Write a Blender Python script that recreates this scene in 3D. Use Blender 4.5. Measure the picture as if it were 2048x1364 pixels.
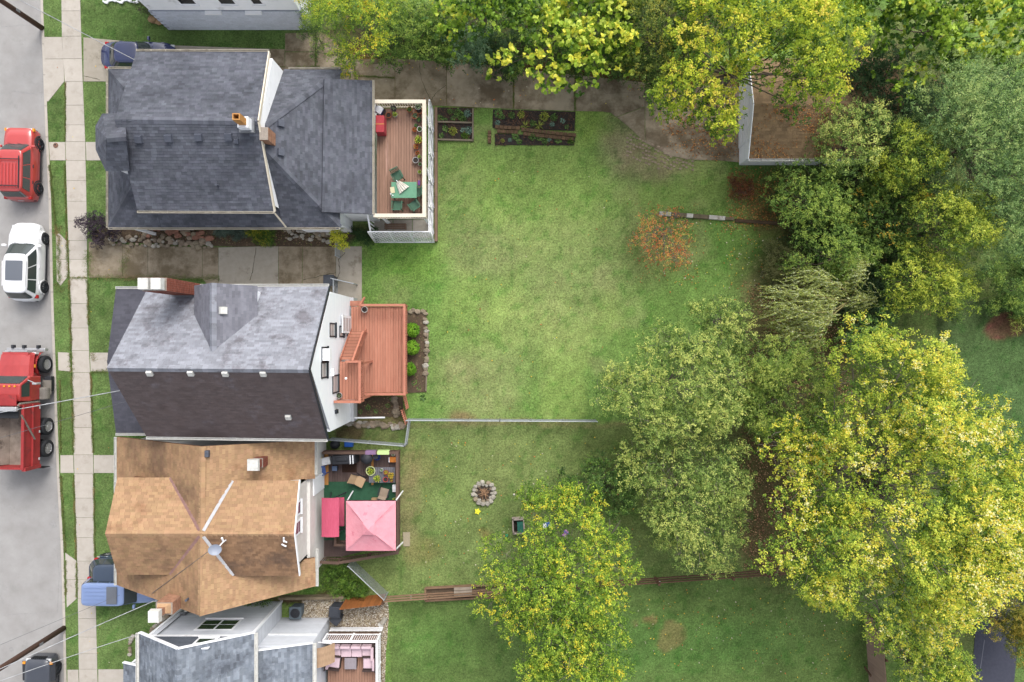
import bpy, bmesh, math, random
import numpy as np
from mathutils import Vector, Matrix
for o in list(bpy.data.objects): bpy.data.objects.remove(o)
scene = bpy.context.scene
COL = scene.collection
rad = math.radians

# ------------------------------------------------------------------ camera, sky, sun, exposure
H = 41.37            # camera height (m); a drone looking straight down
F = 1365.33          # focal length in photo pixels (24 mm on a 36 mm sensor, 2048 px wide)
cam_d = bpy.data.cameras.new('camera'); cam_d.lens = 24.0; cam_d.sensor_width = 36.0
cam_d.clip_start = 0.5; cam_d.clip_end = 3000
cam = bpy.data.objects.new('camera', cam_d); cam.location = (0, 0, H); COL.objects.link(cam); scene.camera = cam

SUN_EL, SUN_AZ = 48.0, 20.0      # azimuth measured from the top of the picture (+Y) towards the right (+X)
world = bpy.data.worlds.new('World'); scene.world = world; world.use_nodes = True
wn = world.node_tree.nodes; wl = world.node_tree.links; wn.clear()
sky = wn.new('ShaderNodeTexSky'); sky.sky_type = 'NISHITA'; sky.sun_disc = False
sky.sun_elevation = rad(SUN_EL); sky.sun_rotation = rad(SUN_AZ)
sky.air_density = 1.0; sky.dust_density = 4.0; sky.ozone_density = 0.6
hs = wn.new('ShaderNodeHueSaturation'); hs.inputs['Saturation'].default_value = 0.32   # cloud veil: nearly colourless skylight
bg = wn.new('ShaderNodeBackground'); bg.inputs['Strength'].default_value = 0.15
wo = wn.new('ShaderNodeOutputWorld')
wl.new(sky.outputs[0], hs.inputs['Color']); wl.new(hs.outputs[0], bg.inputs['Color']); wl.new(bg.outputs[0], wo.inputs[0])
sun_d = bpy.data.lights.new('sun', 'SUN'); sun_d.energy = 0.65; sun_d.angle = rad(28); sun_d.color = (1.0, 0.965, 0.90)
sun = bpy.data.objects.new('sun', sun_d); COL.objects.link(sun)
sdir = Vector((math.sin(rad(SUN_AZ)) * math.cos(rad(SUN_EL)), math.cos(rad(SUN_AZ)) * math.cos(rad(SUN_EL)), math.sin(rad(SUN_EL))))
sun.rotation_euler = sdir.to_track_quat('Z', 'Y').to_euler()
scene.view_settings.view_transform = 'Standard'; scene.view_settings.look = 'None'
scene.view_settings.gamma = 1.0; scene.view_settings.use_curve_mapping = False
scene.view_settings.exposure = 1.12
scene.cycles.max_bounces = 6; scene.cycles.transparent_max_bounces = 6
scene.cycles.diffuse_bounces = 3; scene.cycles.glossy_bounces = 2; scene.cycles.transmission_bounces = 3

# ------------------------------------------------------------------ small maths
rnd = random.Random(7)
def W(px, py, z=0.0):
    """point of the place at height z that the photograph shows at pixel (px, py)"""
    k = (H - z) / F
    return Vector(((px - 1024) * k, (682 - py) * k, z))
def plane(a, b, c):
    n = (b - a).cross(c - a).normalized()
    if n.z < 0: n = -n
    return (a, n)
def onp(pl, px, py):
    o = Vector((0, 0, H)); d = W(px, py, 0) - o
    t = (pl[0] - o).dot(pl[1]) / d.dot(pl[1])
    return o + d * t
def zat(pl, x, y):
    a, n = pl
    return Vector((x, y, a.z - (n.x * (x - a.x) + n.y * (y - a.y)) / n.z))
KALB = 1.5
def lin(v):
    v /= 255.0
    return v / 12.92 if v <= 0.04045 else ((v + 0.055) / 1.055) ** 2.4
def C(r, g, b, k=None):
    """albedo of a level surface that the photograph shows as sRGB (r, g, b)"""
    k = k or KALB
    return (min(.85, lin(r) / k), min(.85, lin(g) / k), min(.85, lin(b) / k))
def inpoly(X, Y, poly):
    X = np.asarray(X); Y = np.asarray(Y); r = np.zeros(X.shape, bool); n = len(poly); j = n - 1
    for i in range(n):
        xi, yi = poly[i][0], poly[i][1]; xj, yj = poly[j][0], poly[j][1]
        if yi != yj:
            r ^= ((yi > Y) != (yj > Y)) & (X < (xj - xi) * (Y - yi) / (yj - yi) + xi)
        j = i
    return r
def wpoly(pts, z=0.0): return [tuple(W(p[0], p[1], z)[:2]) for p in pts]
def edge_dist(X, Y, poly):
    d = np.full(np.shape(X), 1e9)
    for i in range(len(poly)):
        ax, ay = poly[i - 1][:2]; bx, by = poly[i][:2]
        ex, ey = bx - ax, by - ay; l2 = ex * ex + ey * ey + 1e-12
        t = np.clip(((X - ax) * ex + (Y - ay) * ey) / l2, 0, 1)
        d = np.minimum(d, np.hypot(X - ax - t * ex, Y - ay - t * ey))
    return d
def vnoise(x, y, seed=0):
    xi = np.floor(x).astype(np.int64); yi = np.floor(y).astype(np.int64); fx = x - xi; fy = y - yi
    fx = fx * fx * (3 - 2 * fx); fy = fy * fy * (3 - 2 * fy)
    def h(a, b):
        n = (a * 374761393 + b * 668265263 + seed * 974711) & 0x7fffffff
        n = ((n ^ (n >> 13)) * 1274126177) & 0x7fffffff
        return ((n ^ (n >> 16)) & 0xffff) / 65535.0
    return (h(xi, yi) * (1 - fx) + h(xi + 1, yi) * fx) * (1 - fy) + (h(xi, yi + 1) * (1 - fx) + h(xi + 1, yi + 1) * fx) * fy
def fbm(x, y, seed=0, o=4):
    s = 0; a = .5
    for i in range(o):
        s = s + a * vnoise(x, y, seed + i * 17); x = x * 2.03; y = y * 2.03; a *= .5
    return s / (1 - .5 ** o)

# ------------------------------------------------------------------ materials
MATS = {}
def pm(name, c1, c2=None, scale=3.0, rough=.8, bump=0.0, bscale=None, stretch=(1, 1, 1), rand=0.0, spec=.3, metal=0.0,
       coat=0.0, c3=None, s3=.6, t3=.55, w3=.08, detail=5.0, hue=0.0, local=False, bdist=.02):
    """principled surface: noise mix of two colours, shapes of a third one (wear, stains), tone shifts per piece"""
    if name in MATS: return MATS[name]
    m = bpy.data.materials.new(name); m.use_nodes = True; nt = m.node_tree; N = nt.nodes; L = nt.links
    b = N['Principled BSDF']; b.inputs['Roughness'].default_value = rough; b.inputs['Metallic'].default_value = metal
    b.inputs['Specular IOR Level'].default_value = spec; b.inputs['Coat Weight'].default_value = coat
    if local:
        g = N.new('ShaderNodeTexCoord'); pos = g.outputs['Object']
    else:
        g = N.new('ShaderNodeNewGeometry'); pos = g.outputs['Position']
    mp = N.new('ShaderNodeMapping'); mp.inputs['Scale'].default_value = stretch; L.new(pos, mp.inputs['Vector'])
    c2 = c2 or tuple(min(1, v * 1.25) for v in c1)
    nz = N.new('ShaderNodeTexNoise'); nz.inputs['Scale'].default_value = scale; nz.inputs['Detail'].default_value = detail; nz.inputs['Roughness'].default_value = .62
    L.new(mp.outputs[0], nz.inputs['Vector'])
    rp = N.new('ShaderNodeMapRange'); rp.inputs[1].default_value = .3; rp.inputs[2].default_value = .7; L.new(nz.outputs['Fac'], rp.inputs[0])
    mx = N.new('ShaderNodeMix'); mx.data_type = 'RGBA'; mx.inputs['A'].default_value = (*c1, 1); mx.inputs['B'].default_value = (*c2, 1)
    L.new(rp.outputs[0], mx.inputs['Factor']); out = mx.outputs['Result']
    if c3:
        n3 = N.new('ShaderNodeTexNoise'); n3.inputs['Scale'].default_value = s3; n3.inputs['Detail'].default_value = 7; n3.inputs['Roughness'].default_value = .7
        L.new(mp.outputs[0], n3.inputs['Vector'])
        r3 = N.new('ShaderNodeMapRange'); r3.interpolation_type = 'SMOOTHSTEP'; r3.inputs[1].default_value = t3 - w3; r3.inputs[2].default_value = t3 + w3; L.new(n3.outputs['Fac'], r3.inputs[0])
        m3 = N.new('ShaderNodeMix'); m3.data_type = 'RGBA'; m3.inputs['B'].default_value = (*c3, 1); L.new(out, m3.inputs['A']); L.new(r3.outputs[0], m3.inputs['Factor']); out = m3.outputs['Result']
    if rand:
        gi = N.new('ShaderNodeNewGeometry'); oi = N.new('ShaderNodeObjectInfo'); ad = N.new('ShaderNodeMath'); ad.operation = 'ADD'
        L.new(gi.outputs['Random Per Island'], ad.inputs[0]); L.new(oi.outputs['Random'], ad.inputs[1])
        fr = N.new('ShaderNodeMath'); fr.operation = 'FRACT'; L.new(ad.outputs[0], fr.inputs[0])
        mr = N.new('ShaderNodeMapRange'); mr.inputs[3].default_value = 1 - rand; mr.inputs[4].default_value = 1 + rand; L.new(fr.outputs[0], mr.inputs[0])
        hv = N.new('ShaderNodeHueSaturation'); L.new(out, hv.inputs['Color']); L.new(mr.outputs[0], hv.inputs['Value'])
        if hue:
            mh = N.new('ShaderNodeMapRange'); mh.inputs[3].default_value = .5 - hue; mh.inputs[4].default_value = .5 + hue
            f2 = N.new('ShaderNodeMath'); f2.operation = 'MULTIPLY'; f2.inputs[1].default_value = 7.31; L.new(fr.outputs[0], f2.inputs[0])
            f3 = N.new('ShaderNodeMath'); f3.operation = 'FRACT'; L.new(f2.outputs[0], f3.inputs[0]); L.new(f3.outputs[0], mh.inputs[0]); L.new(mh.outputs[0], hv.inputs['Hue'])
        out = hv.outputs[0]
    L.new(out, b.inputs['Base Color'])
    if bump:
        bn = N.new('ShaderNodeTexNoise'); bn.inputs['Scale'].default_value = bscale or scale * 4; bn.inputs['Detail'].default_value = 4; L.new(mp.outputs[0], bn.inputs['Vector'])
        bp = N.new('ShaderNodeBump'); bp.inputs['Strength'].default_value = bump; bp.inputs['Distance'].default_value = bdist; L.new(bn.outputs['Fac'], bp.inputs['Height']); L.new(bp.outputs[0], b.inputs['Normal'])
    MATS[name] = m; return m
def leafmat(name, trans=.3, rough=.55):
    if name in MATS: return MATS[name]
    m = bpy.data.materials.new(name); m.use_nodes = True; nt = m.node_tree; N = nt.nodes; L = nt.links
    b = N['Principled BSDF']; b.inputs['Roughness'].default_value = rough; b.inputs['Specular IOR Level'].default_value = .35
    a = N.new('ShaderNodeAttribute'); a.attribute_name = 'tint'; L.new(a.outputs['Color'], b.inputs['Base Color'])
    if trans:
        t = N.new('ShaderNodeBsdfTranslucent'); mx = N.new('ShaderNodeMixShader'); mx.inputs[0].default_value = trans
        L.new(a.outputs['Color'], t.inputs['Color']); L.new(b.outputs[0], mx.inputs[1]); L.new(t.outputs[0], mx.inputs[2])
        L.new(mx.outputs[0], N['Material Output'].inputs['Surface'])
    MATS[name] = m; return m
def glass(name='window_glass', col=(.012, .015, .018), rough=.06):
    if name in MATS: return MATS[name]
    m = bpy.data.materials.new(name); m.use_nodes = True; b = m.node_tree.nodes['Principled BSDF']
    b.inputs['Base Color'].default_value = (*col, 1); b.inputs['Roughness'].default_value = rough; b.inputs['Specular IOR Level'].default_value = .8
    nz = m.node_tree.nodes.new('ShaderNodeTexNoise'); nz.inputs['Scale'].default_value = 1.3
    bp = m.node_tree.nodes.new('ShaderNodeBump'); bp.inputs['Strength'].default_value = .05; m.node_tree.links.new(nz.outputs['Fac'], bp.inputs['Height']); m.node_tree.links.new(bp.outputs[0], b.inputs['Normal'])
    MATS[name] = m; return m

# ------------------------------------------------------------------ objects
def setp(o, label=None, cat=None, group=None, kind=None):
    if label: o['label'] = label
    if cat: o['category'] = cat
    if group: o['group'] = group
    if kind: o['kind'] = kind
    return o
ORG = {}
def thing(name, label, cat, loc=(0, 0, 0), rotz=0.0, group=None, kind=None):
    o = bpy.data.objects.new(name, None); o.empty_display_size = .2; COL.objects.link(o); o.location = loc; o.rotation_euler = (0, 0, rotz)
    ORG[o.name] = Vector(loc); return setp(o, label, cat, group, kind)
def origin(p):
    return ORG.get(p.name, Vector((0, 0, 0))) if p else Vector((0, 0, 0))
class MB:
    def __init__(s): s.v = []; s.f = []
    def add(s, vs, fs):
        n = len(s.v); s.v += [tuple(v) for v in vs]; s.f += [tuple(i + n for i in f) for f in fs]; return s
    def box(s, c, d, rz=0.0, tap=1.0):
        x, y, z = d[0] / 2, d[1] / 2, d[2] / 2; cs, sn = math.cos(rz), math.sin(rz); vs = []
        for zz, k in ((-z, 1), (z, tap)):
            for a, b in ((-x, -y), (x, -y), (x, y), (-x, y)):
                a *= k; b *= k; vs.append((c[0] + a * cs - b * sn, c[1] + a * sn + b * cs, c[2] + zz))
        return s.add(vs, [(3, 2, 1, 0), (4, 5, 6, 7), (0, 1, 5, 4), (1, 2, 6, 5), (2, 3, 7, 6), (3, 0, 4, 7)])
    def prism(s, poly, z0, z1):
        n = len(poly)
        ar = sum(poly[i - 1][0] * poly[i][1] - poly[i][0] * poly[i - 1][1] for i in range(n))
        if ar < 0: poly = poly[::-1]
        vs = [(p[0], p[1], z0) for p in poly] + [(p[0], p[1], z1) for p in poly]
        return s.add(vs, [tuple(range(n))[::-1], tuple(range(n, 2 * n))] + [(i, (i + 1) % n, n + (i + 1) % n, n + i) for i in range(n)])
    def slab(s, pts, vec):
        """polygon of 3-D points thickened along vec"""
        n = len(pts); vec = Vector(vec); q = [Vector(p) for p in pts]; q2 = [p + vec for p in q]
        return s.add(q + q2, [tuple(range(n)), tuple(range(n, 2 * n))[::-1]] + [(i, n + i, n + (i + 1) % n, (i + 1) % n) for i in range(n)])
    def bar(s, p0, p1, w, h, up=(0, 0, 1)):
        p0 = Vector(p0); p1 = Vector(p1); d = (p1 - p0).normalized(); up = Vector(up)
        if abs(d.dot(up)) > .98: up = Vector((1, 0, 0))
        r = d.cross(up).normalized() * (w / 2); u = r.cross(d).normalized() * (h / 2)
        vs = [p + a * r + b * u for p in (p0, p1) for a, b in ((-1, -1), (1, -1), (1, 1), (-1, 1))]
        return s.add(vs, [(0, 1, 2, 3), (7, 6, 5, 4), (0, 4, 5, 1), (1, 5, 6, 2), (2, 6, 7, 3), (3, 7, 4, 0)])
    def tube(s, pts, rs, n=8, cap=True):
        pts = [Vector(p) for p in pts]; base = len(s.v); vs = []; fs = []
        if not isinstance(rs, (list, tuple)): rs = [rs] * len(pts)
        for i, p in enumerate(pts):
            d = (pts[min(i + 1, len(pts) - 1)] - pts[max(i - 1, 0)]).normalized()
            a = Vector((0, 0, 1)) if abs(d.z) < .9 else Vector((1, 0, 0))
            x = d.cross(a).normalized(); y = d.cross(x)
            for k in range(n):
                t = 2 * math.pi * k / n; vs.append(p + (x * math.cos(t) + y * math.sin(t)) * rs[i])
        for i in range(len(pts) - 1):
            for k in range(n):
                a = i * n + k; b = i * n + (k + 1) % n; fs.append((a, b, b + n, a + n))
        if cap: fs += [tuple(range(n))[::-1], tuple(range((len(pts) - 1) * n, len(pts) * n))]
        return s.add(vs, fs)
    def lathe(s, prof, c=(0, 0, 0), n=16, axis='z', cap=True):
        vs = []; fs = []
        for r, h in prof:
            for k in range(n):
                t = 2 * math.pi * k / n; a, b = r * math.cos(t), r * math.sin(t)
                p = (a, b, h) if axis == 'z' else (a, h, b) if axis == 'y' else (h, a, b)
                vs.append((c[0] + p[0], c[1] + p[1], c[2] + p[2]))
        for i in range(len(prof) - 1):
            for k in range(n):
                a = i * n + k; b = i * n + (k + 1) % n; fs.append((a, b, b + n, a + n))
        if cap: fs += [tuple(range(n))[::-1], tuple(range((len(prof) - 1) * n, len(prof) * n))]
        return s.add(vs, fs)
    def rock(s, c, r, rg, squash=.6, n1=7):
        vs = []; fs = []; rings = [(-.9, .45), (-.35, .95), (.3, 1.0), (.85, .6)]
        for h, q in rings:
            for k in range(n1):
                t = 2 * math.pi * k / n1 + rg.uniform(-.2, .2); k2 = q * rg.uniform(.82, 1.15)
                vs.append((c[0] + r[0] * k2 * math.cos(t), c[1] + r[1] * k2 * math.sin(t), c[2] + r[0] * squash * h * rg.uniform(.85, 1.1)))
        for i in range(3):
            for k in range(n1):
                a = i * n1 + k; b = i * n1 + (k + 1) % n1; fs.append((a, b, b + n1, a + n1))
        fs += [tuple(range(n1))[::-1], tuple(range(3 * n1, 4 * n1))]
        return s.add(vs, fs)
    def grid(s, rows):
        nr, nc = len(rows), len(rows[0])
        return s.add([p for r in rows for p in r], [(i * nc + j, i * nc + j + 1, (i + 1) * nc + j + 1, (i + 1) * nc + j) for i in range(nr - 1) for j in range(nc - 1)])
def mesh(name, mb, mat, smooth=False, off=(0, 0, 0)):
    me = bpy.data.meshes.new(name)
    if off[0] or off[1] or off[2]: vs = [(v[0] - off[0], v[1] - off[1], v[2] - off[2]) for v in mb.v]
    else: vs = mb.v
    me.from_pydata(vs, [], mb.f); me.materials.append(mat)
    if smooth: me.polygons.foreach_set('use_smooth', [True] * len(me.polygons))
    me.update(); return me
def part(name, mb, mat, parent, smooth=False, local=False, bevel=0.0, kind=None, label=None):
    """one mesh under parent; vertices are world coordinates unless local"""
    o = bpy.data.objects.new(name, mesh(name, mb, mat, smooth, (0, 0, 0) if local else origin(parent)))
    COL.objects.link(o); o.parent = parent; ORG[o.name] = origin(parent)
    if bevel:
        b = o.modifiers.new('bevel', 'BEVEL'); b.width = bevel; b.segments = 2; b.limit_method = 'ANGLE'; b.angle_limit = rad(40)
    return setp(o, label, None, None, kind)
def solo(name, label, cat, mb, mat, group=None, kind=None, smooth=False, bevel=0.0):
    o = bpy.data.objects.new(name, mesh(name, mb, mat, smooth)); COL.objects.link(o); ORG[o.name] = Vector((0, 0, 0))
    if bevel:
        b = o.modifiers.new('bevel', 'BEVEL'); b.width = bevel; b.segments = 2; b.limit_method = 'ANGLE'; b.angle_limit = rad(40)
    return setp(o, label, cat, group, kind)
def structure(name, mb, mat, smooth=False, label=None):
    return solo(name, label, None, mb, mat, kind='structure', smooth=smooth)
def inst(name, me, mw, parent, local=False):
    o = bpy.data.objects.new(name, me); COL.objects.link(o); o.parent = parent
    o.matrix_local = mw if local else Matrix.Translation(-origin(parent)) @ mw
    return o
def copy_tree(o, parent=None):
    c = o.copy(); COL.objects.link(c); c.parent = parent
    for ch in o.children: copy_tree(ch, c)
    return c
def frame(u, v, n, p):
    return Matrix(((u.x, v.x, n.x, p.x), (u.y, v.y, n.y, p.y), (u.z, v.z, n.z, p.z), (0, 0, 0, 1)))
ORD = ['first', 'second', 'third', 'fourth', 'fifth', 'sixth', 'seventh', 'eighth', 'ninth', 'tenth', 'eleventh', 'twelfth', 'thirteenth', 'fourteenth', 'fifteenth', 'sixteenth', 'seventeenth', 'eighteenth', 'nineteenth', 'twentieth']

def npmesh(name, V, Fq, mat, colors=None, parent=None, smooth=False, loops=4):
    """big mesh from numpy arrays: V (n,3), Fq (m,loops), colors (n,3) as point colour attribute 'tint'"""
    me = bpy.data.meshes.new(name); nv = len(V); nf = len(Fq)
    if parent is not None: V = V - np.array(origin(parent))
    me.vertices.add(nv); me.vertices.foreach_set('co', np.ascontiguousarray(V, dtype=np.float32).ravel())
    me.loops.add(nf * loops); me.loops.foreach_set('vertex_index', np.ascontiguousarray(Fq, dtype=np.int32).ravel())
    me.polygons.add(nf); me.polygons.foreach_set('loop_start', np.arange(nf, dtype=np.int32) * loops)
    me.update(calc_edges=True)
    if colors is not None:
        a = me.attributes.new('tint', 'FLOAT_COLOR', 'POINT'); cc = np.ones((nv, 4), np.float32); cc[:, :3] = colors; a.data.foreach_set('color', cc.ravel())
    if smooth: me.polygons.foreach_set('use_smooth', np.ones(nf, bool))
    me.materials.append(mat)
    o = bpy.data.objects.new(name, me); COL.objects.link(o); o.parent = parent; ORG[o.name] = origin(parent); return o
# ================================================================== the setting: ground, street, pavements, lawn
structure('ground', MB().prism([(-600, -600), (600, -600), (600, 600), (-600, 600)], -.5, -.20), pm('soil_and_grass_far', C(92, 112, 62), C(80, 98, 52), 2.0, .95))
KERB = [(-900, 62), (0, 86), (283, 97), (380, 102), (600, 107), (745, 112), (950, 119), (1110, 128), (1200, 130), (1340, 133), (2300, 158)]
def kerb_px(py): return float(np.interp(py, [k[0] for k in KERB], [k[1] for k in KERB]))
m_road = pm('worn_asphalt', C(178, 176, 174), C(160, 157, 155), .9, .9, bump=.5, bscale=60, c3=C(158, 156, 154), s3=1.3, t3=.64, w3=.1, detail=10)
kl = [tuple(W(kerb_px(y) - 4.5, y)[:2]) for y in (-900, -300, 0, 283, 380, 600, 745, 950, 1110, 1200, 1340, 1800, 2300)]
structure('street', MB().prism([(-300, kl[0][1])] + kl + [(-300, kl[-1][1])], -.19, -.12), m_road)
m_tar = pm('dark_oil_stain', C(152, 150, 149), C(174, 172, 171), 7, .8)
# hairline road joints and tar seams lying on the street
for pts in ([(0, 1232), (60, 1228), (126, 1226)], [(103, 1078), (124, 1077)], [(0, 52), (40, 48), (84, 50)], [(0, 640), (60, 648), (108, 652)], [(70, 0), (80, 30), (76, 70), (84, 130), (80, 200)], [(112, 1112), (116, 1150), (112, 1226)], [(98, 440), (100, 520)], [(20, 180), (60, 186), (90, 182)]):
    mb = MB()
    for a, b in zip(pts[:-1], pts[1:]):
        p, q = W(*a), W(*b); p.z = q.z = -.118; mb.bar(p, q, .03, .006)
    structure('road_joint', mb, m_tar)
def blotch(px, py, r, mat, name='oil_stain', z=-.117, n=14):
    p = W(px, py); structure(name, MB().add([(p.x + r * rnd.uniform(.5, 1.1) * math.cos(6.283 * k / n), p.y + r * rnd.uniform(.6, 1.2) * math.sin(6.283 * k / n), z) for k in range(n)], [tuple(range(n))]), mat)
for q_ in ((75, 680, .2), (78, 424, .16), (52, 418, .2), (104, 1050, .26), (110, 1016, .2), (114, 1032, .14), (86, 605, .1), (70, 612, .1), (60, 606, .08), (92, 398, .16), (85, 300, .3), (100, 935, .25), (96, 500, .2), (20, 1300, .2)): blotch(*q_, m_tar)
# kerb stones
m_conc = pm('pale_concrete', C(204, 196, 186), C(192, 184, 173), 2.4, .85, bump=.25, bscale=90, rand=.06, c3=C(176, 168, 156), s3=1.1, t3=.62, w3=.1)
kerb = thing('kerb', None, None, W(100, 682), kind='structure')
ys = list(range(-160, 1560, 62))
for a, b in zip(ys[:-1], ys[1:]):
    q = [W(kerb_px(a) - 5, a + .5), W(kerb_px(a), a + .5), W(kerb_px(b), b - .5), W(kerb_px(b) - 5, b - .5)]
    part('kerb_stone', MB().prism([(p.x, p.y) for p in q], -.2, .018), m_conc, kerb)
# ---- slabs
def slab(name, pts, mat, parent, z=.022, gap=.012):
    q = [W(*p) for p in pts]; c = sum(q, Vector()) / len(q)
    q = [p - (p - c).normalized() * gap for p in q]
    return part(name, MB().prism([(p.x, p.y) for p in q], -.06, z + rnd.uniform(-.004, .004)), mat, parent)
SL = [(-100, 121), (0, 123), (72, 124), (165, 130), (283, 131), (430, 135), (560, 140), (700, 144), (918, 148), (1140, 155), (1340, 158), (1500, 162)]
SR = [(-100, 158), (0, 161), (72, 163), (165, 166), (283, 171), (380, 173), (480, 174.5), (560, 175), (660, 177), (780, 182), (920, 187), (1115, 190), (1340, 195), (1500, 199)]
fl = lambda T, y: float(np.interp(y, [t[0] for t in T], [t[1] for t in T]))
walk = thing('sidewalk', None, None, W(150, 682), kind='structure')
J = [-70, -24, 22, 72.6, 117.7, 163, 210.5, 250, 283, 321, 361, 402.5, 442, 481, 519, 555, 607, 656, 701, 745, 803, 855, 909.5, 947.5, 996, 1035, 1075, 1122, 1159, 1197, 1237, 1274, 1307, 1338, 1385, 1430]
for a, b in zip(J[:-1], J[1:]):
    slab('slab', [(fl(SL, a), a), (fl(SR, a), a), (fl(SR, b), b), (fl(SL, b), b)], m_conc, walk)
for nm, polys in (
        ('driveway_apron', [[(87, 74), (124, 74), (127.5, 118), (89, 118)], [(89, 118), (127.5, 118), (129, 163), (97, 203), (92, 203)]]),
        ('front_path', [[(98, 284), (130.5, 284), (131.5, 321), (100, 321)]]),
        ('driveway_apron', [[(112, 466), (118, 466), (134, 482), (136, 519), (113, 519)], [(113, 519), (136, 519), (137, 552), (121, 572), (114, 562)]]),
        ('front_path', [[(116, 704), (139, 705), (142, 743), (117, 741)]]),
        ('front_path', [[(121, 910), (147, 910), (148, 946), (121, 946)]]),
        ('driveway_apron', [[(131, 1105), (153, 1121), (154, 1159), (132, 1159)], [(132, 1159), (154, 1159), (154, 1197), (134, 1215)]]),
        ('driveway_apron', [[(135, 1339), (157, 1339), (159, 1400), (136, 1400)]]),
        ('front_path', [[(171.5, 284), (232, 284), (232, 321), (173, 321)]]),
        ('front_path', [[(180, 705), (232, 705), (232, 743), (181.5, 743)]]),
        ('front_path', [[(187.5, 910), (231, 910), (231, 946), (188, 946)], [(231.5, 910), (262, 910), (262, 946), (231.5, 946)]])):
    st = thing(nm, None, None, W(*polys[0][0]), kind='structure')
    for p in polys: slab('slab', p, m_conc, st)
# ---- driveways
def banded(name, tops, bots, xs, mats, z=.02):
    st = thing(name, None, None, W(xs[0], tops[0][1]), kind='structure')
    f = lambda T, x: float(np.interp(x, [t[0] for t in T], [t[1] for t in T]))
    for i, (a, b) in enumerate(zip(xs[:-1], xs[1:])):
        ts = [(a, f(tops, a))] + [t for t in tops if a < t[0] < b] + [(b, f(tops, b))]
        bs = [(a, f(bots, a))] + [t for t in bots if a < t[0] < b] + [(b, f(bots, b))]
        q = [W(x + (.35 if x == a else -.35 if x == b else 0), y) for x, y in ts + bs[::-1]]
        part('slab', MB().prism([(p.x, p.y) for p in q], -.06, z + rnd.uniform(-.004, .004)), mats[i % len(mats)], st)
    return st
m_d1 = pm('driveway_concrete_light', C(184, 176, 162), C(170, 161, 146), 3, .88, bump=.35, bscale=70, c3=C(140, 130, 114), s3=.9, t3=.62, w3=.08)
m_d2 = pm('driveway_concrete_mid', C(178, 164, 142), C(152, 138, 117), 1.6, .9, bump=.35, bscale=70, c3=C(122, 108, 86), s3=.6, t3=.51, w3=.1)
m_d3 = pm('driveway_concrete_mossy', C(186, 172, 150), C(160, 146, 124), 1.3, .92, bump=.35, bscale=70, c3=C(112, 98, 78), s3=.45, t3=.52, w3=.12)
d1 = thing('driveway', None, None, W(300, 120), kind='structure')
def drive1(x0, x1, top, bot, m, ys=None):
    slab('slab', [(x0 + .4, t) if i == 0 else (x1 - .4, t) for i, t in enumerate(top)] + [(x1 - .4, bot[1]), (x0 + .4, bot[0])], m, d1, gap=.004)
drive1(167, 345, (75, 91), (163, 163), m_d1); drive1(345, 540, (91, 98), (163, 163), m_d1)
drive1(540, 570, (98, 99), (133, 133), m_d2); drive1(570, 632, (67, 65), (103, 103.5), m_d2); drive1(570, 632, (104.5, 104.5), (134, 134), m_d2)
slab('slab', [(632.6, 65), (645, 66), (672, 84), (709, 113), (709, 118), (632.6, 104)], m_d2, d1, gap=.004)
drive1(632, 709.5, (105, 119), (137, 137), m_d2); drive1(540, 632, (134.6, 134.6), (175, 175), m_d2); drive1(632, 709.5, (138, 138), (175, 175), m_d2)
drive1(710, 790, (119, 117), (152, 155), m_d2); drive1(710, 790, (153, 156), (207, 209), m_d2)
drive1(790, 893, (117, 124), (209, 212), m_d2); drive1(893, 1027, (124, 136), (212, 218), m_d3); drive1(1027, 1150, (136, 150), (218, 222), m_d3)
slab('slab', [(1150.4, 150), (1289.6, 165), (1289.6, 213), (1232, 234), (1222, 226), (1205, 223), (1150.4, 222)], m_d3, d1, gap=.004)
slab('slab', [(1289.6, 214), (1289.6, 285), (1262, 258), (1234, 234.6)], m_d2, d1, gap=.004)
slab('slab', [(1290.4, 165), (1481, 175), (1481, 325), (1440, 321), (1385, 320), (1340, 312), (1290.4, 286)], m_d3, d1, gap=.004)
T2 = [(176, 483), (290, 492), (440, 495), (560, 492), (725, 493)]; B2 = [(177, 555), (300, 557), (405, 557), (440, 600), (726, 602)]
banded('driveway', T2, B2, [177.5, 245, 296, 405, 437, 557, 605, 672, 724], [m_d2, m_d2, m_d2, m_d2, m_d1, m_d2, m_d2, m_d1])
banded('driveway', [(193, 1122), (330, 1120)], [(193, 1199), (330, 1199)], [193, 245, 330], [m_d1])
banded('driveway', [(196.5, 1338.5), (300, 1338.5)], [(200, 1420), (300, 1420)], [196.5, 300], [m_conc])
structure('asphalt_driveway', MB().prism([tuple(W(x, y)[:2]) for x, y in ((1958, 1150), (2055, 1150), (2035, 1290), (2022, 1420), (1938, 1420), (1948, 1290))], -.02, .03),
          pm('new_asphalt', C(72, 74, 88), C(62, 64, 78), 6, .8, bump=.5, bscale=80))
structure('asphalt_joint', MB().bar(W(1969, 1280, .032), W(1957, 1364, .032), .04, .005), pm('pale_seam', C(108, 110, 120), None, 5, .9))
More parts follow.
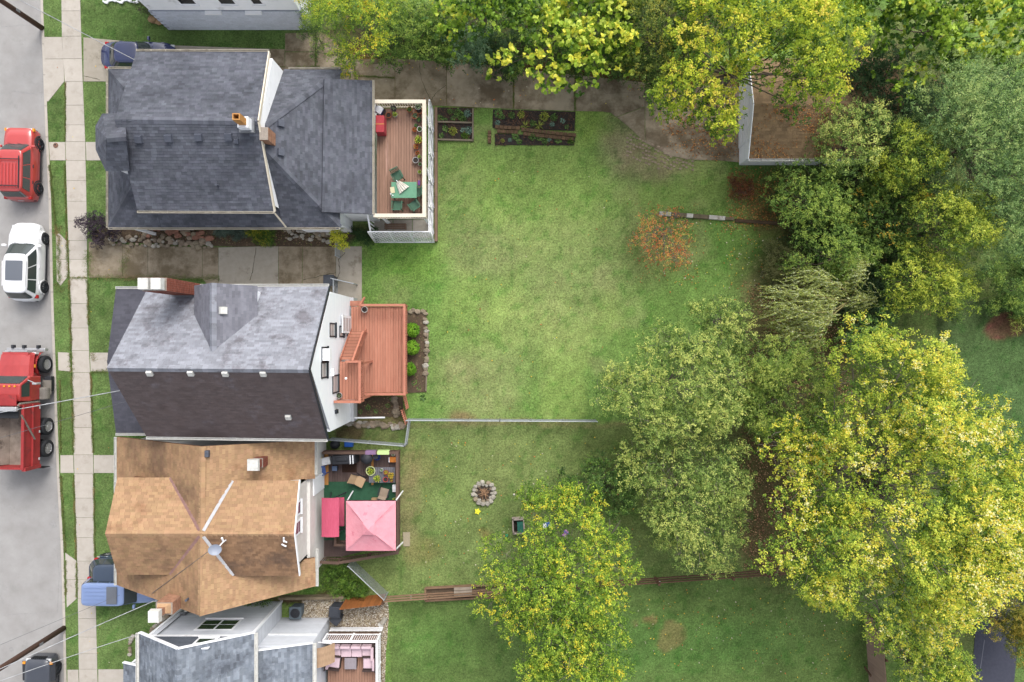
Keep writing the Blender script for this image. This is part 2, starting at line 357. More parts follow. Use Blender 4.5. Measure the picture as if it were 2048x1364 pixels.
# driveway cracks (recessed lines filled with dirt)
m_crack = pm('crack_dirt', C(78, 72, 58), C(92, 92, 60), 8, .95)
def crack(pts, w=.03, z=.028):
    mb = MB(); q = []
    for a, b in zip(pts[:-1], pts[1:]):
        for k in range(5):
            t = k / 5; q.append(W(a[0] + (b[0] - a[0]) * t + rnd.uniform(-.8, .8), a[1] + (b[1] - a[1]) * t + rnd.uniform(-.8, .8), z))
    q.append(W(*pts[-1], z))
    for p, r in zip(q[:-1], q[1:]): mb.bar(p, r, w * rnd.uniform(.5, 1.3), .006)
    structure('pavement_crack', mb, m_crack)
for c in ([(838, 125), (842, 155), (856, 190), (862, 200)], [(862, 200), (872, 186), (892, 170)], [(632, 104), (690, 112), (730, 128), (788, 126)],
          [(672, 560), (680, 545), (677, 520), (690, 505)], [(672, 545), (640, 552), (606, 560)], [(500, 560), (505, 545), (512, 495)], [(168, 152), (186, 156), (200, 160)]): crack(c)

# ---- the lawn: one sheet, its own colour varies with the yards, dry patches and bare soil
G_MAIN, G_BRIGHT, G_DRY = C(116, 148, 76), C(152, 174, 96), C(160, 160, 112)
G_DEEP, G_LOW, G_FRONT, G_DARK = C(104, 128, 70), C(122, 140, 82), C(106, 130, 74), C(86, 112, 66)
SOIL, LITTER, TAN = C(98, 82, 62), C(112, 94, 70), C(158, 136, 98)
ZONES = [([(780, 1190), (1030, 1180), (1545, 1143), (2100, 1100), (2100, 1500), (780, 1500)], G_DEEP),
         ([(640, 845), (1200, 845), (1560, 860), (1560, 1143), (1030, 1180), (640, 1200)], G_LOW),
         ([(-300, -500), (300, -500), (640, -500), (640, 70), (235, 1500), (-300, 1500)], G_FRONT),
         ([(166, 20), (570, 20), (570, 100), (166, 100)], C(96, 122, 66)),
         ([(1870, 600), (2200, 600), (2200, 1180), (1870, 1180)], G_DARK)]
BLOBS = [  # cx, cy, rx, ry, colour, strength
    (1060, 400, 190, 120, G_BRIGHT, .55), (820, 500, 90, 60, C(128, 166, 74), .8), (1160, 520, 170, 90, G_DRY, .4), (960, 760, 90, 90, G_DRY, .6),
    (1040, 640, 160, 60, G_BRIGHT, .45), (1110, 640, 120, 90, G_DRY, .3), (960, 500, 80, 60, C(144, 146, 102), .6), (900, 380, 60, 90, C(136, 146, 96), .5), (1180, 250, 50, 40, C(146, 172, 84), .8),
    (1300, 325, 75, 40, C(152, 138, 108), .85), (1240, 280, 40, 60, C(154, 142, 112), .8), (1470, 390, 90, 60, C(122, 142, 76), .6), (1500, 500, 80, 60, C(104, 138, 66), .8),
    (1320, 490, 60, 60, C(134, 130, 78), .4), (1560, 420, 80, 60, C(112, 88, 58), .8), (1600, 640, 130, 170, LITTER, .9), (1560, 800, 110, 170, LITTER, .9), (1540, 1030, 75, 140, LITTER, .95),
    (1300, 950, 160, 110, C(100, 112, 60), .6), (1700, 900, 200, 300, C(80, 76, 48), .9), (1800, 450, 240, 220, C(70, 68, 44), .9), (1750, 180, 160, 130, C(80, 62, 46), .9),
    (820, 1000, 24, 110, C(150, 138, 100), .8), (845, 930, 40, 40, C(140, 132, 86), .5), (840, 1105, 40, 30, C(132, 124, 78), .7), (1000, 930, 60, 60, C(128, 138, 86), .6),
    (1343, 1271, 27, 31, C(150, 120, 88), 1.5), (1303, 1245, 11, 10, C(150, 116, 86), 1.4), (1276, 1250, 6, 7, C(140, 112, 82), 1.2), (974, 1068, 14, 14, C(132, 118, 72), .8),
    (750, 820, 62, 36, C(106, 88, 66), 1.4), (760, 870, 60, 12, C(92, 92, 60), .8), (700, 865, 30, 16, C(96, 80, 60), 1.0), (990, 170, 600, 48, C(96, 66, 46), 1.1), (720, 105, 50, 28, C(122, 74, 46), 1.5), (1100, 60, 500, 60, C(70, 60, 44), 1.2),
    (668, 530, 40, 40, C(120, 112, 84), .8), (1340, 1290, 240, 60, C(88, 140, 66), .4), (880, 1290, 80, 60, C(96, 138, 66), .4), (2010, 650, 40, 30, C(120, 74, 68), 1.3), (1880, 1300, 70, 90, C(116, 110, 72), .7),
    (480, 470, 300, 26, C(96, 86, 66), 1.2), (655, 1160, 40, 40, C(84, 108, 50), .8), (600, 1196, 90, 10, C(92, 74, 58), 1.4), (1050, 842, 330, 7, C(140, 132, 92), .8), (930, 832, 26, 10, C(136, 112, 84), .8)]
def smooth(t): t = np.clip(t, 0, 1); return t * t * (3 - 2 * t)
ZW = [(wpoly(z), np.array(c)) for z, c in ZONES]
def lawn_color(X, Y):
    px = X * 33.0 + 1024; py = 682 - Y * 33.0
    wx = X + 1.1 * (fbm(X * .8, Y * .8, 3) - .5); wy = Y + 1.1 * (fbm(X * .8, Y * .8, 9) - .5)
    c = np.ones(X.shape + (3,)) * np.array(G_MAIN)
    n = fbm(X * .35, Y * .35, 21); c = c + (np.array(G_BRIGHT) - c) * (smooth((n - .5) * 5) * .5)[..., None]
    n = fbm(X * .55, Y * .55, 33); c = c + (np.array(G_DRY) - c) * (smooth((n - .56) * 6) * .35)[..., None]
    for zp, zc in ZW:
        m = inpoly(wx * .35 + X * .65, wy * .35 + Y * .65, zp)
        v = (fbm(X * .5, Y * .5, 40) - .5)[..., None] * .5
        c = np.where(m[..., None], zc * (1 + v), c)
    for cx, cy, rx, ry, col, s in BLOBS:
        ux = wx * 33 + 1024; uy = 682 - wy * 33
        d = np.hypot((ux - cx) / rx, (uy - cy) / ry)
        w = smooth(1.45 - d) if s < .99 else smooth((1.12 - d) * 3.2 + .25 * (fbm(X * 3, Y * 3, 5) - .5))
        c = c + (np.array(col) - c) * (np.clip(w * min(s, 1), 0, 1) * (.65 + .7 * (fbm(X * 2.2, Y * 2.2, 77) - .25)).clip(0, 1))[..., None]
    # verge edges along pavements have thin dead grass
    f = fbm(X * 3.1, Y * 3.1, 50); g = fbm(X * 9, Y * 9, 51)
    m2 = fbm(X * 1.3, Y * 1.3, 57); cl_ = smooth((fbm(X * 2.4, Y * 2.4, 71) - .6) * 9); c = c * (.62 + .4 * f + .5 * (g - .5) + .34 * m2)[..., None]; c = c * (1 - cl_[..., None] * np.array([.3, .16, .3]))
    return np.clip(c, .004, .7)
gy = np.arange(-27, 27.01, .2); gx = np.linspace(0, 1, 320)
ky = np.array([W(kerb_px(682 - y * 33), 682 - y * 33)[0] for y in gy])
GX = ky[:, None] + gx[None, :] * (36.0 - ky[:, None]); GY = np.repeat(gy[:, None], len(gx), 1)
GZ = .012 * (fbm(GX * 2, GY * 2, 4) - .5)
lc = lawn_color(GX, GY)
nr, nc = GX.shape; idx = np.arange(nr * nc).reshape(nr, nc)
FQ = np.stack([idx[:-1, :-1], idx[:-1, 1:], idx[1:, 1:], idx[1:, :-1]], -1).reshape(-1, 4)
def lawnmat():
    m = bpy.data.materials.new('mown_grass'); m.use_nodes = True; N = m.node_tree.nodes; L = m.node_tree.links; b = N['Principled BSDF']
    b.inputs['Roughness'].default_value = .95; b.inputs['Specular IOR Level'].default_value = .1
    a = N.new('ShaderNodeAttribute'); a.attribute_name = 'tint'; g = N.new('ShaderNodeNewGeometry')
    n1 = N.new('ShaderNodeTexNoise'); n1.inputs['Scale'].default_value = 9; n1.inputs['Detail'].default_value = 6; n1.inputs['Roughness'].default_value = .8; L.new(g.outputs['Position'], n1.inputs['Vector'])
    mr = N.new('ShaderNodeMapRange'); mr.inputs[1].default_value = .36; mr.inputs[2].default_value = .64; mr.inputs[3].default_value = .5; mr.inputs[4].default_value = 1.5; L.new(n1.outputs['Fac'], mr.inputs[0])
    h = N.new('ShaderNodeHueSaturation'); L.new(a.outputs['Color'], h.inputs['Color']); L.new(mr.outputs[0], h.inputs['Value']); L.new(h.outputs[0], b.inputs['Base Color'])
    bp = N.new('ShaderNodeBump'); bp.inputs['Strength'].default_value = .6; bp.inputs['Distance'].default_value = .03; L.new(n1.outputs['Fac'], bp.inputs['Height']); L.new(bp.outputs[0], b.inputs['Normal'])
    return m
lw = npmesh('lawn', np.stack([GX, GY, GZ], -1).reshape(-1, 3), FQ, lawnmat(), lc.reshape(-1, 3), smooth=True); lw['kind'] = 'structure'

# grass blades: the turf's own pile, denser than one could count
NRG = np.random.default_rng(11)
PAVED = [wpoly(p) for p in (
    [(123, -60), (160, -60), (171, 283), (187, 920), (198, 1430), (160, 1430), (148, 918), (131, 283)], [(166, 74), (345, 90), (570, 99), (571, 66), (640, 64), (700, 112), (760, 117), (1290, 165), (1481, 175), (1481, 322), (1345, 315), (1232, 230), (1150, 222), (745, 209), (745, 163), (166, 163)],
    [(176, 485), (440, 495), (725, 494), (725, 604), (300, 604), (300, 557), (177, 555)], [(112, 470), (133, 480), (136, 550), (121, 570), (112, 560)], [(87, 74), (128, 74), (129, 163), (97, 203), (92, 203)], [(98, 284), (240, 284), (240, 321), (98, 321)],
    [(116, 704), (240, 704), (240, 743), (116, 742)], [(120, 910), (262, 910), (262, 946), (120, 946)], [(131, 1105), (153, 1121), (330, 1121), (330, 1199), (134, 1215)], [(134, 1338), (300, 1338), (300, 1420), (134, 1420)],
    [(1958, 1150), (2055, 1150), (2022, 1420), (1938, 1420)], [(872, 214), (948, 214), (948, 282), (872, 282)], [(985, 217), (1152, 222), (1150, 293), (976, 290)], [(810, 620), (857, 620), (857, 785), (810, 785)],
    [(218, 455), (560, 455), (680, 460), (720, 492), (440, 494), (180, 483)], [(560, 1195), (685, 1195), (770, 1190), (778, 1240), (770, 1420), (600, 1420)],
    [(275, 130), (745, 130), (870, 205), (870, 478), (222, 470)], [(270, 600), (720, 600), (812, 610), (812, 850), (270, 850)], [(300, 885), (800, 885), (805, 1120), (640, 1150), (300, 1180)])]
def blades(n, z0=.0, hgt=(.03, .075), wid=(.016, .034)):
    X = NRG.uniform(-28.3, 32, n); Y = NRG.uniform(-21.5, 21.5, n)
    k = X > np.interp(Y, gy, ky) + .03
    for p in PAVED: k &= ~inpoly(X, Y, p)
    X, Y = X[k], Y[k]; col = lawn_color(X, Y)
    green = col[:, 1] > col[:, 0] * 1.02; keep = green | (NRG.random(len(X)) < .25); X, Y, col = X[keep], Y[keep], col[keep]
    n = len(X); a = NRG.uniform(0, 2 * np.pi, n); h = NRG.uniform(*hgt, n); w = NRG.uniform(*wid, n); ln = NRG.uniform(.02, .09, n)
    ca, sa = np.cos(a), np.sin(a); z = np.zeros(n) + z0
    V = np.stack([np.stack([X - sa * w / 2, Y + ca * w / 2, z], -1), np.stack([X + sa * w / 2, Y - ca * w / 2, z], -1), np.stack([X + ca * ln, Y + sa * ln, z + h], -1)], 1).reshape(-1, 3)
    t = NRG.uniform(.7, 1.9, n)[:, None]; y = NRG.random(n)[:, None] ** 3
    col = col * t * np.array([1.04, .96, 1.08]) * (1 + y * np.array([.35, .12, -.1]))
    return V, np.arange(3 * n).reshape(-1, 3), np.repeat(np.clip(col, .004, .6), 3, 0)
V, Fq, cc = blades(330000)
g = npmesh('grass', V, Fq, leafmat('grass_blade', .25, .7), cc, loops=3); setp(g, 'short mown grass covering the yards and verges', 'grass', kind='stuff')
# taller ragged grass and weeds along the pavement joints
def edge_weeds(segs, n, h=(.01, .04), cols=(C(116, 140, 68), C(164, 144, 96), C(128, 138, 76)), spread=.05):
    X = []; Y = []
    for (a, b, wd) in segs:
        p, q = W(*a), W(*b); k = int(n * (q - p).length); t = NRG.random(k); s = NRG.normal(0, spread * wd, k) + 0.5 * spread * wd * np.sin(t * 23 + p.x * 3)
        d = (q - p).normalized(); X.append(p.x + (q.x - p.x) * t - d.y * s); Y.append(p.y + (q.y - p.y) * t + d.x * s)
    X = np.concatenate(X); Y = np.concatenate(Y); n = len(X); a = NRG.uniform(0, 2 * np.pi, n); hh = NRG.uniform(*h, n); w = NRG.uniform(.012, .028, n); ln = NRG.uniform(.015, .06, n)
    ca, sa = np.cos(a), np.sin(a); z = np.full(n, .0)
    V = np.stack([np.stack([X - sa * w / 2, Y + ca * w / 2, z + .02], -1), np.stack([X + sa * w / 2, Y - ca * w / 2, z + .02], -1), np.stack([X + ca * ln, Y + sa * ln, z + .03 + hh], -1)], 1).reshape(-1, 3)
    pal = np.array(cols); ci = (fbm(X * 1.3, Y * 1.3, 61) * 5 + NRG.random(n) * 1.2).astype(int) % len(pal)
    return V, np.arange(3 * n).reshape(-1, 3), np.repeat(pal[ci] * NRG.uniform(.6, 1.4, n)[:, None], 3, 0)
ws = [((117, 470), (119, 562), 1.6), ((135, 480), (137, 555), 1.3), ((177, 500), (177, 552), 2.6), ((176, 508), (178, 525), 3.4), ((255, 495), (245, 553), 3.2), ((178, 556), (440, 557), 2.2), ((138, 556), (175, 556), 1.1),
      ((139, 560), (143, 700), 1.0), ((175.5, 560), (178, 650), .9), ((142, 705), (143, 745), 1.6), ((183, 744), (216, 742), 1.3), ((184, 705), (190, 722), 2.0), ((144, 745), (148, 905), 1.0), ((182, 745), (187, 905), .7),
      ((100, 330), (113, 470), .8), ((130, 330), (134, 480), .6), ((131, 165), (131, 283), .5), ((120, 760), (122, 905), .5), ((122, 950), (131, 1105), .8), ((148, 950), (153, 1120), .7), ((188, 948), (190, 1115), .6), ((131, 1120), (132, 1190), .9),
      ((154, 1125), (154, 1195), .8), ((112, 470), (121, 450), 3.0), ((113, 565), (125, 585), 2.5), ((632, 68), (632, 133), .5), ((710, 110), (710, 152), 1.4), ((710, 152), (790, 156), .7), ((590, 136), (640, 135), 1.4), ((1150, 152), (1150, 222), .7), ((1027, 140), (1027, 216), .5), ((236, 911), (236, 946), .9)]
V, Fq, cc = edge_weeds(ws, 520); g = npmesh('pavement_weeds', V, Fq, leafmat('grass_blade'), cc, loops=3); setp(g, 'ragged weeds and dead grass growing in the pavement joints', 'weeds', kind='stuff')

# fallen leaves
def fallen(name, label, regions, pal, size=(.05, .1), z=.035):
    P = []; Ccol = []
    for poly, n in regions:
        wp = wpoly(poly); xs = [p[0] for p in wp]; ysw = [p[1] for p in wp]
        X = NRG.uniform(min(xs), max(xs), n * 2); Y = NRG.uniform(min(ysw), max(ysw), n * 2); k = inpoly(X, Y, wp) & (edge_dist(X, Y, wp) > NRG.random(n * 2) ** 2 * 1.5) & (fbm(X * 1.2, Y * 1.2, 90) > NRG.uniform(.25, .6, n * 2)); P.append(np.stack([X[k], Y[k]], -1)[:n])
    P = np.concatenate(P); n = len(P); a = NRG.uniform(0, 2 * np.pi, n); s = NRG.uniform(*size, n); ca, sa = np.cos(a), np.sin(a)
    def at(u, v, dz): return np.stack([P[:, 0] + s * (u * ca - v * sa), P[:, 1] + s * (u * sa + v * ca), z + s * dz * NRG.uniform(0, 1, n)], -1)
    V = np.stack([at(-.5, 0, .1), at(0, -.38, .5), at(.55, 0, .3), at(0, .38, .5)], 1).reshape(-1, 3)
    pal = np.array(pal); col = pal[NRG.integers(0, len(pal), n)] * NRG.uniform(.65, 1.3, n)[:, None]
    o = npmesh(name, V, np.arange(4 * n).reshape(-1, 4), leafmat('dead_leaf', .1, .8), np.repeat(col, 4, 0)); setp(o, label, 'leaves', kind='stuff')
OR = [C(206, 142, 76), C(186, 118, 62), C(150, 92, 52), C(214, 164, 96), C(122, 78, 48)]
fallen('fallen_leaves', 'orange fallen leaves scattered over the driveway by the garage', [([(1310, 215), (1490, 190), (1490, 330), (1400, 322), (1330, 300)], 1500), ([(1460, 330), (1620, 330), (1600, 480), (1440, 470)], 1800), ([(1200, 150), (1480, 150), (1480, 220), (1300, 215)], 350)], OR)
fallen('fallen_leaves', 'brown leaf litter lying beneath the trees behind the yards', [([(1480, 560), (1720, 560), (1720, 900), (1480, 900)], 5200), ([(1470, 880), (1640, 880), (1640, 1160), (1480, 1160)], 4200), ([(660, 75), (800, 110), (790, 135), (700, 118)], 900), ([(1700, 150), (1900, 150), (1900, 640), (1700, 640)], 1500)], [C(150, 112, 80), C(120, 82, 56), C(176, 138, 104), C(92, 60, 42), C(200, 160, 120)])
fallen('fallen_leaves', 'small yellow leaves dotted over the rear lawns', [([(820, 860), (1300, 860), (1300, 1140), (820, 1180)], 150), ([(1250, 1150), (1740, 1150), (1720, 1364), (1250, 1364)], 190), ([(1300, 430), (1560, 430), (1560, 600), (1300, 600)], 240), ([(860, 300), (1300, 320), (1300, 830), (860, 830)], 60), ([(740, 100), (1290, 160), (1290, 220), (750, 205)], 90), ([(100, 0), (220, 0), (230, 1364), (130, 1364)], 30)], [C(226, 206, 80), C(232, 190, 70), C(226, 214, 190), C(214, 120, 70)], (.05, .1))
fallen('fallen_leaves', 'red fallen leaves on the lawn around the small red tree', [([(1250, 400), (1400, 400), (1400, 570), (1250, 570)], 500)], [C(190, 96, 66), C(160, 80, 56), C(206, 130, 80)], (.04, .08))
# ================================================================== building kit
def clip_half(poly, a, b, c):      # keep a*x+b*y<=c
    out = []
    for i in range(len(poly)):
        p, q = poly[i - 1], poly[i]; dp = a * p[0] + b * p[1] - c; dq = a * q[0] + b * q[1] - c
        if (dp <= 0) != (dq <= 0):
            t = dp / (dp - dq); out.append((p[0] + (q[0] - p[0]) * t, p[1] + (q[1] - p[1]) * t))
        if dq <= 0: out.append(q)
    return out
SH = {}
def shingles(roof, pts, u, mat, expo=.145, tab=.30, single=0, jitter=.5, lift=.014, under=None, thick=.16):
    """a slope of overlapping shingle tabs on a solid roof deck"""
    pts = [Vector(p) for p in pts]; n = Vector()
    for i in range(len(pts)):
        a, b = pts[i - 1], pts[i]; n += a.cross(b)
    n.normalize()
    if n.z < 0: n = -n
    cen = sum(pts, Vector()) / len(pts); pts = [p - n * (p - cen).dot(n) for p in pts]
    u = Vector(u); u = (u - n * u.dot(n)).normalized(); v = n.cross(u)
    if v.z < 0: u = -u; v = n.cross(u)
    o = pts[0]; P = [((p - o).dot(u), (p - o).dot(v)) for p in pts]
    part('roof_deck', MB().slab([p - n * .004 for p in pts], -n * thick), under or mat, roof)
    vmin = min(p[1] for p in P); vmax = max(p[1] for p in P); rows = int((vmax - vmin) / expo) + 1
    mb = MB(); full = []
    rg = random.Random(int(abs(o.x * 100) + abs(o.y * 77)) + rows)
    for r in range(rows):
        v0 = vmin + r * expo; v1 = v0 + expo
        strip = clip_half(clip_half(P, 0, -1, -v0), 0, 1, v1)
        if len(strip) < 3: continue
        u0 = min(p[0] for p in strip); u1 = max(p[0] for p in strip)
        x = math.floor(u0 / tab) * tab + (.5 * tab if r % 2 else 0) + rg.uniform(-.12, .12) * jitter * tab - tab
        while x < u1:
            w = tab * (1 + rg.uniform(-.25, .25) * jitter); a, b = x + .003, x + w - .003; x += w
            cell = clip_half(clip_half(strip, -1, 0, -a), 1, 0, b)
            if len(cell) < 3: continue
            area = sum(cell[i - 1][0] * cell[i][1] - cell[i][0] * cell[i - 1][1] for i in range(len(cell))) / 2
            if abs(area) < 1e-4: continue
            if area < 0: cell = cell[::-1]
            if len(cell) == 4 and abs(area - (b - a) * expo) < 1e-4 and single: full.append((a, b, v0)); continue
            k = lift * rg.uniform(.6, 1.35); hz = lambda q: k * (1 - .85 * (q[1] - v0) / expo)
            top = [o + u * q[0] + v * q[1] + n * hz(q) for q in cell]; m = len(top)
            fs = [tuple(range(m))]; vs = list(top)
            for i in range(m):                          # butt edges facing down the slope
                j = (i + 1) % m
                if cell[i][1] < v0 + 1e-4 and cell[j][1] < v0 + 1e-4:
                    vs += [o + u * cell[i][0] + v * cell[i][1], o + u * cell[j][0] + v * cell[j][1]]; fs.append((i, len(vs) - 2, len(vs) - 1, j))
            mb.add(vs, fs)
    def tabgeo(a, b, v0, k):
        return [o + u * a + v * v0 + n * k, o + u * b + v * v0 + n * k, o + u * b + v * (v0 + expo) + n * k * .15, o + u * a + v * (v0 + expo) + n * k * .15, o + u * a + v * v0, o + u * b + v * v0]
    if full:
        full.sort(key=lambda t: -((o + u * t[0] + v * t[2]).z) + rg.uniform(0, .8))
        sing, rest = full[:single], full[single:]
        for a, b, v0 in rest: mb.add(tabgeo(a, b, v0, lift * rg.uniform(.6, 1.35)), [(0, 1, 2, 3), (4, 5, 1, 0)])
        key = (mat.name, tab, expo)
        if key not in SH:
            s = MB(); k = lift
            s.add([(0, 0, k), (1, 0, k), (1, expo, k * .15), (0, expo, k * .15), (0, 0, 0), (1, 0, 0), (1, expo, 0), (0, expo, 0)], [(0, 1, 2, 3), (4, 5, 1, 0), (5, 6, 2, 1), (7, 4, 0, 3)])
            SH[key] = mesh('shingle', s, mat)
        for a, b, v0 in sing:
            inst('shingle', SH[key], frame(u * (b - a), v, n * rg.uniform(.7, 1.3), o + u * a + v * v0), roof)
    part('shingle_courses', mb, mat, roof, kind='stuff')
def ridgecaps(roof, p, q, mat, step=.26, w=.34, slope=.5, nmax=40):
    p = Vector(p); q = Vector(q); d = (q - p); L = d.length; d.normalize(); k = max(2, int(L / step)); st = L / k
    s = d.cross(Vector((0, 0, 1))).normalized(); up = s.cross(d).normalized(); dr = slope * w / 2
    mb = MB(); a = [(0, 0, .035), (st * 1.02, 0, .02)]
    vs = [(0, 0, .04), (0, -w / 2, .04 - dr), (0, w / 2, .04 - dr), (st, 0, .022), (st, -w / 2, .022 - dr), (st, w / 2, .022 - dr), (0, 0, .015), (0, -w / 2, .012 - dr), (0, w / 2, .012 - dr)]
    mb.add(vs, [(0, 1, 4, 3), (2, 0, 3, 5), (1, 0, 6, 7), (0, 2, 8, 6)])
    me = mesh('ridge_cap', mb, mat)
    for i in range(k): inst('ridge_cap', me, frame(d, -s, up, p + d * st * i), roof)
def gutter(parent, p, q, mat, out, w=.12, h=.11, name='gutter'):
    """open trough with hanger straps along an eave"""
    p = Vector(p); q = Vector(q); out = Vector(out).normalized(); mb = MB(); up = Vector((0, 0, 1))
    mb.bar(p + out * .012, q + out * .012, .02, h); mb.bar(p + out * (w + .01), q + out * (w + .01), .022, h * .95); mb.bar(p + out * w / 2 - up * h * .45, q + out * w / 2 - up * h * .45, w, .012)
    g = part(name, mb, mat, parent); L = (q - p).length; k = max(2, int(L / .75)); d_ = (q - p).normalized()
    hm = mesh('hanger', MB().bar((0, 0, .03), (0, w, .05), .035, .012), mat)
    for i in range(k + 1): inst('hanger', hm, frame(d_, out, up, p + (q - p) * ((i + .02) / (k + .04))), g)
    return g
def downpipe(parent, pts, mat, r=.045):
    mb = MB(); mb.tube(pts, r, 8); return part('downpipe', mb, mat, parent)
def wall(parent, a, b, z0, z1, mat, thick=.18, peak=None, name='wall'):
    """wall from a to b (xy, seen from outside left to right), optional gable peak (t along, z)"""
    a = Vector((a[0], a[1], 0)); b = Vector((b[0], b[1], 0)); d = (b - a).normalized(); inn = Vector((-d.y, d.x, 0))
    pts = [a + Vector((0, 0, z0)), b + Vector((0, 0, z0)), b + Vector((0, 0, z1))]
    if peak: pts.append(a + (b - a) * peak[0] + Vector((0, 0, peak[1])))
    pts.append(a + Vector((0, 0, z1)))
    return part(name, MB().slab(pts, inn * thick), mat, parent)
def boards(wl, a, b, z0, z1, mat, expo=.15, peak=None, proud=.032, name='siding_board'):
    """lapped siding boards on the outside of a wall (outside is to the right of a->b)"""
    a = Vector((a[0], a[1], 0)); b = Vector((b[0], b[1], 0)); L = (b - a).length; d = (b - a).normalized(); out = Vector((d.y, -d.x, 0)); up = Vector((0, 0, 1))
    ztop = peak[1] if peak else z1; k = int((ztop - z0) / expo); cache = {}
    for i in range(k + 1):
        za = z0 + i * expo; zb = min(za + expo, ztop)
        if zb - za < .03: continue
        def span(zz):
            if peak and zz > z1:
                t = (zz - z1) / (peak[1] - z1); return L * peak[0] * t, L - L * (1 - peak[0]) * t
            return 0.0, L
        s0, s1 = span(za); t0, t1 = span(zb)
        if s1 - s0 < .1: continue
        key = (round(s1 - s0, 2), round(t1 - t0, 2), round(zb - za, 3))
        if key not in cache:
            l = s1 - s0; h = zb - za; m = MB(); p, q = t0 - s0, t1 - s0
            m.add([(0, proud, 0), (l, proud, 0), (q, .006, h), (p, .006, h), (0, 0, 0), (l, 0, 0), (q, 0, h), (p, 0, h)], [(0, 1, 2, 3), (4, 5, 1, 0), (3, 2, 6, 7), (5, 6, 2, 1), (7, 4, 0, 3)])
            cache[key] = mesh(name, m, mat)
        inst(name, cache[key], frame(d, out, up, a + d * s0 + up * za + out * .002), wl)
def window(parent, a, b, s, z, w, h, fm, gm=None, sashes=1, fr=.08, mid=True, blind=None, proud=.05):
    """window on wall a->b, centre at s metres along, sill at z"""
    a = Vector((a[0], a[1], 0)); b = Vector((b[0], b[1], 0)); d = (b - a).normalized(); out = Vector((d.y, -d.x, 0)); up = Vector((0, 0, 1)); c = a + d * s
    def bx(s0, s1, z0, z1, o0, o1):
        return MB().slab([c + d * s0 + up * z0 + out * o0, c + d * s1 + up * z0 + out * o0, c + d * s1 + up * z1 + out * o0, c + d * s0 + up * z1 + out * o0], out * (o1 - o0))
    win = part('window', bx(-w / 2, w / 2, z, z + h, .024, .03), fm, parent)
    fmb = MB()
    for q in ((-w / 2 - fr, w / 2 + fr, z - fr, z), (-w / 2 - fr, w / 2 + fr, z + h, z + h + fr), (-w / 2 - fr, -w / 2, z, z + h), (w / 2, w / 2 + fr, z, z + h)):
        m = bx(*q, .0, proud); fmb.add(m.v, m.f)
    if mid:
        m = bx(-w / 2, w / 2, z + h / 2 - .025, z + h / 2 + .025, .026, proud - .012); fmb.add(m.v, m.f)
    for k in range(1, sashes):
        m = bx(-w / 2 + w * k / sashes - .05, -w / 2 + w * k / sashes + .05, z, z + h, .026, proud - .006); fmb.add(m.v, m.f)
    part('frame', fmb, fm, win); m = bx(-w / 2 - fr - .04, w / 2 + fr + .04, z - fr - .035, z - fr, .002, proud + .06); part('sill', m, fm, win)
    for k in range(sashes):
        x0 = -w / 2 + w * k / sashes + .01; x1 = -w / 2 + w * (k + 1) / sashes - .01
        for j in range(2 if mid else 1):
            z0 = z + (h / 2) * j; z1 = z + h / (2 if mid else 1) + (h / 2) * j
            part('pane', bx(x0, x1, z0 + .02, z1 - .02, .031, .036), gm or glass(), win)
    return win
def boxvent(roof, p, n, mat, size=.34, h=.16, light=None):
    """slanted box vent sitting on a slope"""
    n = Vector(n); up = Vector((0, 0, 1)); dn = (Vector((n.x, n.y, 0)) if abs(n.x) + abs(n.y) > .01 else Vector((1, 0, 0))).normalized(); s = up.cross(dn)
    v = s.cross(n).normalized()
    if v.z > 0: v = -v
    p = Vector(p); k = size / 2
    def q(a, b, c): return p + s * a + v * b + n * c
    base = MB().slab([q(-k * 1.25, -k * 1.25, 0), q(k * 1.25, -k * 1.25, 0), q(k * 1.25, k * 1.1, 0), q(-k * 1.25, k * 1.1, 0)], n * .022)
    vt = part('roof_vent', base, mat, roof)
    m = MB().add([q(-k, -k, .022), q(k, -k, .022), q(k, k, .022), q(-k, k, .022), q(-k, -k * .8, h), q(k, -k * .8, h), q(k, k * 1.05, h * .95), q(-k, k * 1.05, h * .95)], [(0, 1, 5, 4), (1, 2, 6, 5), (2, 3, 7, 6), (3, 0, 4, 7), (4, 5, 6, 7)])
    part('hood', m, light or mat, vt)
def bricks(parent, c, sx, sy, z0, z1, mat, mortar, name='chimney', bl=.22, bh=.072, top=True):
    """brick stack: mortar core and every brick standing proud of it"""
    ch = part(name, MB().box((c[0], c[1], (z0 + z1) / 2), (sx, sy, z1 - z0)), mortar, parent); mb = MB(); r = 0; z = z0
    while z + bh < z1 + .01:
        for side in range(4):
            L = sx if side % 2 == 0 else sy; x = -L / 2 - (bl / 2 if r % 2 else 0)
            while x < L / 2 - .02:
                a = max(x, -L / 2) + .006; b = min(x + bl, L / 2) - .006; x += bl
                if b - a < .03: continue
                m = (a + b) / 2; e = .012
                cc, dd = ((c[0] + m, c[1] - sy / 2 - e / 2 + .001), (b - a, e)) if side == 0 else ((c[0] + sx / 2 + e / 2 - .001, c[1] + m), (e, b - a)) if side == 1 else ((c[0] + m, c[1] + sy / 2 + e / 2 - .001), (b - a, e)) if side == 2 else ((c[0] - sx / 2 - e / 2 + .001, c[1] + m), (e, b - a))
                mb.box((cc[0], cc[1], z + bh / 2), (dd[0], dd[1], bh - .012))
        z += bh; r += 1
    part('brick_courses', mb, mat, ch, kind='stuff'); return ch

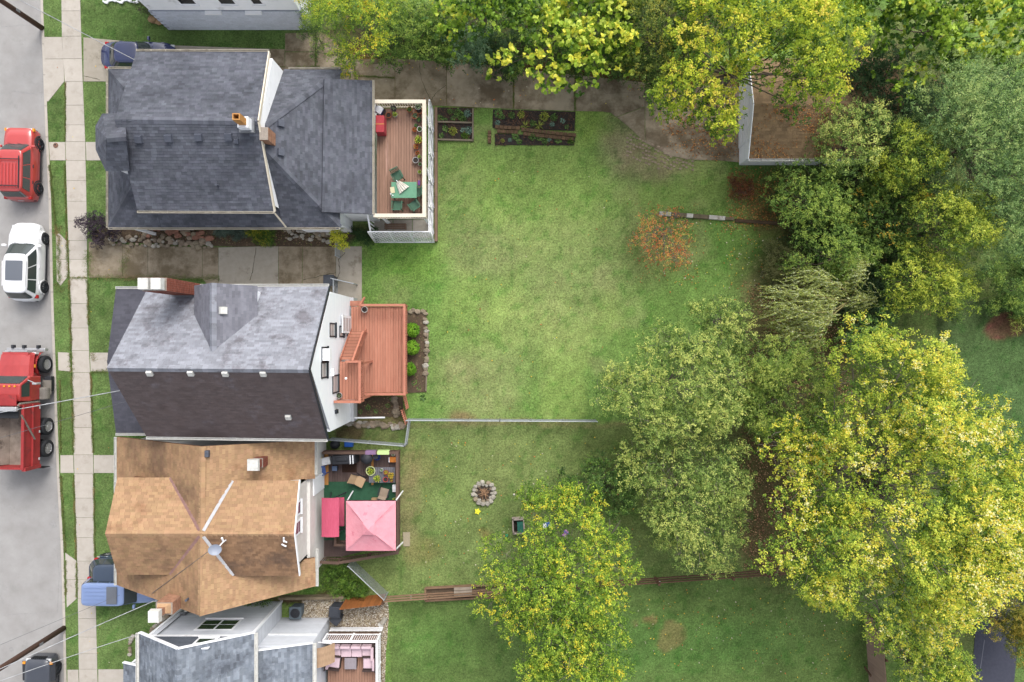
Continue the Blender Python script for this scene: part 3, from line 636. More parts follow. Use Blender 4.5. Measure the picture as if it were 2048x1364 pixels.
# ---- shared materials
m_white = pm('white_paint', C(238, 239, 242, 1.1), C(230, 232, 236, 1.1), 2, .6, bump=.08, bscale=30, c3=C(206, 206, 206), s3=.8, t3=.66, w3=.1, rand=.025)
m_cream = pm('cream_trim', C(232, 222, 204, 1.4), C(216, 205, 184, 1.4), 4, .6, rand=.04)
m_cream2 = pm('dull_cream_gutter', C(206, 198, 182), C(180, 172, 156), 4, .6, c3=C(150, 138, 118), s3=3, t3=.62, w3=.06)
m_alu = pm('white_gutter_metal', C(232, 232, 228, 1.4), C(205, 203, 196, 1.4), 6, .45, c3=C(150, 142, 126), s3=3, t3=.7, w3=.06)
m_slate = pm('slate_shingle', C(108, 111, 121), C(89, 92, 102), 2.2, .82, bump=.5, bscale=160, rand=.24, hue=.012, c3=C(80, 83, 92), s3=.45, t3=.55, w3=.1)
m_slate_d = pm('slate_shingle_underlay', C(74, 77, 88), C(66, 69, 80), 3, .9)
m_sheen2 = pm('shingle_sky_sheen', C(154, 157, 167), C(136, 139, 149), 2.4, .6, bump=.4, bscale=160, rand=.2, c3=C(112, 110, 118), s3=.7, t3=.56, w3=.07, spec=.5)  # sky sheen of the upper slope painted into the shingle colour as grey
m_brown2 = pm('dark_brown_shingle', C(108, 96, 96), C(98, 85, 84), 1.6, .7, bump=.4, bscale=160, rand=.12, c3=C(116, 108, 113), s3=.7, t3=.6, w3=.08)  # same roof shingle without the painted sheen, for the darker lower slope
m_brown3 = pm('tan_shingle', C(194, 158, 122), C(180, 145, 110), 2.0, .85, bump=.5, bscale=160, rand=.14, hue=.006, c3=C(164, 126, 94), s3=.4, t3=.6, w3=.07)
m_brown3s = pm('tan_shingle_stained_shaded', C(178, 143, 109), C(158, 125, 94), 1.6, .87, bump=.5, bscale=160, rand=.13, hue=.006, c3=C(134, 107, 83), s3=.34, t3=.54, w3=.09)  # stains, plus shade of the lower wing slope put into the colour
m_brown3u = pm('tan_shingle_underlay', C(128, 92, 66), C(112, 80, 58), 3, .9)
m_grey4 = pm('blue_grey_shingle', C(148, 156, 166), C(122, 130, 142), 2.5, .8, bump=.4, bscale=160, rand=.26, c3=C(100, 106, 116), s3=.7, t3=.55, w3=.1)
m_gar = pm('brown_garage_shingle', C(156, 130, 98), C(136, 112, 84), 2.5, .85, bump=.4, bscale=160, rand=.2)
m_brick = pm('red_brick', C(158, 92, 74), C(132, 74, 60), 6, .9, bump=.4, rand=.22, c3=C(196, 184, 174), s3=7, t3=.66, w3=.05)
m_brick2 = pm('sandy_brick', C(186, 142, 116), C(160, 116, 92), 6, .9, bump=.4, rand=.2)
m_mortar = pm('mortar', C(176, 164, 152), C(150, 140, 130), 8, .95)
m_dark = pm('black_trim', C(48, 54, 62), C(40, 46, 54), 4, .5)
m_lead = pm('lead_flashing', C(150, 152, 156), C(120, 122, 126), 8, .5)
m_soffit = pm('soffit_timber', C(150, 140, 125), None, 4, .8)  # plain mid-tone timber colour for soffits

# ================================================================== house 1: slate-grey house at the top
h1 = thing('house', 'large slate-grey shingled house with a rear sun deck, beside the long driveway', 'house', W(450, 290))
r1 = thing('roof', None, None, W(450, 290)); r1.parent = h1; r1.location = (0, 0, 0); del ORG[r1.name]; ORG[r1.name] = origin(h1)
ZE, ZR = 6.0, 7.9
a, b = W(273, 103, ZE), W(537, 104, ZE); rl, rr = W(229, 239, ZR), W(516, 243, ZR); c, d = W(275, 422, ZE), W(548, 423, ZE)
up1 = plane(a, b, (rl + rr) / 2); dn1 = plane(c, d, (rl + rr) / 2)
rl = zat(up1, rl.x, rl.y); rr = zat(up1, rr.x, rr.y)
shingles(r1, [a, b, rr, rl], (1, 0, 0), m_slate, single=150, under=m_slate_d)
shingles(r1, [c, d, rr - Vector((0, 0, .0)), rl], (1, 0, 0), m_slate, single=60, under=m_slate_d)
ridgecaps(r1, rl + Vector((.3, 0, 0)), rr, m_slate)
xw0, xw1, yw0, yw1 = a.x + .35, d.x - .12, c.y + .35, a.y - .35
zl = 4.2; LA, LB, LC, LD = W(217, 138, zl), W(680, 139, zl), W(680, 455, zl), W(217, 455, zl)
yr = (rl.y + rr.y) / 2
w1 = wall(h1, (xw0, yw0), (xw1, yw0), 0, ZE - .05, m_white); wall(h1, (xw1 - .19, yw1), (xw0 + .19, yw1), 0, ZE - .05, m_white)
wall(h1, (xw0, yw1), (xw0, yw0), 0, ZE - .2, m_white, peak=((yw1 - yr) / (yw1 - yw0), ZR - .25))
gw = wall(h1, (xw1, yw0), (xw1, yw1), 0, ZE - .02, m_white, peak=((yr - yw0) / (yw1 - yw0), ZR - .18))
boards(gw, (xw1, yw0), (xw1, yw1), 4.0, ZE - .02, m_white, .18, peak=((yr - yw0) / (yw1 - yw0), ZR - .18))
# cream rake boards
part('rake_board', MB().bar(b + Vector((.03, .0, -.05)), rr + Vector((.03, 0, -.05)), .06, .2), m_cream, h1); part('rake_board', MB().bar(d + Vector((.03, 0, -.05)), rr + Vector((.03, 0, -.05)), .06, .2), m_cream, h1)

# first-floor skirt roof: hipped porch in front, pent strip along the side, hipped rear wing
ZP = 5.95; tf = (ZP - zl) / (xw0 - LA.x)
fp = plane(LA, LD, Vector((xw0, yr, ZP))); hipd = xw0 - LA.x
bp_ = plane(LD, LC, Vector((LD.x + hipd, LD.y + hipd, ZP))); tp_ = plane(LA, LB, Vector((LA.x + hipd, LA.y - hipd, ZP)))
Pb = zat(bp_, LD.x + hipd, LD.y + hipd); Pt = zat(tp_, LA.x + hipd, LA.y - hipd)
shingles(r1, [LA, LD, Pb, Pt], (0, 1, 0), m_slate, single=30, under=m_slate_d)
apex = Vector((xw1 + .03, yr, 7.05))
shingles(r1, [LD, Vector((xw0, LD.y, zl)), Pb], (1, 0, 0), m_slate, under=m_slate_d)
sk = plane(LD, LC, Vector((LD.x, yw0, zl + (yw0 - LD.y) * tf)))
shingles(r1, [Vector((xw0 + .01, LD.y, zl)), Vector((xw1 + .03, LD.y, zl)), zat(sk, xw1 + .03, yw0 - .002), zat(sk, xw0 + .01, yw0 - .002)], (1, 0, 0), m_slate, under=m_slate_d)
shingles(r1, [LA, Vector((xw0, LA.y, zl)), Pt], (1, 0, 0), m_slate, under=m_slate_d)
RB = Vector((xw1 + .03, LB.y, zl)); RC = Vector((xw1 + .03, LC.y, zl)); apB = Vector((xw1 + .03, W(533, 250, 7.05).y, 7.05)); apC = Vector((xw1 + .03, W(533, 300, 7.05).y, 7.05))
shingles(r1, [RB, LB, apB], (1, 0, 0), m_slate, single=20, under=m_slate_d); shingles(r1, [RC, LC, apC], (1, 0, 0), m_slate, single=10, under=m_slate_d)
rp1 = plane(LB, LC, (apB + apC) / 2); shingles(r1, [LB, LC, apC, apB], (0, 1, 0), m_slate, under=m_slate_d)
ridgecaps(r1, LB, apB, m_slate); ridgecaps(r1, LC, apC, m_slate); ridgecaps(r1, LD, Pb, m_slate); ridgecaps(r1, LA, Pt, m_slate)
s0, s1 = W(745, 161, 3.7), W(745, 428, 3.7); e0, e1 = W(648, 157, 5.0), W(644, 424, 5.0)
sp = plane(s0, s1, (e0 + e1) / 2); e0 = zat(sp, e0.x, e0.y); e1 = zat(sp, e1.x, e1.y)
shingles(r1, [s0, s1, e1, e0], (0, 1, 0), m_slate, single=30, under=m_slate_d)
# two-storey front bay roof
bz, bt = 7.0, 8.25
B0, B1, B2, B3, B4, B5 = W(205, 227, bz), W(250, 227, bz), W(259, 342, bz), W(212, 342, bz), W(192, 300, bz), W(191, 252, bz)
t0, t1 = W(213, 277, bt), W(252, 274, bt)
for q in ([B0, B1, t1, t0], [B3, B2, t1, t0], [B4, B3, t0], [B0, B5, t0], [B5, B4, t0]):
    u_ = (q[1] - q[0]); shingles(r1, q, u_, m_slate, under=m_slate_d, thick=.1)
ridgecaps(r1, t0, t1, m_slate)
bw = MB().prism([(p.x * .985 + .1 * 0 + (t0.x - p.x) * .1, p.y + ((t0.y + t1.y) / 2 - p.y) * .12) for p in (B0, B1, B2, B3, B4, B5)], 0, bz - .12); part('bay_wall', bw, m_white, h1)
# ground-floor walls of the rear wing and the porch posts
x2, x3 = LC.x - .3, s0.x - .3
wall(h1, (xw1 + .02, LC.y + .4), (x2, LC.y + .4), 0, zl - .15, m_white); wall(h1, (x2, LB.y - .4), (xw1 + .02, LB.y - .4), 0, zl - .15, m_white)
wall(h1, (x2 + .01, s1.y + .25), (x3, s1.y + .25), 0, 3.5, m_white); ww = wall(h1, (x3, s1.y + .44), (x3, s0.y - .44), 0, 3.5, m_white); wall(h1, (x3, s0.y - .25), (x2 + .01, s0.y - .25), 0, 3.5, m_white)
boards(ww, (x3, s1.y + .44), (x3, s0.y - .44), .2, 2.95, m_white, .2); wall(h1, (x2, LC.y + .6), (x2, LB.y - .6), 0, 3.2, m_white)
for yy in (LA.y - .3, 12.6, 9.6, LD.y + .3): part('porch_post', MB().box((LA.x + .35, yy, zl / 2 - .1), (.16, .16, zl - .2)), m_white, h1)
part('porch_floor', MB().box(((LA.x + xw0) / 2, yr, .3), (xw0 - LA.x - .3, LA.y - LD.y - .4, .5)), m_conc, h1)
# gutters
V3 = Vector
gutter(h1, W(275, 422, ZE), W(548, 423, ZE), m_cream2, (0, -1, 0), w=.085); gutter(h1, a, b, m_cream2, (0, 1, 0), w=.085)
gutter(h1, LD, LC, m_cream2, (0, -1, 0), w=.085); gutter(h1, V3((xw1 + .3, LB.y, zl)), LB, m_cream2, (0, 1, 0), w=.085); gutter(h1, LA, LD, m_cream2, (-1, 0, 0), w=.085); gutter(h1, s0, s1, m_cream2, (1, 0, 0), w=.085); gutter(h1, LA, V3((xw0, LA.y, zl)), m_cream2, (0, 1, 0), w=.085)
downpipe(h1, [d + V3((.0, -.06, -.05)), V3((d.x + .05, LC.y + .02, zl + .1))], m_cream, .045)
m_vent = pm('dark_vent_metal', C(96, 100, 112), C(84, 88, 100), 8, .5)
for px, py in ((278, 278), (338, 276), (398, 274), (458, 273)): boxvent(r1, onp(dn1, px, py), dn1[1], m_vent)
boxvent(r1, onp(dn1, 474, 282), dn1[1], m_vent, .2, .14); boxvent(r1, onp(rp1, 560, 247), rp1[1], m_vent); boxvent(r1, onp(rp1, 560, 305), rp1[1], m_vent)
p = onp(dn1, 437, 372); part('vent_pipe', MB().tube([p, p + V3((0, 0, .3))], .05, 10), m_vent, r1)
# clay-pot chimney on the ridge and brick stack in the gable
p = onp(up1, 493, 250); ch = part('chimney', MB().box((p.x, p.y, p.z + .12), (.52, .52, .7)), m_white, h1)
part('flashing', MB().box((p.x, p.y, p.z - .05), (.72, .72, .16)), m_lead, ch)
fl_ = MB(); zf = p.z + .45
for dx, dy, sx, sy in ((0, .13, .36, .05), (0, -.13, .36, .05), (.155, 0, .05, .21), (-.155, 0, .05, .21)): fl_.box((p.x + dx - .0, p.y + dy, zf + .4), (sx, sy, .85))
part('clay_flue', fl_, pm('orange_clay', C(214, 160, 96), C(196, 138, 76), 5, .8), ch); part('flue_core', MB().box((p.x, p.y, zf + .2), (.25, .2, .3)), m_dark, ch)  # dark block filling the inside of the flue
p = W(527, 276, 7.0); bricks(h1, (xw1 + .22, p.y), .42, .62, 6.2, 7.75, m_brick2, m_mortar)

# ================================================================== house 2: dark shingle roof with sky sheen painted on the upper slope, white rear gable, red deck
h2 = thing('house', 'white house with a steep dark-shingled gable roof and a red deck behind', 'house', W(430, 720))
def subroof(h):
    r = bpy.data.objects.new('roof', None); r.empty_display_size = .2; COL.objects.link(r); r.parent = h; ORG[r.name] = origin(h); return r
r2 = subroof(h2); ZE, ZR = 5.5, 9.15
a, b = W(297, 574, ZE), W(658, 573, ZE); c, d = W(293, 873, ZE), W(655, 878, ZE); rl, rr = W(213, 736, ZR), W(618, 739, ZR)
up2 = plane(a, b, (rl + rr) / 2); dn2 = plane(c, d, (rl + rr) / 2); rl = zat(up2, rl.x, rl.y); rr = zat(up2, rr.x, rr.y)
shingles(r2, [a, b, rr, rl], (1, 0, 0), m_sheen2, expo=.15, tab=.32, single=170, jitter=.15, under=m_brown2, lift=.02)
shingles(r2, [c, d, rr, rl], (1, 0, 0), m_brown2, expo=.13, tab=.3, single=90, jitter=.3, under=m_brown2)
ridgecaps(r2, rl, rr, m_sheen2, slope=.9)
# porch roof in front
zp = 2.9; PA, PD = W(232, 578, zp), W(232, 866, zp); xb = a.x + .25
m_porch2 = pm('dark_porch_shingle', C(92, 92, 102), C(80, 80, 90), 2, .8, bump=.4, bscale=160, rand=.14)
pr0, pr1 = V3((PA.x, (PA.y + PD.y) / 2, 3.75)), V3((xb, (PA.y + PD.y) / 2, 3.75))
shingles(r2, [PA, V3((xb, PA.y, zp)), pr1, pr0], (1, 0, 0), m_porch2); shingles(r2, [PD, V3((xb, PD.y, zp)), pr1, pr0], (1, 0, 0), m_porch2)
gutter(h2, PA, V3((xb, PA.y, zp)), m_alu, (0, 1, 0)); gutter(h2, PD, V3((xb, PD.y, zp)), m_alu, (0, -1, 0))
for yy in (PA.y - .25, PD.y + .25, -1.2): part('porch_post', MB().box((PA.x + .3, yy, zp / 2), (.14, .14, zp - .1)), m_white, h2)
part('porch_floor', MB().box(((PA.x + xb) / 2, (PA.y + PD.y) / 2, .3), (xb - PA.x - .3, PA.y - PD.y - .4, .5)), m_conc, h2)
# walls
X0, X1, Y0, Y1 = a.x + .3, -9.56, c.y + .25, a.y - .25; YR = (rl.y + rr.y) / 2; tpk = (YR - Y0) / (Y1 - Y0)
X1_H2 = X1
m_wsid = pm('white_vinyl', C(238, 241, 247, 1.08), C(232, 236, 243, 1.08), 3, .5, rand=.02)
wall(h2, (X0, Y0), (X1, Y0), 0, ZE, m_wsid); wall(h2, (X1, Y1), (X0, Y1), 0, ZE, m_wsid); wall(h2, (X0, Y1 - .19), (X0, Y0 + .19), 0, ZE - .2, m_wsid, peak=(1 - tpk, ZR - .3))
gw = wall(h2, (X1 + .001, Y0 + .19), (X1 + .001, Y1 - .19), 0, ZE - .02, m_wsid, peak=(tpk, ZR - .17))
m_found = pm('painted_foundation', C(214, 216, 220), C(200, 202, 206), 3, .8, bump=.3)
part('foundation', MB().box(((X1 + .09), (Y0 + Y1) / 2, .5), (.2, Y1 - Y0 - .02, 1.0)), m_found, h2)
boards(gw, (X1 + .001, Y0 + .02), (X1 + .001, Y1 - .02), 1.05, ZE - .02, m_wsid, .2, peak=(tpk, ZR - .17), proud=.016)
for p_, q_ in ((b, rr), (d, rr)): part('rake_trim', MB().bar(p_ + V3((.02, 0, -.05)), q_ + V3((.02, 0, -.05)), .06, .16), m_dark, h2)
gutter(h2, a, b, m_alu, (0, 1, 0)); gutter(h2, c, d, m_alu, (0, -1, 0))
A2, B2_ = (X1, Y0), (X1, Y1)
m_blind = pm('window_with_white_blind', C(225, 228, 230), C(196, 200, 204), 9, .15, stretch=(1, 12, 1), spec=.7)
def w2(px, py, w, h, z, **k):
    q = W(px, py, z + h / 2); window(h2, A2, B2_, q.y - Y0, z, w, h, m_dark, m_blind, fr=.07, **k)
w2(653, 660, .62, 1.0, 4.6); w2(677, 663, .5, .8, 2.8, mid=False); w2(629, 709, .65, .9, 6.2); w2(626, 740, .7, .95, 6.25); w2(661, 768, .85, 1.15, 3.9); 
q = W(650, 820, 3.6); part('meter_box', MB().box((X1 + .06, q.y, 4.4), (.12, .22, .4)), m_dark, h2)
q = W(634, 709, 6.9); part('air_conditioner', MB().box((X1 + .22, q.y, 6.9), (.36, .6, .42)), m_white, h2)
q = W(655, 745, 5.5); part('floodlight', MB().box((X1 + .08, q.y, 5.3), (.14, .4, .14)), m_white, h2)
# dormer
dpk = onp(up2, 422, 704); zd = dpk.z; f1 = W(425, 564, zd); ze_d = zd - 1.6
da, db = W(389, 571, ze_d), W(515, 572, ze_d); f1 = V3(((da.x + db.x) / 2, da.y, zd)); dpk = V3((f1.x, dpk.y, zd))
va = zat(up2, da.x, 0); 
def yon(pl, x, z):  # y where the plane has height z at x
    a_, n_ = pl; return a_.y + (n_.z * (a_.z - z) - n_.x * (x - a_.x)) / n_.y
dpk.y = yon(up2, f1.x, zd); ia, ib = V3((da.x, yon(up2, da.x, ze_d), ze_d)), V3((db.x, yon(up2, db.x, ze_d), ze_d))
shingles(r2, [da, ia, dpk, f1], (0, 1, 0), pm('weathered_dormer_shingle', C(140, 141, 151), C(120, 120, 130), 2, .7, bump=.4, bscale=160, rand=.18), tab=.3, jitter=.2, thick=.1); shingles(r2, [db, ib, dpk, f1], (0, 1, 0), MATS['weathered_dormer_shingle'], tab=.32, jitter=.1, single=30, thick=.1)
ridgecaps(r2, f1, dpk, m_sheen2, slope=.9)
part('dormer_wall', MB().slab([V3((da.x + .25, da.y - .25, ZE - .3)), V3((db.x - .25, da.y - .25, ZE - .3)), V3((db.x - .25, da.y - .25, ze_d)), V3((f1.x, da.y - .25, zd - .25)), V3((da.x + .25, da.y - .25, ze_d))], (0, -.15, 0)), m_wsid, h2)
for x_ in (da.x + .3, db.x - .3): part('dormer_cheek', MB().slab([V3((x_, da.y - .3, ZE - .2)), V3((x_, da.y - .3, ze_d - .05)), V3((x_, yon(up2, x_, ze_d - .05), ze_d - .05))], (.08, 0, 0)), m_wsid, h2)
for px, py in ((300, 745), (382, 745), (451, 746), (527, 746), (577, 833)): boxvent(r2, onp(dn2, px, py), dn2[1], m_lead, .27, .13, light=m_alu)
dpl = plane(db, ib, f1); boxvent(r2, onp(dpl, 445, 621), dpl[1], m_lead, .34, .15, light=m_alu)
# chimney on the driveway side
cz = W(372, 588, 6.2); chx, chy = W(386, 590, 5.4).x, Y1 - .0
chm = bricks(h2, (chx - .15, chy + .1), 1.15, .62, 4.6, 9.0, m_brick, m_mortar)
for k in (-1, 1): part('chimney_cap', MB().box((chx - .15 + k * .3, chy + .1, 9.3), (.5, .56, .34), tap=.94), m_alu, chm)
part('flashing', MB().box((chx - .15, chy - .3, 5.85), (1.35, .2, .3)), m_lead, chm)

# ================================================================== house 3: tan shingled cross-gable
h3 = thing('house', 'house with a tan-brown shingled cross-gable roof and pale stucco rear gable', 'house', W(430, 1030))
r3 = subroof(h3); ZE, ZR = 3.4, 6.4
a, b = W(234, 874, ZE), W(234, 1170, ZE); c, d = W(630, 880, ZE), W(632, 1172, ZE); rt, rb = W(404, 893, ZR), W(400, 1232, ZR)
fr3 = plane(a, b, (rt + rb) / 2); bk3 = plane(c, d, (rt + rb) / 2); rt = zat(fr3, rt.x, rt.y); rb = zat(fr3, rb.x, rb.y)
shingles(r3, [a, b, rb, rt], (0, 1, 0), m_brown3s, expo=.15, tab=.27, lift=.022, single=110, under=m_brown3u)
for y0_, y1_ in ((c.y, -7.65), (-12.05, d.y)):
    k_ = lambda y: rt + (rb - rt) * ((y - rt.y) / (rb.y - rt.y))
    shingles(r3, [V3((c.x, y0_, ZE)), V3((c.x, y1_, ZE)), zat(bk3, rt.x, y1_), zat(bk3, rt.x, rt.y)] if y0_ == c.y else [V3((c.x, y0_, ZE)), d, zat(bk3, rb.x, rb.y), zat(bk3, rt.x, y0_)], (0, 1, 0), m_brown3, expo=.15, tab=.27, lift=.022, single=55, under=m_brown3u)
shingles(r3, [zat(bk3, -11.62, -7.655), zat(bk3, -11.62, -12.045), zat(bk3, rt.x, -12.045), zat(bk3, rt.x, -7.655)], (0, 1, 0), m_brown3, expo=.15, tab=.27, lift=.022, under=m_brown3u)
ridgecaps(r3, rt, rb, m_brown3, slope=.6)
# front gable wing
zw, zt = 5.35, 6.42; wa, wb = W(235, 955, zw), W(235, 1149, zw); k0 = W(209, 1067, zt); k1 = V3((rt.x, k0.y, zt))
def xon(pl, y, z): a_, n_ = pl; return a_.x + (n_.z * (a_.z - z) - n_.y * (y - a_.y)) / n_.x
ea, eb = V3((xon(fr3, wa.y, zw) + .02, wa.y, zw)), V3((xon(fr3, wb.y, zw) + .02, wb.y, zw))
kx = (wa.x + wb.x) / 2
pA = [V3((kx, wa.y, zw)), ea, k1, V3((kx, k0.y, zt))]; pB = [V3((kx, wb.y, zw)), eb, k1, V3((kx, k0.y, zt))]
shingles(r3, pA, (1, 0, 0), m_brown3, expo=.15, tab=.28, lift=.022, single=40, under=m_brown3u, thick=.12); shingles(r3, pB, (1, 0, 0), m_brown3s, expo=.15, tab=.28, lift=.022, single=20, under=m_brown3u, thick=.12)
ridgecaps(r3, pA[3], k1, m_brown3, slope=.5)
m_flash = pm('rusty_valley_flashing', C(166, 130, 122), C(140, 104, 98), 5, .5)
m_flashw = pm('white_valley_flashing', C(214, 214, 216), C(190, 190, 194), 5, .4)
up_ = V3((0, 0, .035))
for e_ in (ea, eb): part('valley_flashing', MB().bar(e_ + up_ * .6, k1 + (e_ - k1) * .06 + up_, .17, .03), m_flash, r3)
for yy, e_ in ((wa.y - .25, ea), (wb.y + .25, eb)): part('wing_wall', MB().slab([V3((kx + .3, yy, 0)), V3((kx + .3, yy, zw - .1)), V3((e_.x, yy, zw - .1)), V3((e_.x, yy, 3.0)), V3((e_.x, yy, 0))], (0, .1, 0)), m_brown3u, h3)
part('gable_wall', MB().slab([V3((kx + .28, wa.y - .3, 0)), V3((kx + .28, wb.y + .3, 0)), V3((kx + .28, wb.y + .3, zw - .1)), V3((kx + .28, k0.y, zt - .15)), V3((kx + .28, wa.y - .3, zw - .1))], (.12, 0, 0)), m_white, h3)
# rear gable wing
zw2 = 5.6; wc, wd = W(597, 961, zw2), W(599, 1151, zw2); k2 = V3((rt.x, k0.y - .02, zt)); kx2 = (wc.x + wd.x) / 2
ec, ed = V3((xon(bk3, wc.y, zw2) - .02, wc.y, zw2)), V3((xon(bk3, wd.y, zw2) - .02, wd.y, zw2))
pC = [V3((kx2, wc.y, zw2)), ec, k2, V3((kx2, k2.y, zt))]; pD = [V3((kx2, wd.y, zw2)), ed, k2, V3((kx2, k2.y, zt))]
shingles(r3, pC, (1, 0, 0), m_brown3, expo=.15, tab=.28, lift=.022, single=20, under=m_brown3u, thick=.12)
m_brown3d = pm('tan_shingle_streaked_shaded', C(158, 124, 94), C(132, 102, 78), 1.2, .87, bump=.5, bscale=160, rand=.2, c3=C(110, 88, 72), s3=.5, t3=.52, w3=.1)  # streaks, plus shade of this lower slope put into the base colour
shingles(r3, pD, (1, 0, 0), m_brown3d, expo=.15, tab=.28, lift=.022, under=m_brown3u, thick=.12); ridgecaps(r3, pC[3], k2, m_brown3, slope=.5)
for e_ in (ec, ed): part('valley_flashing', MB().bar(e_ + up_ * .6, k2 + (e_ - k2) * .06 + up_, .16, .03), m_flashw, r3)
m_stucco = pm('cream_stucco', C(234, 231, 226, 1.35), C(222, 218, 212, 1.35), 3, .75, bump=.2, bscale=60)
XW = -11.42; gy0, gy1 = wd.y + .3, wc.y - .3
gw3 = wall(h3, (XW, gy0), (XW, gy1), 0, zw2 - .2, m_stucco, peak=((k2.y - gy0) / (gy1 - gy0), zt - .2))
for yy in (gy1, gy0 + .1): part('wing_wall', MB().slab([V3((XW, yy, 0)), V3((XW, yy, zw2 - .12)), V3((ec.x, yy, zw2 - .12)), V3((ec.x, yy, 0))], (0, -.1, 0)), m_stucco, h3)
for i_, p_ in enumerate((pC, pD)): part('rake_board', MB().bar(p_[0] + V3((.03, 0, -.06)), p_[3] + V3((.03, 0, -.06)), .05, .16), m_white, h3)
def w3(px, py, w, h, z): window(h3, (XW, gy0), (XW, gy1), W(px, py, z + h / 2).y - gy0, z, w, h, m_white, fr=.08)
w3(594, 1017, .6, .85, 4.6); w3(592, 1055, .6, .85, 4.6); w3(623, 1081, .7, 1.1, 1.9)
# lower walls
x0_, x1_, yb_, yt_ = a.x + .35, c.x - .3, b.y + .35, a.y - .35
wall(h3, (x0_, yb_), (x1_, yb_), 0, ZE - .1, m_stucco, peak=((rb.x - x0_) / (x1_ - x0_), ZR - .25)); wall(h3, (x1_, yt_), (x0_, yt_), 0, ZE - .1, m_stucco, peak=(1 - (rt.x - x0_) / (x1_ - x0_), ZR - .25))
wall(h3, (x0_, yt_ - .19), (x0_, yb_ + .19), 0, ZE - .1, m_stucco); wall(h3, (x1_, yb_ + .19), (x1_, yt_ - .19), 0, ZE - .1, m_stucco)
q0 = W(614, 957, 3.3); part('rear_door', MB().box((x1_ + .03, W(628, 968, 1.8).y, 1.7), (.07, .95, 2.1)), m_white, h3)
gutter(h3, a, b, m_alu, (-1, 0, 0)); gutter(h3, c, V3((c.x, wc.y - .1, ZE)), m_alu, (1, 0, 0)); gutter(h3, d, V3((d.x, W(632, 1098, ZE).y, ZE)), m_alu, (1, 0, 0))
downpipe(h3, [c + V3((.1, -.1, -.1)), V3((x1_ + .08, yt_, 2.4)), V3((x1_ + .08, yt_, .1))], m_alu)
# satellite dish, bracket, vents, chimneys
dpl = plane(pD[0], pD[1], pD[2]); p = onp(dpl, 452, 1080)
sd = part('dish_mount', MB().tube([p, p + V3((0, 0, .35)), p + V3((-.25, -.3, .55))], .03, 8), m_white, r3)
ds = MB(); c0 = p + V3((-.3, -.3, .62)); nrm = V3((.35, .1, .93)).normalized(); sx_ = nrm.cross(V3((0, 1, 0))).normalized(); sy_ = nrm.cross(sx_); rows = []
for i in range(5):
    rr_ = .32 * i / 4; rows.append([c0 + sx_ * math.cos(t * math.pi / 10) * rr_ + sy_ * math.sin(t * math.pi / 10) * rr_ * .85 + nrm * (.1 * (i / 4) ** 2) for t in range(21)])
ds.grid(rows); part('satellite_dish', ds, pm('grey_dish', C(160, 168, 184), C(150, 158, 174), 4, .4), r3, smooth=True)
part('dish_feed', MB().tube([p + V3((0, 0, .3)), p + V3((0, .25, .5))], .05, 8), m_white, r3)
p = onp(dpl, 568, 1084); part('antenna_bracket', MB().bar(p, p + V3((.05, .28, .2)), .07, .05).bar(p + V3((-.1, -.1, .05)), p + V3((.14, -.2, .08)), .06, .05).bar(p + V3((0, .1, .1)), p + V3((.2, .02, .14)), .05, .05), m_white, r3)
p = onp(fr3, 377, 1197); part('vent_pipe', MB().tube([p, p + V3((0, 0, .3))], .06, 10), m_vent, r3)
p = onp(bk3, 524, 922); cc_ = bricks(h3, (p.x, p.y), .5, .5, p.z - .4, p.z + .55, m_brick, m_mortar); part('chimney_cap', MB().box((p.x - .02, p.y, p.z + 1.2), (.62, .62, .16), tap=.9), m_alu, cc_); part('cap_post', MB().box((p.x, p.y, p.z + .85), (.4, .4, .6)), m_brick, cc_)
p = V3((W(366, 1192, 4.6).x, W(366, 1192, 4.6).y, 0)); cc_ = bricks(h3, (p.x, p.y + .1), .85, .62, 3.2, 6.6, m_brick2, m_mortar); part('chimney_shoulder', MB().box((p.x, p.y + .12, 6.72), (.7, .5, .24), tap=.7), pm('clay_shoulder', C(212, 176, 140), C(196, 156, 118), 5, .85), cc_)
part('flue', MB().box((p.x, p.y + .1, 7.0), (.34, .34, .5)), m_brick2, cc_); part('chimney_cap', MB().box((p.x, p.y + .1, 7.5), (.56, .6, .3), tap=.94), m_alu, cc_)
part('flashing', MB().box((p.x + .5, p.y + .15, 5.35), (.12, .9, .3)), m_lead, cc_)
p = W(415, 907, 6.3); part('ridge_vent', MB().box((p.x, p.y, zat(bk3, p.x, p.y).z + .12), (.2, .34, .18)), m_vent, r3)
# ================================================================== house 4: grey house at the bottom edge
h4 = thing('house', 'grey-shingled house with pale grey siding at the bottom edge', 'house', W(450, 1330))
r4 = subroof(h4); YB = -27.0; ZE, ZR = 5.2, 7.1
m_sid4 = pm('pale_grey_vinyl', C(208, 212, 220, 1.2), C(198, 202, 210, 1.2), 3, .5, rand=.055)
a, b, pk = W(279, 1266, ZE), W(509, 1266, ZE), W(355, 1300, ZR); yF = a.y
pk = V3((pk.x, yF, ZR)); 
shingles(r4, [a, V3((a.x, YB, ZE)), V3((pk.x, YB, ZR)), pk], (0, 1, 0), m_grey4, expo=.15, tab=.33, single=60)
shingles(r4, [b, V3((b.x, YB, ZE)), V3((pk.x, YB, ZR)), pk], (0, 1, 0), m_grey4, expo=.15, tab=.33, single=140)
ridgecaps(r4, pk, V3((pk.x, YB, ZR)), m_grey4, slope=.6)
for p_ in (a, b): part('rake_board', MB().bar(p_ + V3((0, .03, -.03)), pk + V3((0, .03, -.03)), .06, .17), m_white, h4)
X0, X1, YN = a.x + .35, b.x - .3, yF - .3; tp = (X1 - pk.x) / (X1 - X0)
wn4 = wall(h4, (X1, YN), (X0, YN), 0, ZE - .15, m_sid4, peak=(tp, ZR - .2)); boards(wn4, (X1, YN), (X0, YN), .35, ZE - .2, m_sid4, .19)
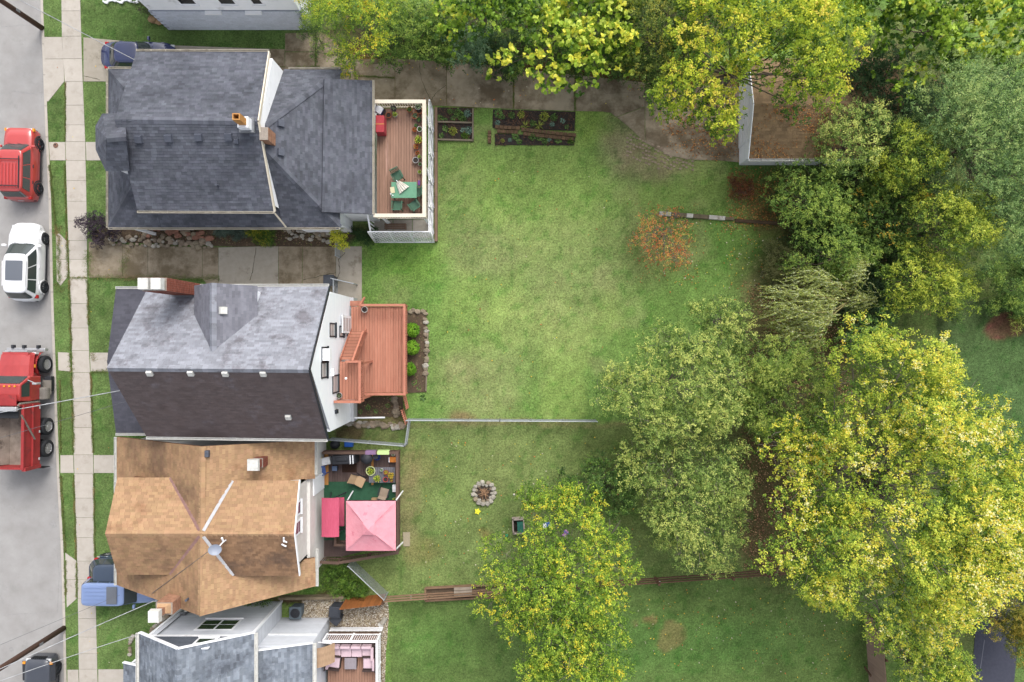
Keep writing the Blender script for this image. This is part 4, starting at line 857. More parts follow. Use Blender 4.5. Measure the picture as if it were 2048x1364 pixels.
m_shk = pm('slate_shake', C(98, 104, 114), C(84, 90, 100), 6, .8, rand=.12)
gab = part('gable_shakes', MB().slab([V3((X0 - .1, YN + .03, ZE - .1)), V3((X1 + .1, YN + .03, ZE - .1)), V3((pk.x, YN + .03, ZR - .15))], (0, .02, 0)), m_shk, h4)
boards(gab, (X1 + .1, YN + .052), (X0 - .1, YN + .052), ZE - .08, ZE - .08, m_shk, .17, peak=(tp, ZR - .18), name='shake_course')
part('trim_band', MB().box(((X0 + X1) / 2, YN + .06, ZE - .18), (X1 - X0 + .1, .1, .16)), m_white, h4)
part('corner_board', MB().box((X0, YN + .03, ZE / 2 - .1), (.14, .1, ZE - .3)), m_white, h4); part('corner_board', MB().box((X1, YN + .03, ZE / 2 - .1), (.14, .1, ZE - .3)), m_white, h4)
m_green_glass = glass('green_reflecting_glass', (.03, .045, .03), .08)
window(h4, (X1, YN), (X0, YN), X1 - W(437, 1242, 3.5).x, 2.85, 1.9, 1.25, m_white, m_green_glass, sashes=2, fr=.11)
window(h4, (X1, YN + .05), (X0, YN + .05), X1 - W(407, 1284, 5.9).x, 5.35, .85, 1.1, m_white, m_green_glass, fr=.1)
we = wall(h4, (X1, YB), (X1, YN - .19), 0, ZE - .1, m_sid4); boards(we, (X1, YB + 5), (X1, YN - .05), .3, ZE - .2, m_sid4, .19); wall(h4, (X0, YN - .19), (X0, YB), 0, ZE - .1, m_sid4)
gutter(h4, V3((b.x, YB, ZE)), b, m_alu, (1, 0, 0), w=.16); gutter(h4, V3((a.x, YB, ZE)), a, m_alu, (-1, 0, 0), w=.16)
downpipe(h4, [W(372, 1222, 3.4), W(368, 1222, 1.5)], m_alu, .05)
part('power_meter', MB().box((X0 + .5, YN + .12, 2.0), (.3, .2, .5)).tube([(X0 + .5, YN + .12, 2.2), (X0 + .5, YN + .12, 5.0)], .035, 8), m_lead, h4)
part('downpipe', MB().tube([W(510, 1352, 5.1), W(519, 1342, 4.7), W(541, 1338, 4.6)], .07, 8), m_alu, h4)
# rear wing
zr_, zl_ = 4.0, 4.95; YW = -16.75; XR = -11.05
e0 = V3((XR + .15, YW + .2, zr_)); e1 = V3((b.x - .1, YW + .2, zl_))
shingles(r4, [e0, V3((e0.x, YB, zr_)), V3((e1.x, YB, zl_)), e1], (0, 1, 0), m_grey4, expo=.15, tab=.33, single=80)
part('rake_board', MB().bar(e0 + V3((0, .02, -.02)), e1 + V3((0, .02, -.02)), .05, .16), m_white, h4); gutter(h4, V3((e0.x, YB, zr_)), e0, m_alu, (1, 0, 0), w=.18)
ww4 = wall(h4, (XR, YW), (X1 + .02, YW), 0, 3.95, m_sid4); boards(ww4, (XR, YW), (X1 + .03, YW), .3, 3.95, m_sid4, .19); part('wall_gap', MB().slab([V3((XR, YW - .02, 3.95)), V3((X1, YW - .02, 3.95)), V3((X1, YW - .02, 4.8))], (0, -.1, 0)), m_sid4, h4)
we4 = wall(h4, (XR, YB), (XR, YW - .19), 0, 3.9, m_sid4); boards(we4, (XR, YB + 5), (XR, YW - .02), 2.1, 3.9, m_sid4, .19)
part('trim_band', MB().box(((XR + X1) / 2, YW + .04, 2.5), (XR - X1 - .1, .06, .12)), m_white, h4)
# front porch roof
q0, q1 = W(247, 1326, 3.2), W(276, 1326, 3.7); shingles(r4, [q0, V3((q0.x, YB, 3.2)), V3((q1.x + .3, YB, 3.7)), V3((q1.x + .3, q0.y, 3.7))], (0, 1, 0), m_grey4); part('rake_board', MB().bar(q0 + V3((0, .05, 0)), V3((q1.x + .3, q0.y + .05, 3.7)), .06, .16), m_white, h4)
part('porch_post', MB().box((q0.x + .3, q0.y - .2, 1.5), (.14, .14, 3.0)), m_white, h4)

# ================================================================== house 5: white house at the top edge
h5 = thing('house', 'white-sided house on a painted block foundation at the top edge', 'house', W(480, 30))
YS = 18.95; XL, XRr = -20.75, -12.15
ws5 = wall(h5, (XL, YS), (XRr, YS), 2.35, 6.0, m_white); boards(ws5, (XL, YS), (XRr, YS), 2.36, 6.0, m_white, .19)
m_block = pm('painted_block', C(204, 210, 222, 1.15), C(190, 196, 210, 1.15), 7, .8, bump=.4, bscale=25, rand=.07)
f5 = part('foundation', MB().box(((XL + XRr) / 2, YS + .06, 1.15), (XRr - XL + .1, .3, 2.35)), pm('block_joint', C(172, 178, 190), None, 6, .9), h5)
bm_ = mesh('block', MB().box((.195, .0, .092), (.388, .03, .178)), m_block); r_ = 0; z = .03
while z < 2.2:
    x = XL - .05 + (.2 if r_ % 2 else 0)
    while x < XRr - .36: inst('block', bm_, Matrix.Translation((x, YS - .1, z)), f5); x += .4
    z += .19; r_ += 1
for px in (428, 508): q = W(px, 27, 2.2); part('foundation_ledge', MB().box((q.x, YS - .16, 2.28), (.95, .2, .1)), m_white, h5)
for px, w_ in ((372, .85), (452, .8), (512, .5)): window(h5, (XL, YS), (XRr, YS), W(px, 4, 3.4).x - XL, 3.05, w_, 1.2, m_white)
wall(h5, (XL, 27), (XL, YS + .19), 0, 6, m_white); wall(h5, (XRr, YS + .19), (XRr, 27), 0, 6, m_white); wall(h5, (XRr, 27), (XL, 27), 0, 6, m_white)
r5 = subroof(h5)
for q in ([V3((XL - .3, YS - .35, 6)), V3((XRr + .3, YS - .35, 6)), V3((XRr + .3, 23, 8.2)), V3((XL - .3, 23, 8.2))], [V3((XL - .3, 27.35, 6)), V3((XRr + .3, 27.35, 6)), V3((XRr + .3, 23, 8.2)), V3((XL - .3, 23, 8.2))]): shingles(r5, q, (1, 0, 0), m_slate)

# ================================================================== garage
ga = thing('garage', 'white garage with a leaf-strewn brown roof at the end of the driveway', 'garage', W(1600, 250)); rg_ = subroof(ga)
GX0, GX1, GY0, GY1 = 13.78, 21.6, 10.68, 15.8; ym = (GY0 + GY1) / 2; zg, zg2 = 2.45, 3.3
gwl = wall(ga, (GX0, GY1), (GX0, GY0), 0, 2.4, m_white, peak=(.5, 3.15)); boards(gwl, (GX0, GY1), (GX0, GY0), .05, 2.4, m_white, .17, peak=(.5, 3.15))
gws = wall(ga, (GX0 + .19, GY0), (GX1, GY0), 0, 2.4, m_white); boards(gws, (GX0, GY0), (GX1, GY0), .05, 2.38, m_white, .17); wall(ga, (GX1, GY0 + .19), (GX1, GY1), 0, 2.4, m_white, peak=(.5, 3.15)); wall(ga, (GX1 - .19, GY1), (GX0 + .19, GY1), 0, 2.4, m_white)
L_, R_ = GX0 - .28, GX1 + .25
shingles(rg_, [V3((L_, GY0 - .3, zg)), V3((R_, GY0 - .3, zg)), V3((R_, ym, zg2)), V3((L_, ym, zg2))], (1, 0, 0), m_gar, expo=.19, tab=.34, single=220); shingles(rg_, [V3((L_, GY1 + .3, zg)), V3((R_, GY1 + .3, zg)), V3((R_, ym, zg2)), V3((L_, ym, zg2))], (1, 0, 0), m_gar, expo=.19, tab=.34, single=60)
for y_ in (GY0 - .3, GY1 + .3): part('rake_board', MB().bar(V3((L_ - .03, y_, zg - .04)), V3((L_ - .03, ym, zg2 - .04)), .05, .16), m_white, ga)
gutter(ga, V3((L_, GY0 - .3, zg)), V3((R_, GY0 - .3, zg)), m_alu, (0, -1, 0)); window(ga, (GX0, GY0), (GX1, GY0), W(1545, 316, 1.6).x - GX0, 1.2, .9, .7, m_white, mid=False)
gd = part('garage_door', MB().box((GX0 - .03, ym, 1.1), (.06, 3.2, 2.1)), m_white, ga)
for k in range(4): part('door_panel', MB().box((GX0 - .07, ym, .32 + k * .52), (.03, 3.1, .46)), m_white, gd)
part('wall_lamp', MB().box((GX0 - .08, GY0 + .35, 2.0), (.14, .2, .12)), m_dark, ga)
def roofleaves(pl_fn, x0, x1, y0, y1, n, dens):
    X = NRG.uniform(x0, x1, n); Y = NRG.uniform(y0, y1, n); k = fbm(X * 1.1, Y * 1.1, 88) > NRG.uniform(*dens, n); X, Y = X[k], Y[k]; n = len(X); Z = pl_fn(X, Y) + .03
    a_ = NRG.uniform(0, 6.28, n); s_ = NRG.uniform(.05, .1, n); ca, sa = np.cos(a_) * s_, np.sin(a_) * s_
    V = np.stack([np.stack([X - ca * .5, Y - sa * .5, Z], -1), np.stack([X + sa * .35, Y - ca * .35, Z + .02], -1), np.stack([X + ca * .5, Y + sa * .5, Z + .01], -1), np.stack([X - sa * .35, Y + ca * .35, Z + .02], -1)], 1).reshape(-1, 3)
    col = np.array(OR)[NRG.integers(0, 5, n)] * NRG.uniform(.7, 1.3, n)[:, None]
    o = npmesh('fallen_leaves', V, np.arange(4 * n).reshape(-1, 4), leafmat('dead_leaf'), np.repeat(col, 4, 0)); setp(o, 'orange leaves lying on the brown garage roof', 'leaves', kind='stuff')
roofleaves(lambda X, Y: zg + (Y - GY0 + .3) / (ym - GY0 + .3) * (zg2 - zg), L_, R_ - 1, GY0 - .28, ym - .05, 2600, (.36, .66))

# ================================================================== decks
def deck(parent, x0, x1, y0, y1, z, mat, bw=.142, gap=.015, name='deck_board', poly=None, along='y'):
    n = max(1, round(((x1 - x0) if along == 'y' else (y1 - y0)) / (bw + gap))); st = ((x1 - x0) if along == 'y' else (y1 - y0)) / n
    me = {}
    for i in range(n):
        if along == 'y':
            c = (x0 + st * (i + .5), (y0 + y1) / 2, z - .018); d = (st - gap, y1 - y0 - rnd.uniform(0, .01), .036)
        else: c = ((x0 + x1) / 2, y0 + st * (i + .5), z - .018); d = (x1 - x0, st - gap, .036)
        part(name, MB().box((c[0], c[1], c[2] + rnd.uniform(-.002, .002)), d), mat, parent)
    part('deck_frame', MB().box(((x0 + x1) / 2, (y0 + y1) / 2, z - .14), (x1 - x0 - .02, y1 - y0 - .02, .18)), m_joist, parent)
m_joist = pm('joist_timber', C(112, 86, 72), C(92, 70, 58), 5, .9)
def railing(parent, pts, z, h, mat, spacing=.125, top=(.14, .04), bal=(.035, .035), posts=True, z2=None, bottom=True, pm_=None):
    """rail along a polyline: top rail, bottom rail, separate balusters and posts"""
    r = bpy.data.objects.new('railing', None); COL.objects.link(r); r.parent = parent; ORG[r.name] = origin(parent)
    bm = {}
    for i, (p, q) in enumerate(zip(pts[:-1], pts[1:])):
        za = p[2] if len(p) > 2 else z; zb = q[2] if len(q) > 2 else z
        P, Q = V3((p[0], p[1], za)), V3((q[0], q[1], zb)); d = Q - P; L = d.length; d.normalize(); U = V3((0, 0, 1))
        part('top_rail', MB().bar(P + U * h - d * top[0] / 2 * (i > 0), Q + U * h + d * top[0] / 2 - U * .003 * i, *top), pm_ or mat, r)
        if bottom: part('bottom_rail', MB().bar(P + U * .1, Q + U * .1, .045, .07), mat, r)
        n = max(1, int(L / spacing)); key = 'b'
        if key not in bm: bm[key] = mesh('baluster', MB().box((0, 0, (h - .1) / 2 + .06), (bal[0], bal[1], h - .12)), mat)
        for k in range(1, n): inst('baluster', bm[key], Matrix.Translation(P + (Q - P) * (k / n)), r)
        if posts:
            m = max(1, round(L / 1.9))
            for k in range(m + (1 if i == len(pts) - 2 else 0)): c = P + (Q - P) * (k / m); part('post', MB().box((c.x, c.y, c.z + h / 2 - .03), (.095, .095, h - .06)), mat, r)
    return r
# ---- deck of the slate-grey house
m_deck1 = pm('weathered_brown_deck', C(170, 134, 114), C(150, 116, 98), 1.2, .8, stretch=(6, .7, 1), bump=.2, bscale=14, rand=.1, c3=C(190, 152, 136), s3=.5, t3=.62, w3=.08)
dk1 = thing('sun_deck', 'raised brown sun deck with cream railing behind the slate-grey house', 'deck', W(800, 320))
X0, X1, Y0, Y1, ZD = -7.72, -4.86, 6.95, 13.25, 2.62
deck(dk1, X0 + .04, X1 - .03, Y0 + .04, Y1 - .04, ZD, m_deck1)
railing(dk1, [(X0 + .15, Y1), (X1, Y1), (X1, Y0), (X0 + .15, Y0)], ZD, .98, m_cream, top=(.2, .05), spacing=.14, bal=(.05, .04))
for x_, y_ in ((X0 + .3, Y0 + .15), (X1 - .15, Y0 + .15), (X1 - .15, Y1 - .2), (X1 - .15, 10.0)): part('support_post', MB().box((x_, y_, 1.2), (.14, .14, 2.35)), m_white, dk1)
# patio, lattice and screen below the deck
pat = thing('patio', None, None, W(810, 450), kind='structure'); m_flag = pm('flagstone', C(196, 188, 176), C(178, 170, 158), 4, .85, bump=.2, rand=.1)
x = -8.3
while x < -4.9:
    y = 6.25
    while y < 9.0: part('flagstone', MB().box((x + .5, y + .55, .0), (1.14, 1.06, .07)), m_flag, pat); y += 1.1
    x += 1.18
lat = thing('lattice_screen', 'white lattice screen panel below the cream-railed deck', 'lattice', W(810, 478)); ya, yb2 = 5.98, 6.28; xa, xb3 = -8.28, -4.72
def latp(u, v): return V3((xa + (xb3 - xa) * u, ya + (yb2 - ya) * v, .02 + 2.1 * v))
for k in range(2): part('frame_rail', MB().bar(latp(0, k), latp(1, k), .06, .1), m_white, lat)
for k in range(4): part('frame_post', MB().bar(latp(k / 3, 0), latp(k / 3, 1), .08, .07), m_white, lat)
n_ = 13
for i in range(-6, n_): 
    for sgn in (1, -1):
        u0, u1 = i / n_, (i + 7) / n_; v0, v1 = 0, 1
        if u0 < 0: v0 = -u0 / (u1 - u0); u0 = 0
        if u1 > 1: v1 = 1 - (u1 - 1) / (u1 - i / n_); u1 = 1
        if v1 - v0 < .05: continue
        p_, q_ = (latp(u0, v0), latp(u1, v1)) if sgn > 0 else (latp(u0, 1 - v0), latp(u1, 1 - v1)); o_ = V3((0, -.014 * (sgn > 0), 0)); part('lath', MB().bar(p_ + o_, q_ + o_, .06, .012, up=(0, 1, 0)), m_white, lat)
scr = thing('privacy_screen', 'white slatted screen running below the right edge of the sun deck', 'screen', W(862, 340)); 
for z_, x_ in ((.15, -4.78), (.6, -4.8), (1.1, -4.82), (1.6, -4.84)): part('rail', MB().bar((x_, 6.3, z_), (x_, 14.0, z_), .05, .06), m_white, scr)
for k in range(6): part('post', MB().box((-4.8, 6.3 + k * 1.54, .85), (.08, .08, 1.7)), m_white, scr)
for k in range(5): part('brace', MB().bar((-4.72, 6.5 + k * 1.54, .1), (-4.78, 7.6 + k * 1.54, 1.55), .05, .05), m_white, scr)
te = thing('timber_edging', 'brown timber edging board between the patio and the lawn', 'edging', W(872, 340)); m_timb = pm('grey_brown_timber', C(150, 124, 106), C(126, 102, 86), 2, .85, stretch=(5, .8, 1), rand=.08)
for k in range(3): part('timber', MB().box((-4.58, 6.0 + 1.35 + k * 2.7, .14), (.17, 2.68, .3)), m_timb, te)
sr = thing('stair_rail', 'white stair rail beside the lattice at the corner of the sun deck', 'railing', W(754, 455))
part('handrail', MB().bar((-8.25, 7.4, 2.6), (-8.25, 6.1, 1.2), .09, .07), m_white, sr)
for k in range(6): part('baluster', MB().box((-8.25, 7.3 - k * .22, 1.45 - k * .12), (.06, .06, 1.8 - k * .22)), m_white, sr)
bn = thing('bench', 'grey wooden bench standing on the patio under the deck edge', 'bench', W(792, 440), 0); 
for k in range(3): part('seat_slat', MB().box((-7.0, 7.0 - k * .12, .45), (1.3, .1, .03)), m_timb, bn)
for k in (-1, 1): part('leg', MB().box((-7.0 + k * .58, 6.9, .22), (.06, .34, .43)), m_timb, bn)

# ---- red deck of house 2
m_deck2 = pm('terracotta_deck_paint', C(204, 142, 118), C(188, 124, 101), 1.4, .7, stretch=(5, .8, 1), bump=.15, bscale=14, rand=.1, c3=C(150, 100, 84), s3=.42, t3=.66, w3=.07)
m_rail2 = pm('terracotta_rail_paint', C(206, 138, 114), C(190, 122, 100), 3, .65, rand=.04)
dk2 = thing('rear_deck', 'terracotta-painted deck with stairs and upper landing behind the white gable', 'deck', W(750, 700)); ZD = 1.35; XA, XB, YA, YB2 = -9.5, -6.16, -3.05, 2.06
deck(dk2, XA + .06, XB - .02, YA + .03, YB2 - .03, ZD, m_deck2)
railing(dk2, [(-8.75, YB2), (XB, YB2), (XB, YA), (-8.6, YA)], ZD, .92, m_rail2, top=(.13, .05), spacing=.13)
part('step', MB().box((-9.15, YB2 + .16, ZD - .25), (.8, .3, .06)), m_deck2, dk2); part('stair_post', MB().bar((-8.72, YB2 + .5, 1.0), (-8.72, YB2 - .05, 2.3), .1, .1), m_rail2, dk2)
ZL = 4.0; xr, yt2, yb_2 = -8.13, -1.1, -3.25
deck(dk2, XA + .06, xr - .02, yb_2 + .03, yt2 - .03, ZL, m_deck2, name='landing_board'); railing(dk2, [(xr - .75, yt2), (xr, yt2), (xr, yb_2), (XA + .05, yb_2)], ZL, .92, m_rail2, top=(.13, .05), spacing=.13)
for x_, y_ in ((xr - .08, yt2 - .1), (xr - .08, yb_2 + .1)): part('support_post', MB().box((x_, y_, ZL / 2), (.12, .12, ZL - .2)), m_rail2, dk2)
nst = 9; ys0, ys1 = .55, yt2 + .06
st = bpy.data.objects.new('staircase', None); COL.objects.link(st); st.parent = dk2; ORG[st.name] = origin(dk2)
for k in range(nst):
    t = (k + .5) / nst; zz = ZD + (ZL - ZD) * (k + 1) / (nst + 1); part('tread', MB().box((XA + .5, ys0 + (ys1 - ys0) * t, zz), (.86, abs(ys1 - ys0) / nst * .9, .05)), m_deck2, st); part('riser', MB().box((XA + .5, ys0 + (ys1 - ys0) * (t - .5 / nst), zz - .12), (.84, .02, .2)), m_joist, st)
for x_ in (XA + .08, XA + .95): part('stringer', MB().bar((x_, ys0 + .1, ZD), (x_, ys1, ZL - .1), .05, .24), m_rail2, st)
railing(dk2, [(XA + .98, ys0, ZD + .1), (XA + .98, ys1, ZL)], 0, .9, m_rail2, top=(.1, .05), spacing=.1, bottom=False)
dr2 = part('storm_door', MB().box((X1_H2 + .12, .95, ZD + 1.05), (.05, 1.0, 2.05)), m_white, h2)
for k in range(3): part('pane', MB().box((X1_H2 + .15, .95, ZD + .45 + k * .62), (.012, .74, .5)), m_blind, dr2)
# ---- dark deck of house 3
m_deck3 = pm('dark_brown_deck', C(110, 92, 88), C(94, 78, 74), 1.6, .8, stretch=(6, .8, 1), bump=.2, bscale=14, rand=.12)
m_rail3 = pm('dark_brown_rail', C(118, 94, 82), C(98, 78, 68), 3, .8, rand=.06)
dk3 = thing('rear_deck', 'dark brown deck with a green carpet behind the tan-roofed house', 'deck', W(715, 1010)); ZD = .5
xL, xR, yT, yBm = -11.36, -6.72, -6.55, -12.55
deck(dk3, xL, xR, -12.35, yT, ZD, m_deck3)
railing(dk3, [(-11.1, yT), (xR, yT), (xR, -12.4), (-10.2, -13.0), (-11.35, -12.95)], ZD, .9, m_rail3, top=(.16, .05), spacing=.11)
railing(dk3, [(-10.35, -11.2), (-10.35, -11.95), (-9.4, -11.95)], ZD, .9, m_rail3, top=(.14, .05), spacing=.11)
part('plank_ramp', MB().slab([V3((xL, -12.35, ZD - .01)), V3((-8.0, -12.35, ZD - .01)), V3((-10.2, -12.92, ZD - .01)), V3((xL, -12.92, ZD - .01))], (0, 0, -.05)), m_deck3, dk3)
m_turf = pm('green_outdoor_carpet', C(58, 104, 78), C(48, 90, 66), 5, .95, bump=.4, bscale=90)
solo('outdoor_carpet', 'green outdoor carpet laid across the dark brown deck', 'carpet', MB().box((-9.05, -10.17, ZD + .008), (4.5, 3.5, .012)), m_turf)
m_or = pm('orange_new_board', C(206, 150, 84), C(190, 132, 70), 3, .7, stretch=(6, .7, 1))
part('new_board', MB().box((W(653, 938, ZD).x, W(653, 938, ZD).y, ZD + .004), (.24, 1.9, .03)), m_or, dk3); part('new_board', MB().box((W(745, 938, ZD).x, W(745, 938, ZD).y, ZD + .004), (.13, 1.9, .03)), m_or, dk3)
# ---- deck of house 4
m_deck4 = pm('rosy_composite_deck', C(178, 138, 116), C(162, 122, 102), 2, .7, stretch=(6, .8, 1), rand=.06)
dk4 = thing('rear_deck', 'rosy brown deck with white railing behind the pale grey house', 'deck', W(700, 1320)); ZD = 1.0; xa4, xb4, yt4 = -10.9, -7.78, -17.3
deck(dk4, xa4, xb4, -24, yt4, ZD, m_deck4); railing(dk4, [(xa4, yt4), (xb4, yt4), (xb4, -24)], ZD, 1.05, m_white, top=(.13, .06), spacing=.12, bal=(.03, .03))
for k in range(3): part('skirt_rail', MB().bar((xa4, yt4 + .03, .25 + .2 * k), (xb4 + .03, yt4 + .03, .25 + .2 * k), .03, .1), m_white, dk4)
# ================================================================== vehicles
def paint(name, c, rough=.28, c2=None): return pm(name, c, c2 or tuple(v * .93 for v in c), 1.5, rough, coat=.7, spec=.5, local=True)
m_tyre = pm('tyre_rubber', C(52, 54, 58), C(42, 44, 48), 12, .85, bump=.2, local=True)
m_plast = pm('dark_grey_plastic', C(58, 60, 66), C(50, 52, 58), 8, .7, local=True)
m_cg = glass('car_glass', (.03, .04, .04), .05); m_roofglass = glass('tinted_roof_glass', (.10, .11, .13), .12)
m_rimd = pm('dark_alloy', C(74, 80, 88), C(60, 66, 74), 9, .35, metal=.6, local=True); m_rims = pm('silver_alloy', C(206, 206, 208), C(176, 178, 182), 9, .3, metal=.5, local=True)
m_red_l = pm('red_tail_lamp', C(196, 44, 44), C(170, 30, 30), 6, .2, local=True); m_amber = pm('amber_lamp', C(236, 156, 50), None, 6, .25, local=True); m_lamp = pm('clear_lamp', C(214, 216, 218), None, 6, .12, local=True)
def sup(q, n): return max(0.0, 1 - abs(q) ** n) ** (1 / n)
def wheel(root, x, y, r, w, rim, spokes=5, side=1, name='wheel', hub=None):
    wh = bpy.data.objects.new(name, None); COL.objects.link(wh); wh.parent = root; wh.location = (x, y, r)
    t = MB().lathe([(r * .62, -w / 2), (r * .9, -w / 2), (r * .985, -w * .38), (r, 0), (r * .985, w * .38), (r * .9, w / 2), (r * .62, w / 2), (r * .6, 0)], n=28, axis='y', cap=False); part('tyre', t, m_tyre, wh, smooth=True, local=True)
    m = MB().lathe([(r * .62, side * w * .46), (r * .58, side * w * .36), (r * .5, side * w * .22), (r * .1, side * w * .24), (.001, side * w * .24)], n=24, axis='y', cap=False); part('rim', m, rim if hub else m_plast, wh, local=True)
    s = MB()
    for k in range(spokes):
        a = 2 * math.pi * k / spokes; c, d = math.cos(a), math.sin(a)
        s.bar((c * r * .1, side * w * .34, d * r * .1), (c * r * .58, side * w * .42, d * r * .58), r * .15, w * .1, up=(0, 1, 0))
    s.lathe([(r * .2, side * w * .3), (r * .16, side * w * .44), (.001, side * w * .46)], n=12, axis='y', cap=False); part('spokes', s, rim, wh, local=True)
    return wh
def car(name, label, cat, loc, rotz, L, Wd, Ht, mat, zb, ws0, ws1, rw0, rw1, wb, wr, rim, nose=4.5, tail=5, hood_drop=.12, trunk_drop=.1, top_in=.16, roofmat=None, gap=None, ct=6.0, spokes=5, group=None, arch=True, pillars=2, rear_z=None, rtail=m_red_l, cladding=False):
    """x forward; ws0/ws1 windshield base/top, rw0/rw1 rear window base/top, all from the car's centre"""
    root = thing(name, label, cat, loc, rotz, group); a = L / 2; b = Wd / 2; N = 48
    def outline(z):
        # plan outline of the body at height z
        k = 1.0 - .10 * max(0, (.42 - z)) / .3 - .045 * max(0, (z - .62)) / .4
        pts = []
        for i in range(N):
            t = 2 * math.pi * i / N; c, s = math.cos(t), math.sin(t); n = nose if c > 0 else tail
            r = 1 / ((abs(c) ** n + abs(s) ** n) ** (1 / n)); pts.append((a * r * c * (1 - .02 * max(0, z - .6)), b * k * r * s))
        return pts
    def ztop(x):
        if x > ws0: t = (x - ws0) / (a - ws0); return zb - hood_drop * (.25 * t + .75 * t * t)
        if x < rw0: t = (rw0 - x) / (a + rw0 + 1e-6); return (rear_z or zb) - trunk_drop * t * t
        return zb
    rows = []; levels = [.2, .3, .5, .68, .82, .93, 1.0]
    for f in levels:
        z = .2 + (zb - .2) * (f - .2) / .8; o = outline(z); sh = 1 - (.012 if f > .9 else 0) - (.05 if f > .99 else 0)
        rows.append([(x * (sh if f < .99 else 1 - .02), y * sh, .2 + (ztop(x) - .2) * (f - .2) / .8) for x, y in o])
    for k, dz in ((.8, .02), (.5, .035), (.2, .04), (.0, .042)): rows.append([(x * .96 * max(k, .001), y * k * .93, ztop(x * .96 * k) + dz) for x, y, _ in rows[6]])
    mb = MB(); nr_ = len(rows)
    mb.add([p for r in rows for p in r], [(i * N + j, i * N + (j + 1) % N, (i + 1) * N + (j + 1) % N, (i + 1) * N + j) for i in range(nr_ - 1) for j in range(N)] + [tuple(range(N))[::-1]])
    part('body', mb, mat, root, smooth=True, local=True)
    # cabin
    hw0, hw1 = b * .93, b * .93 - top_in
    def cs(t, e=0.0):
        xf = ws0 + (ws1 - ws0) * t + e; xr = rw0 + (rw1 - rw0) * t - e; return (xf + xr) / 2, (xf - xr) / 2, hw0 + (hw1 - hw0) * t + e, zb - .03 + (Ht - zb - .01) * t
    def cp(i, t):
        cx, ax, w, z = cs(t); th = 2 * math.pi * i / N; c, s = math.cos(th), math.sin(th); r = 1 / ((abs(c) ** ct + abs(s) ** ct) ** (1 / ct)); return (cx + ax * r * c, w * r * s, z)
    rows = [[cp(i, t) for i in range(N)] for t in (0, .3, .6, .9, .97, 1.0)]
    for k, dz in ((.94, .022), (.8, .04), (.5, .055), (.2, .062), (.001, .064)):
        cx = cs(1)[0]; rows.append([(cx + (x - cx) * k, y * k, z + dz) for x, y, z in [cp(i, 1.0) for i in range(N)]])
    mb = MB(); mb.add([p for r in rows for p in r], [(i * N + j, i * N + (j + 1) % N, (i + 1) * N + (j + 1) % N, (i + 1) * N + j) for i in range(len(rows) - 1) for j in range(N)])
    part('cabin', mb, roofmat or mat, root, smooth=True, local=True)
    def glassend(sgn, s0, t0, t1):
        g = []
        for j in range(6):
            t = t0 + (t1 - t0) * j / 5; cx, ax, w, z = cs(t, .012); g.append([(cx + sgn * ax * sup(q, ct), w * q, z + .004) for q in [(-s0 + 2 * s0 * k / 10) for k in range(11)]])
        return MB().grid(g)
    part('windshield', glassend(1, .86, .06, .96), m_cg, root, smooth=True, local=True); part('rear_window', glassend(-1, .84, .14, .92), m_cg, root, smooth=True, local=True)
    cuts = [-.82, -.3, .25, .84] if pillars == 3 else [-.8, .02, .84] if pillars == 2 else [-.8, -.28, .24, .84]
    for sgn in (1, -1):
        for p0, p1 in zip(cuts[:-1], cuts[1:]):
            g = []
            for j in range(4):
                t = .1 + .78 * j / 3; cx, ax, w, z = cs(t, .012); g.append([(cx + ax * (p0 + .02 + (p1 - p0 - .04) * k / 6), sgn * w * sup(p0 + .02 + (p1 - p0 - .04) * k / 6, ct), z) for k in range(7)])
            part('side_window', MB().grid(g), m_cg, root, smooth=True, local=True)
        part('mirror', MB().box((ws0 - .18, sgn * (b + .1), zb + .06), (.14, .24, .15)), mat, root, local=True, bevel=.03)
        part('headlight', MB().box((a * sup(.74, nose) - .13, sgn * b * .74, zb - hood_drop - .14), (.24, .3, .11)), m_lamp, root, local=True, bevel=.04); part('tail_light', MB().box((-a * sup(.8, tail) + .1, sgn * b * .8, zb - trunk_drop - .09), (.22, .2, .2)), rtail, root, local=True, bevel=.04)
        for xw in (wb / 2, -wb / 2):
            wheel(root, xw, sgn * (b - .10), wr, .24, rim, spokes, side=sgn)
            if arch:
                m = MB(); pts = [(xw + math.cos(t) * (wr + .06), sgn * (b - .035), wr + math.sin(t) * (wr + .06)) for t in [math.pi * k / 12 for k in range(13)]]; m.tube(pts, .05, 6); part('wheel_arch', m, m_plast if cladding else mat, root, local=True, smooth=True)
        part('sill', MB().box((0, sgn * (b - .06), .27), (wb - 2 * wr - .1, .1, .1)), m_plast, root, local=True)
        for xd in ((ws0 + rw0) / 2 + .3, (ws0 + rw0) / 2 - .65): part('door_handle', MB().box((xd, sgn * (b - .02), zb - .14), (.2, .05, .04)), m_plast if cladding else mat, root, local=True)
    part('front_bumper', MB().box((a - .1, 0, .42), (.16, Wd * (.8 if cladding else .55), .2)), m_plast, root, local=True, bevel=.04); part('rear_bumper', MB().box((-a + .1, 0, .42), (.18, Wd * (.82 if cladding else .6), .2)), m_plast, root, local=True, bevel=.04)
    part('licence_plate', MB().box((-a + .0, 0, .62), (.03, .32, .12)), m_lamp, root, local=True)
    for yy in (.3, -.25): part('wiper', MB().bar((ws0 + .03, yy + .25, zb + .03), (ws0 - .12, yy - .3, zb + .12), .012, .015), m_plast, root, local=True)
    return root
m_redp = paint('red_car_paint', C(206, 74, 72), .3); m_whitep = paint('white_car_paint', C(240, 241, 244, 1.3), .25); m_bluep = paint('navy_car_paint', C(48, 58, 102), .22); m_dkp = paint('dark_slate_car_paint', C(62, 76, 96), .25); m_lbp = paint('light_blue_car_paint', C(136, 158, 204), .3); m_blk = paint('black_car_paint', C(70, 74, 84), .35)
U = math.pi / 2; ZS = -.12
tl = -.022
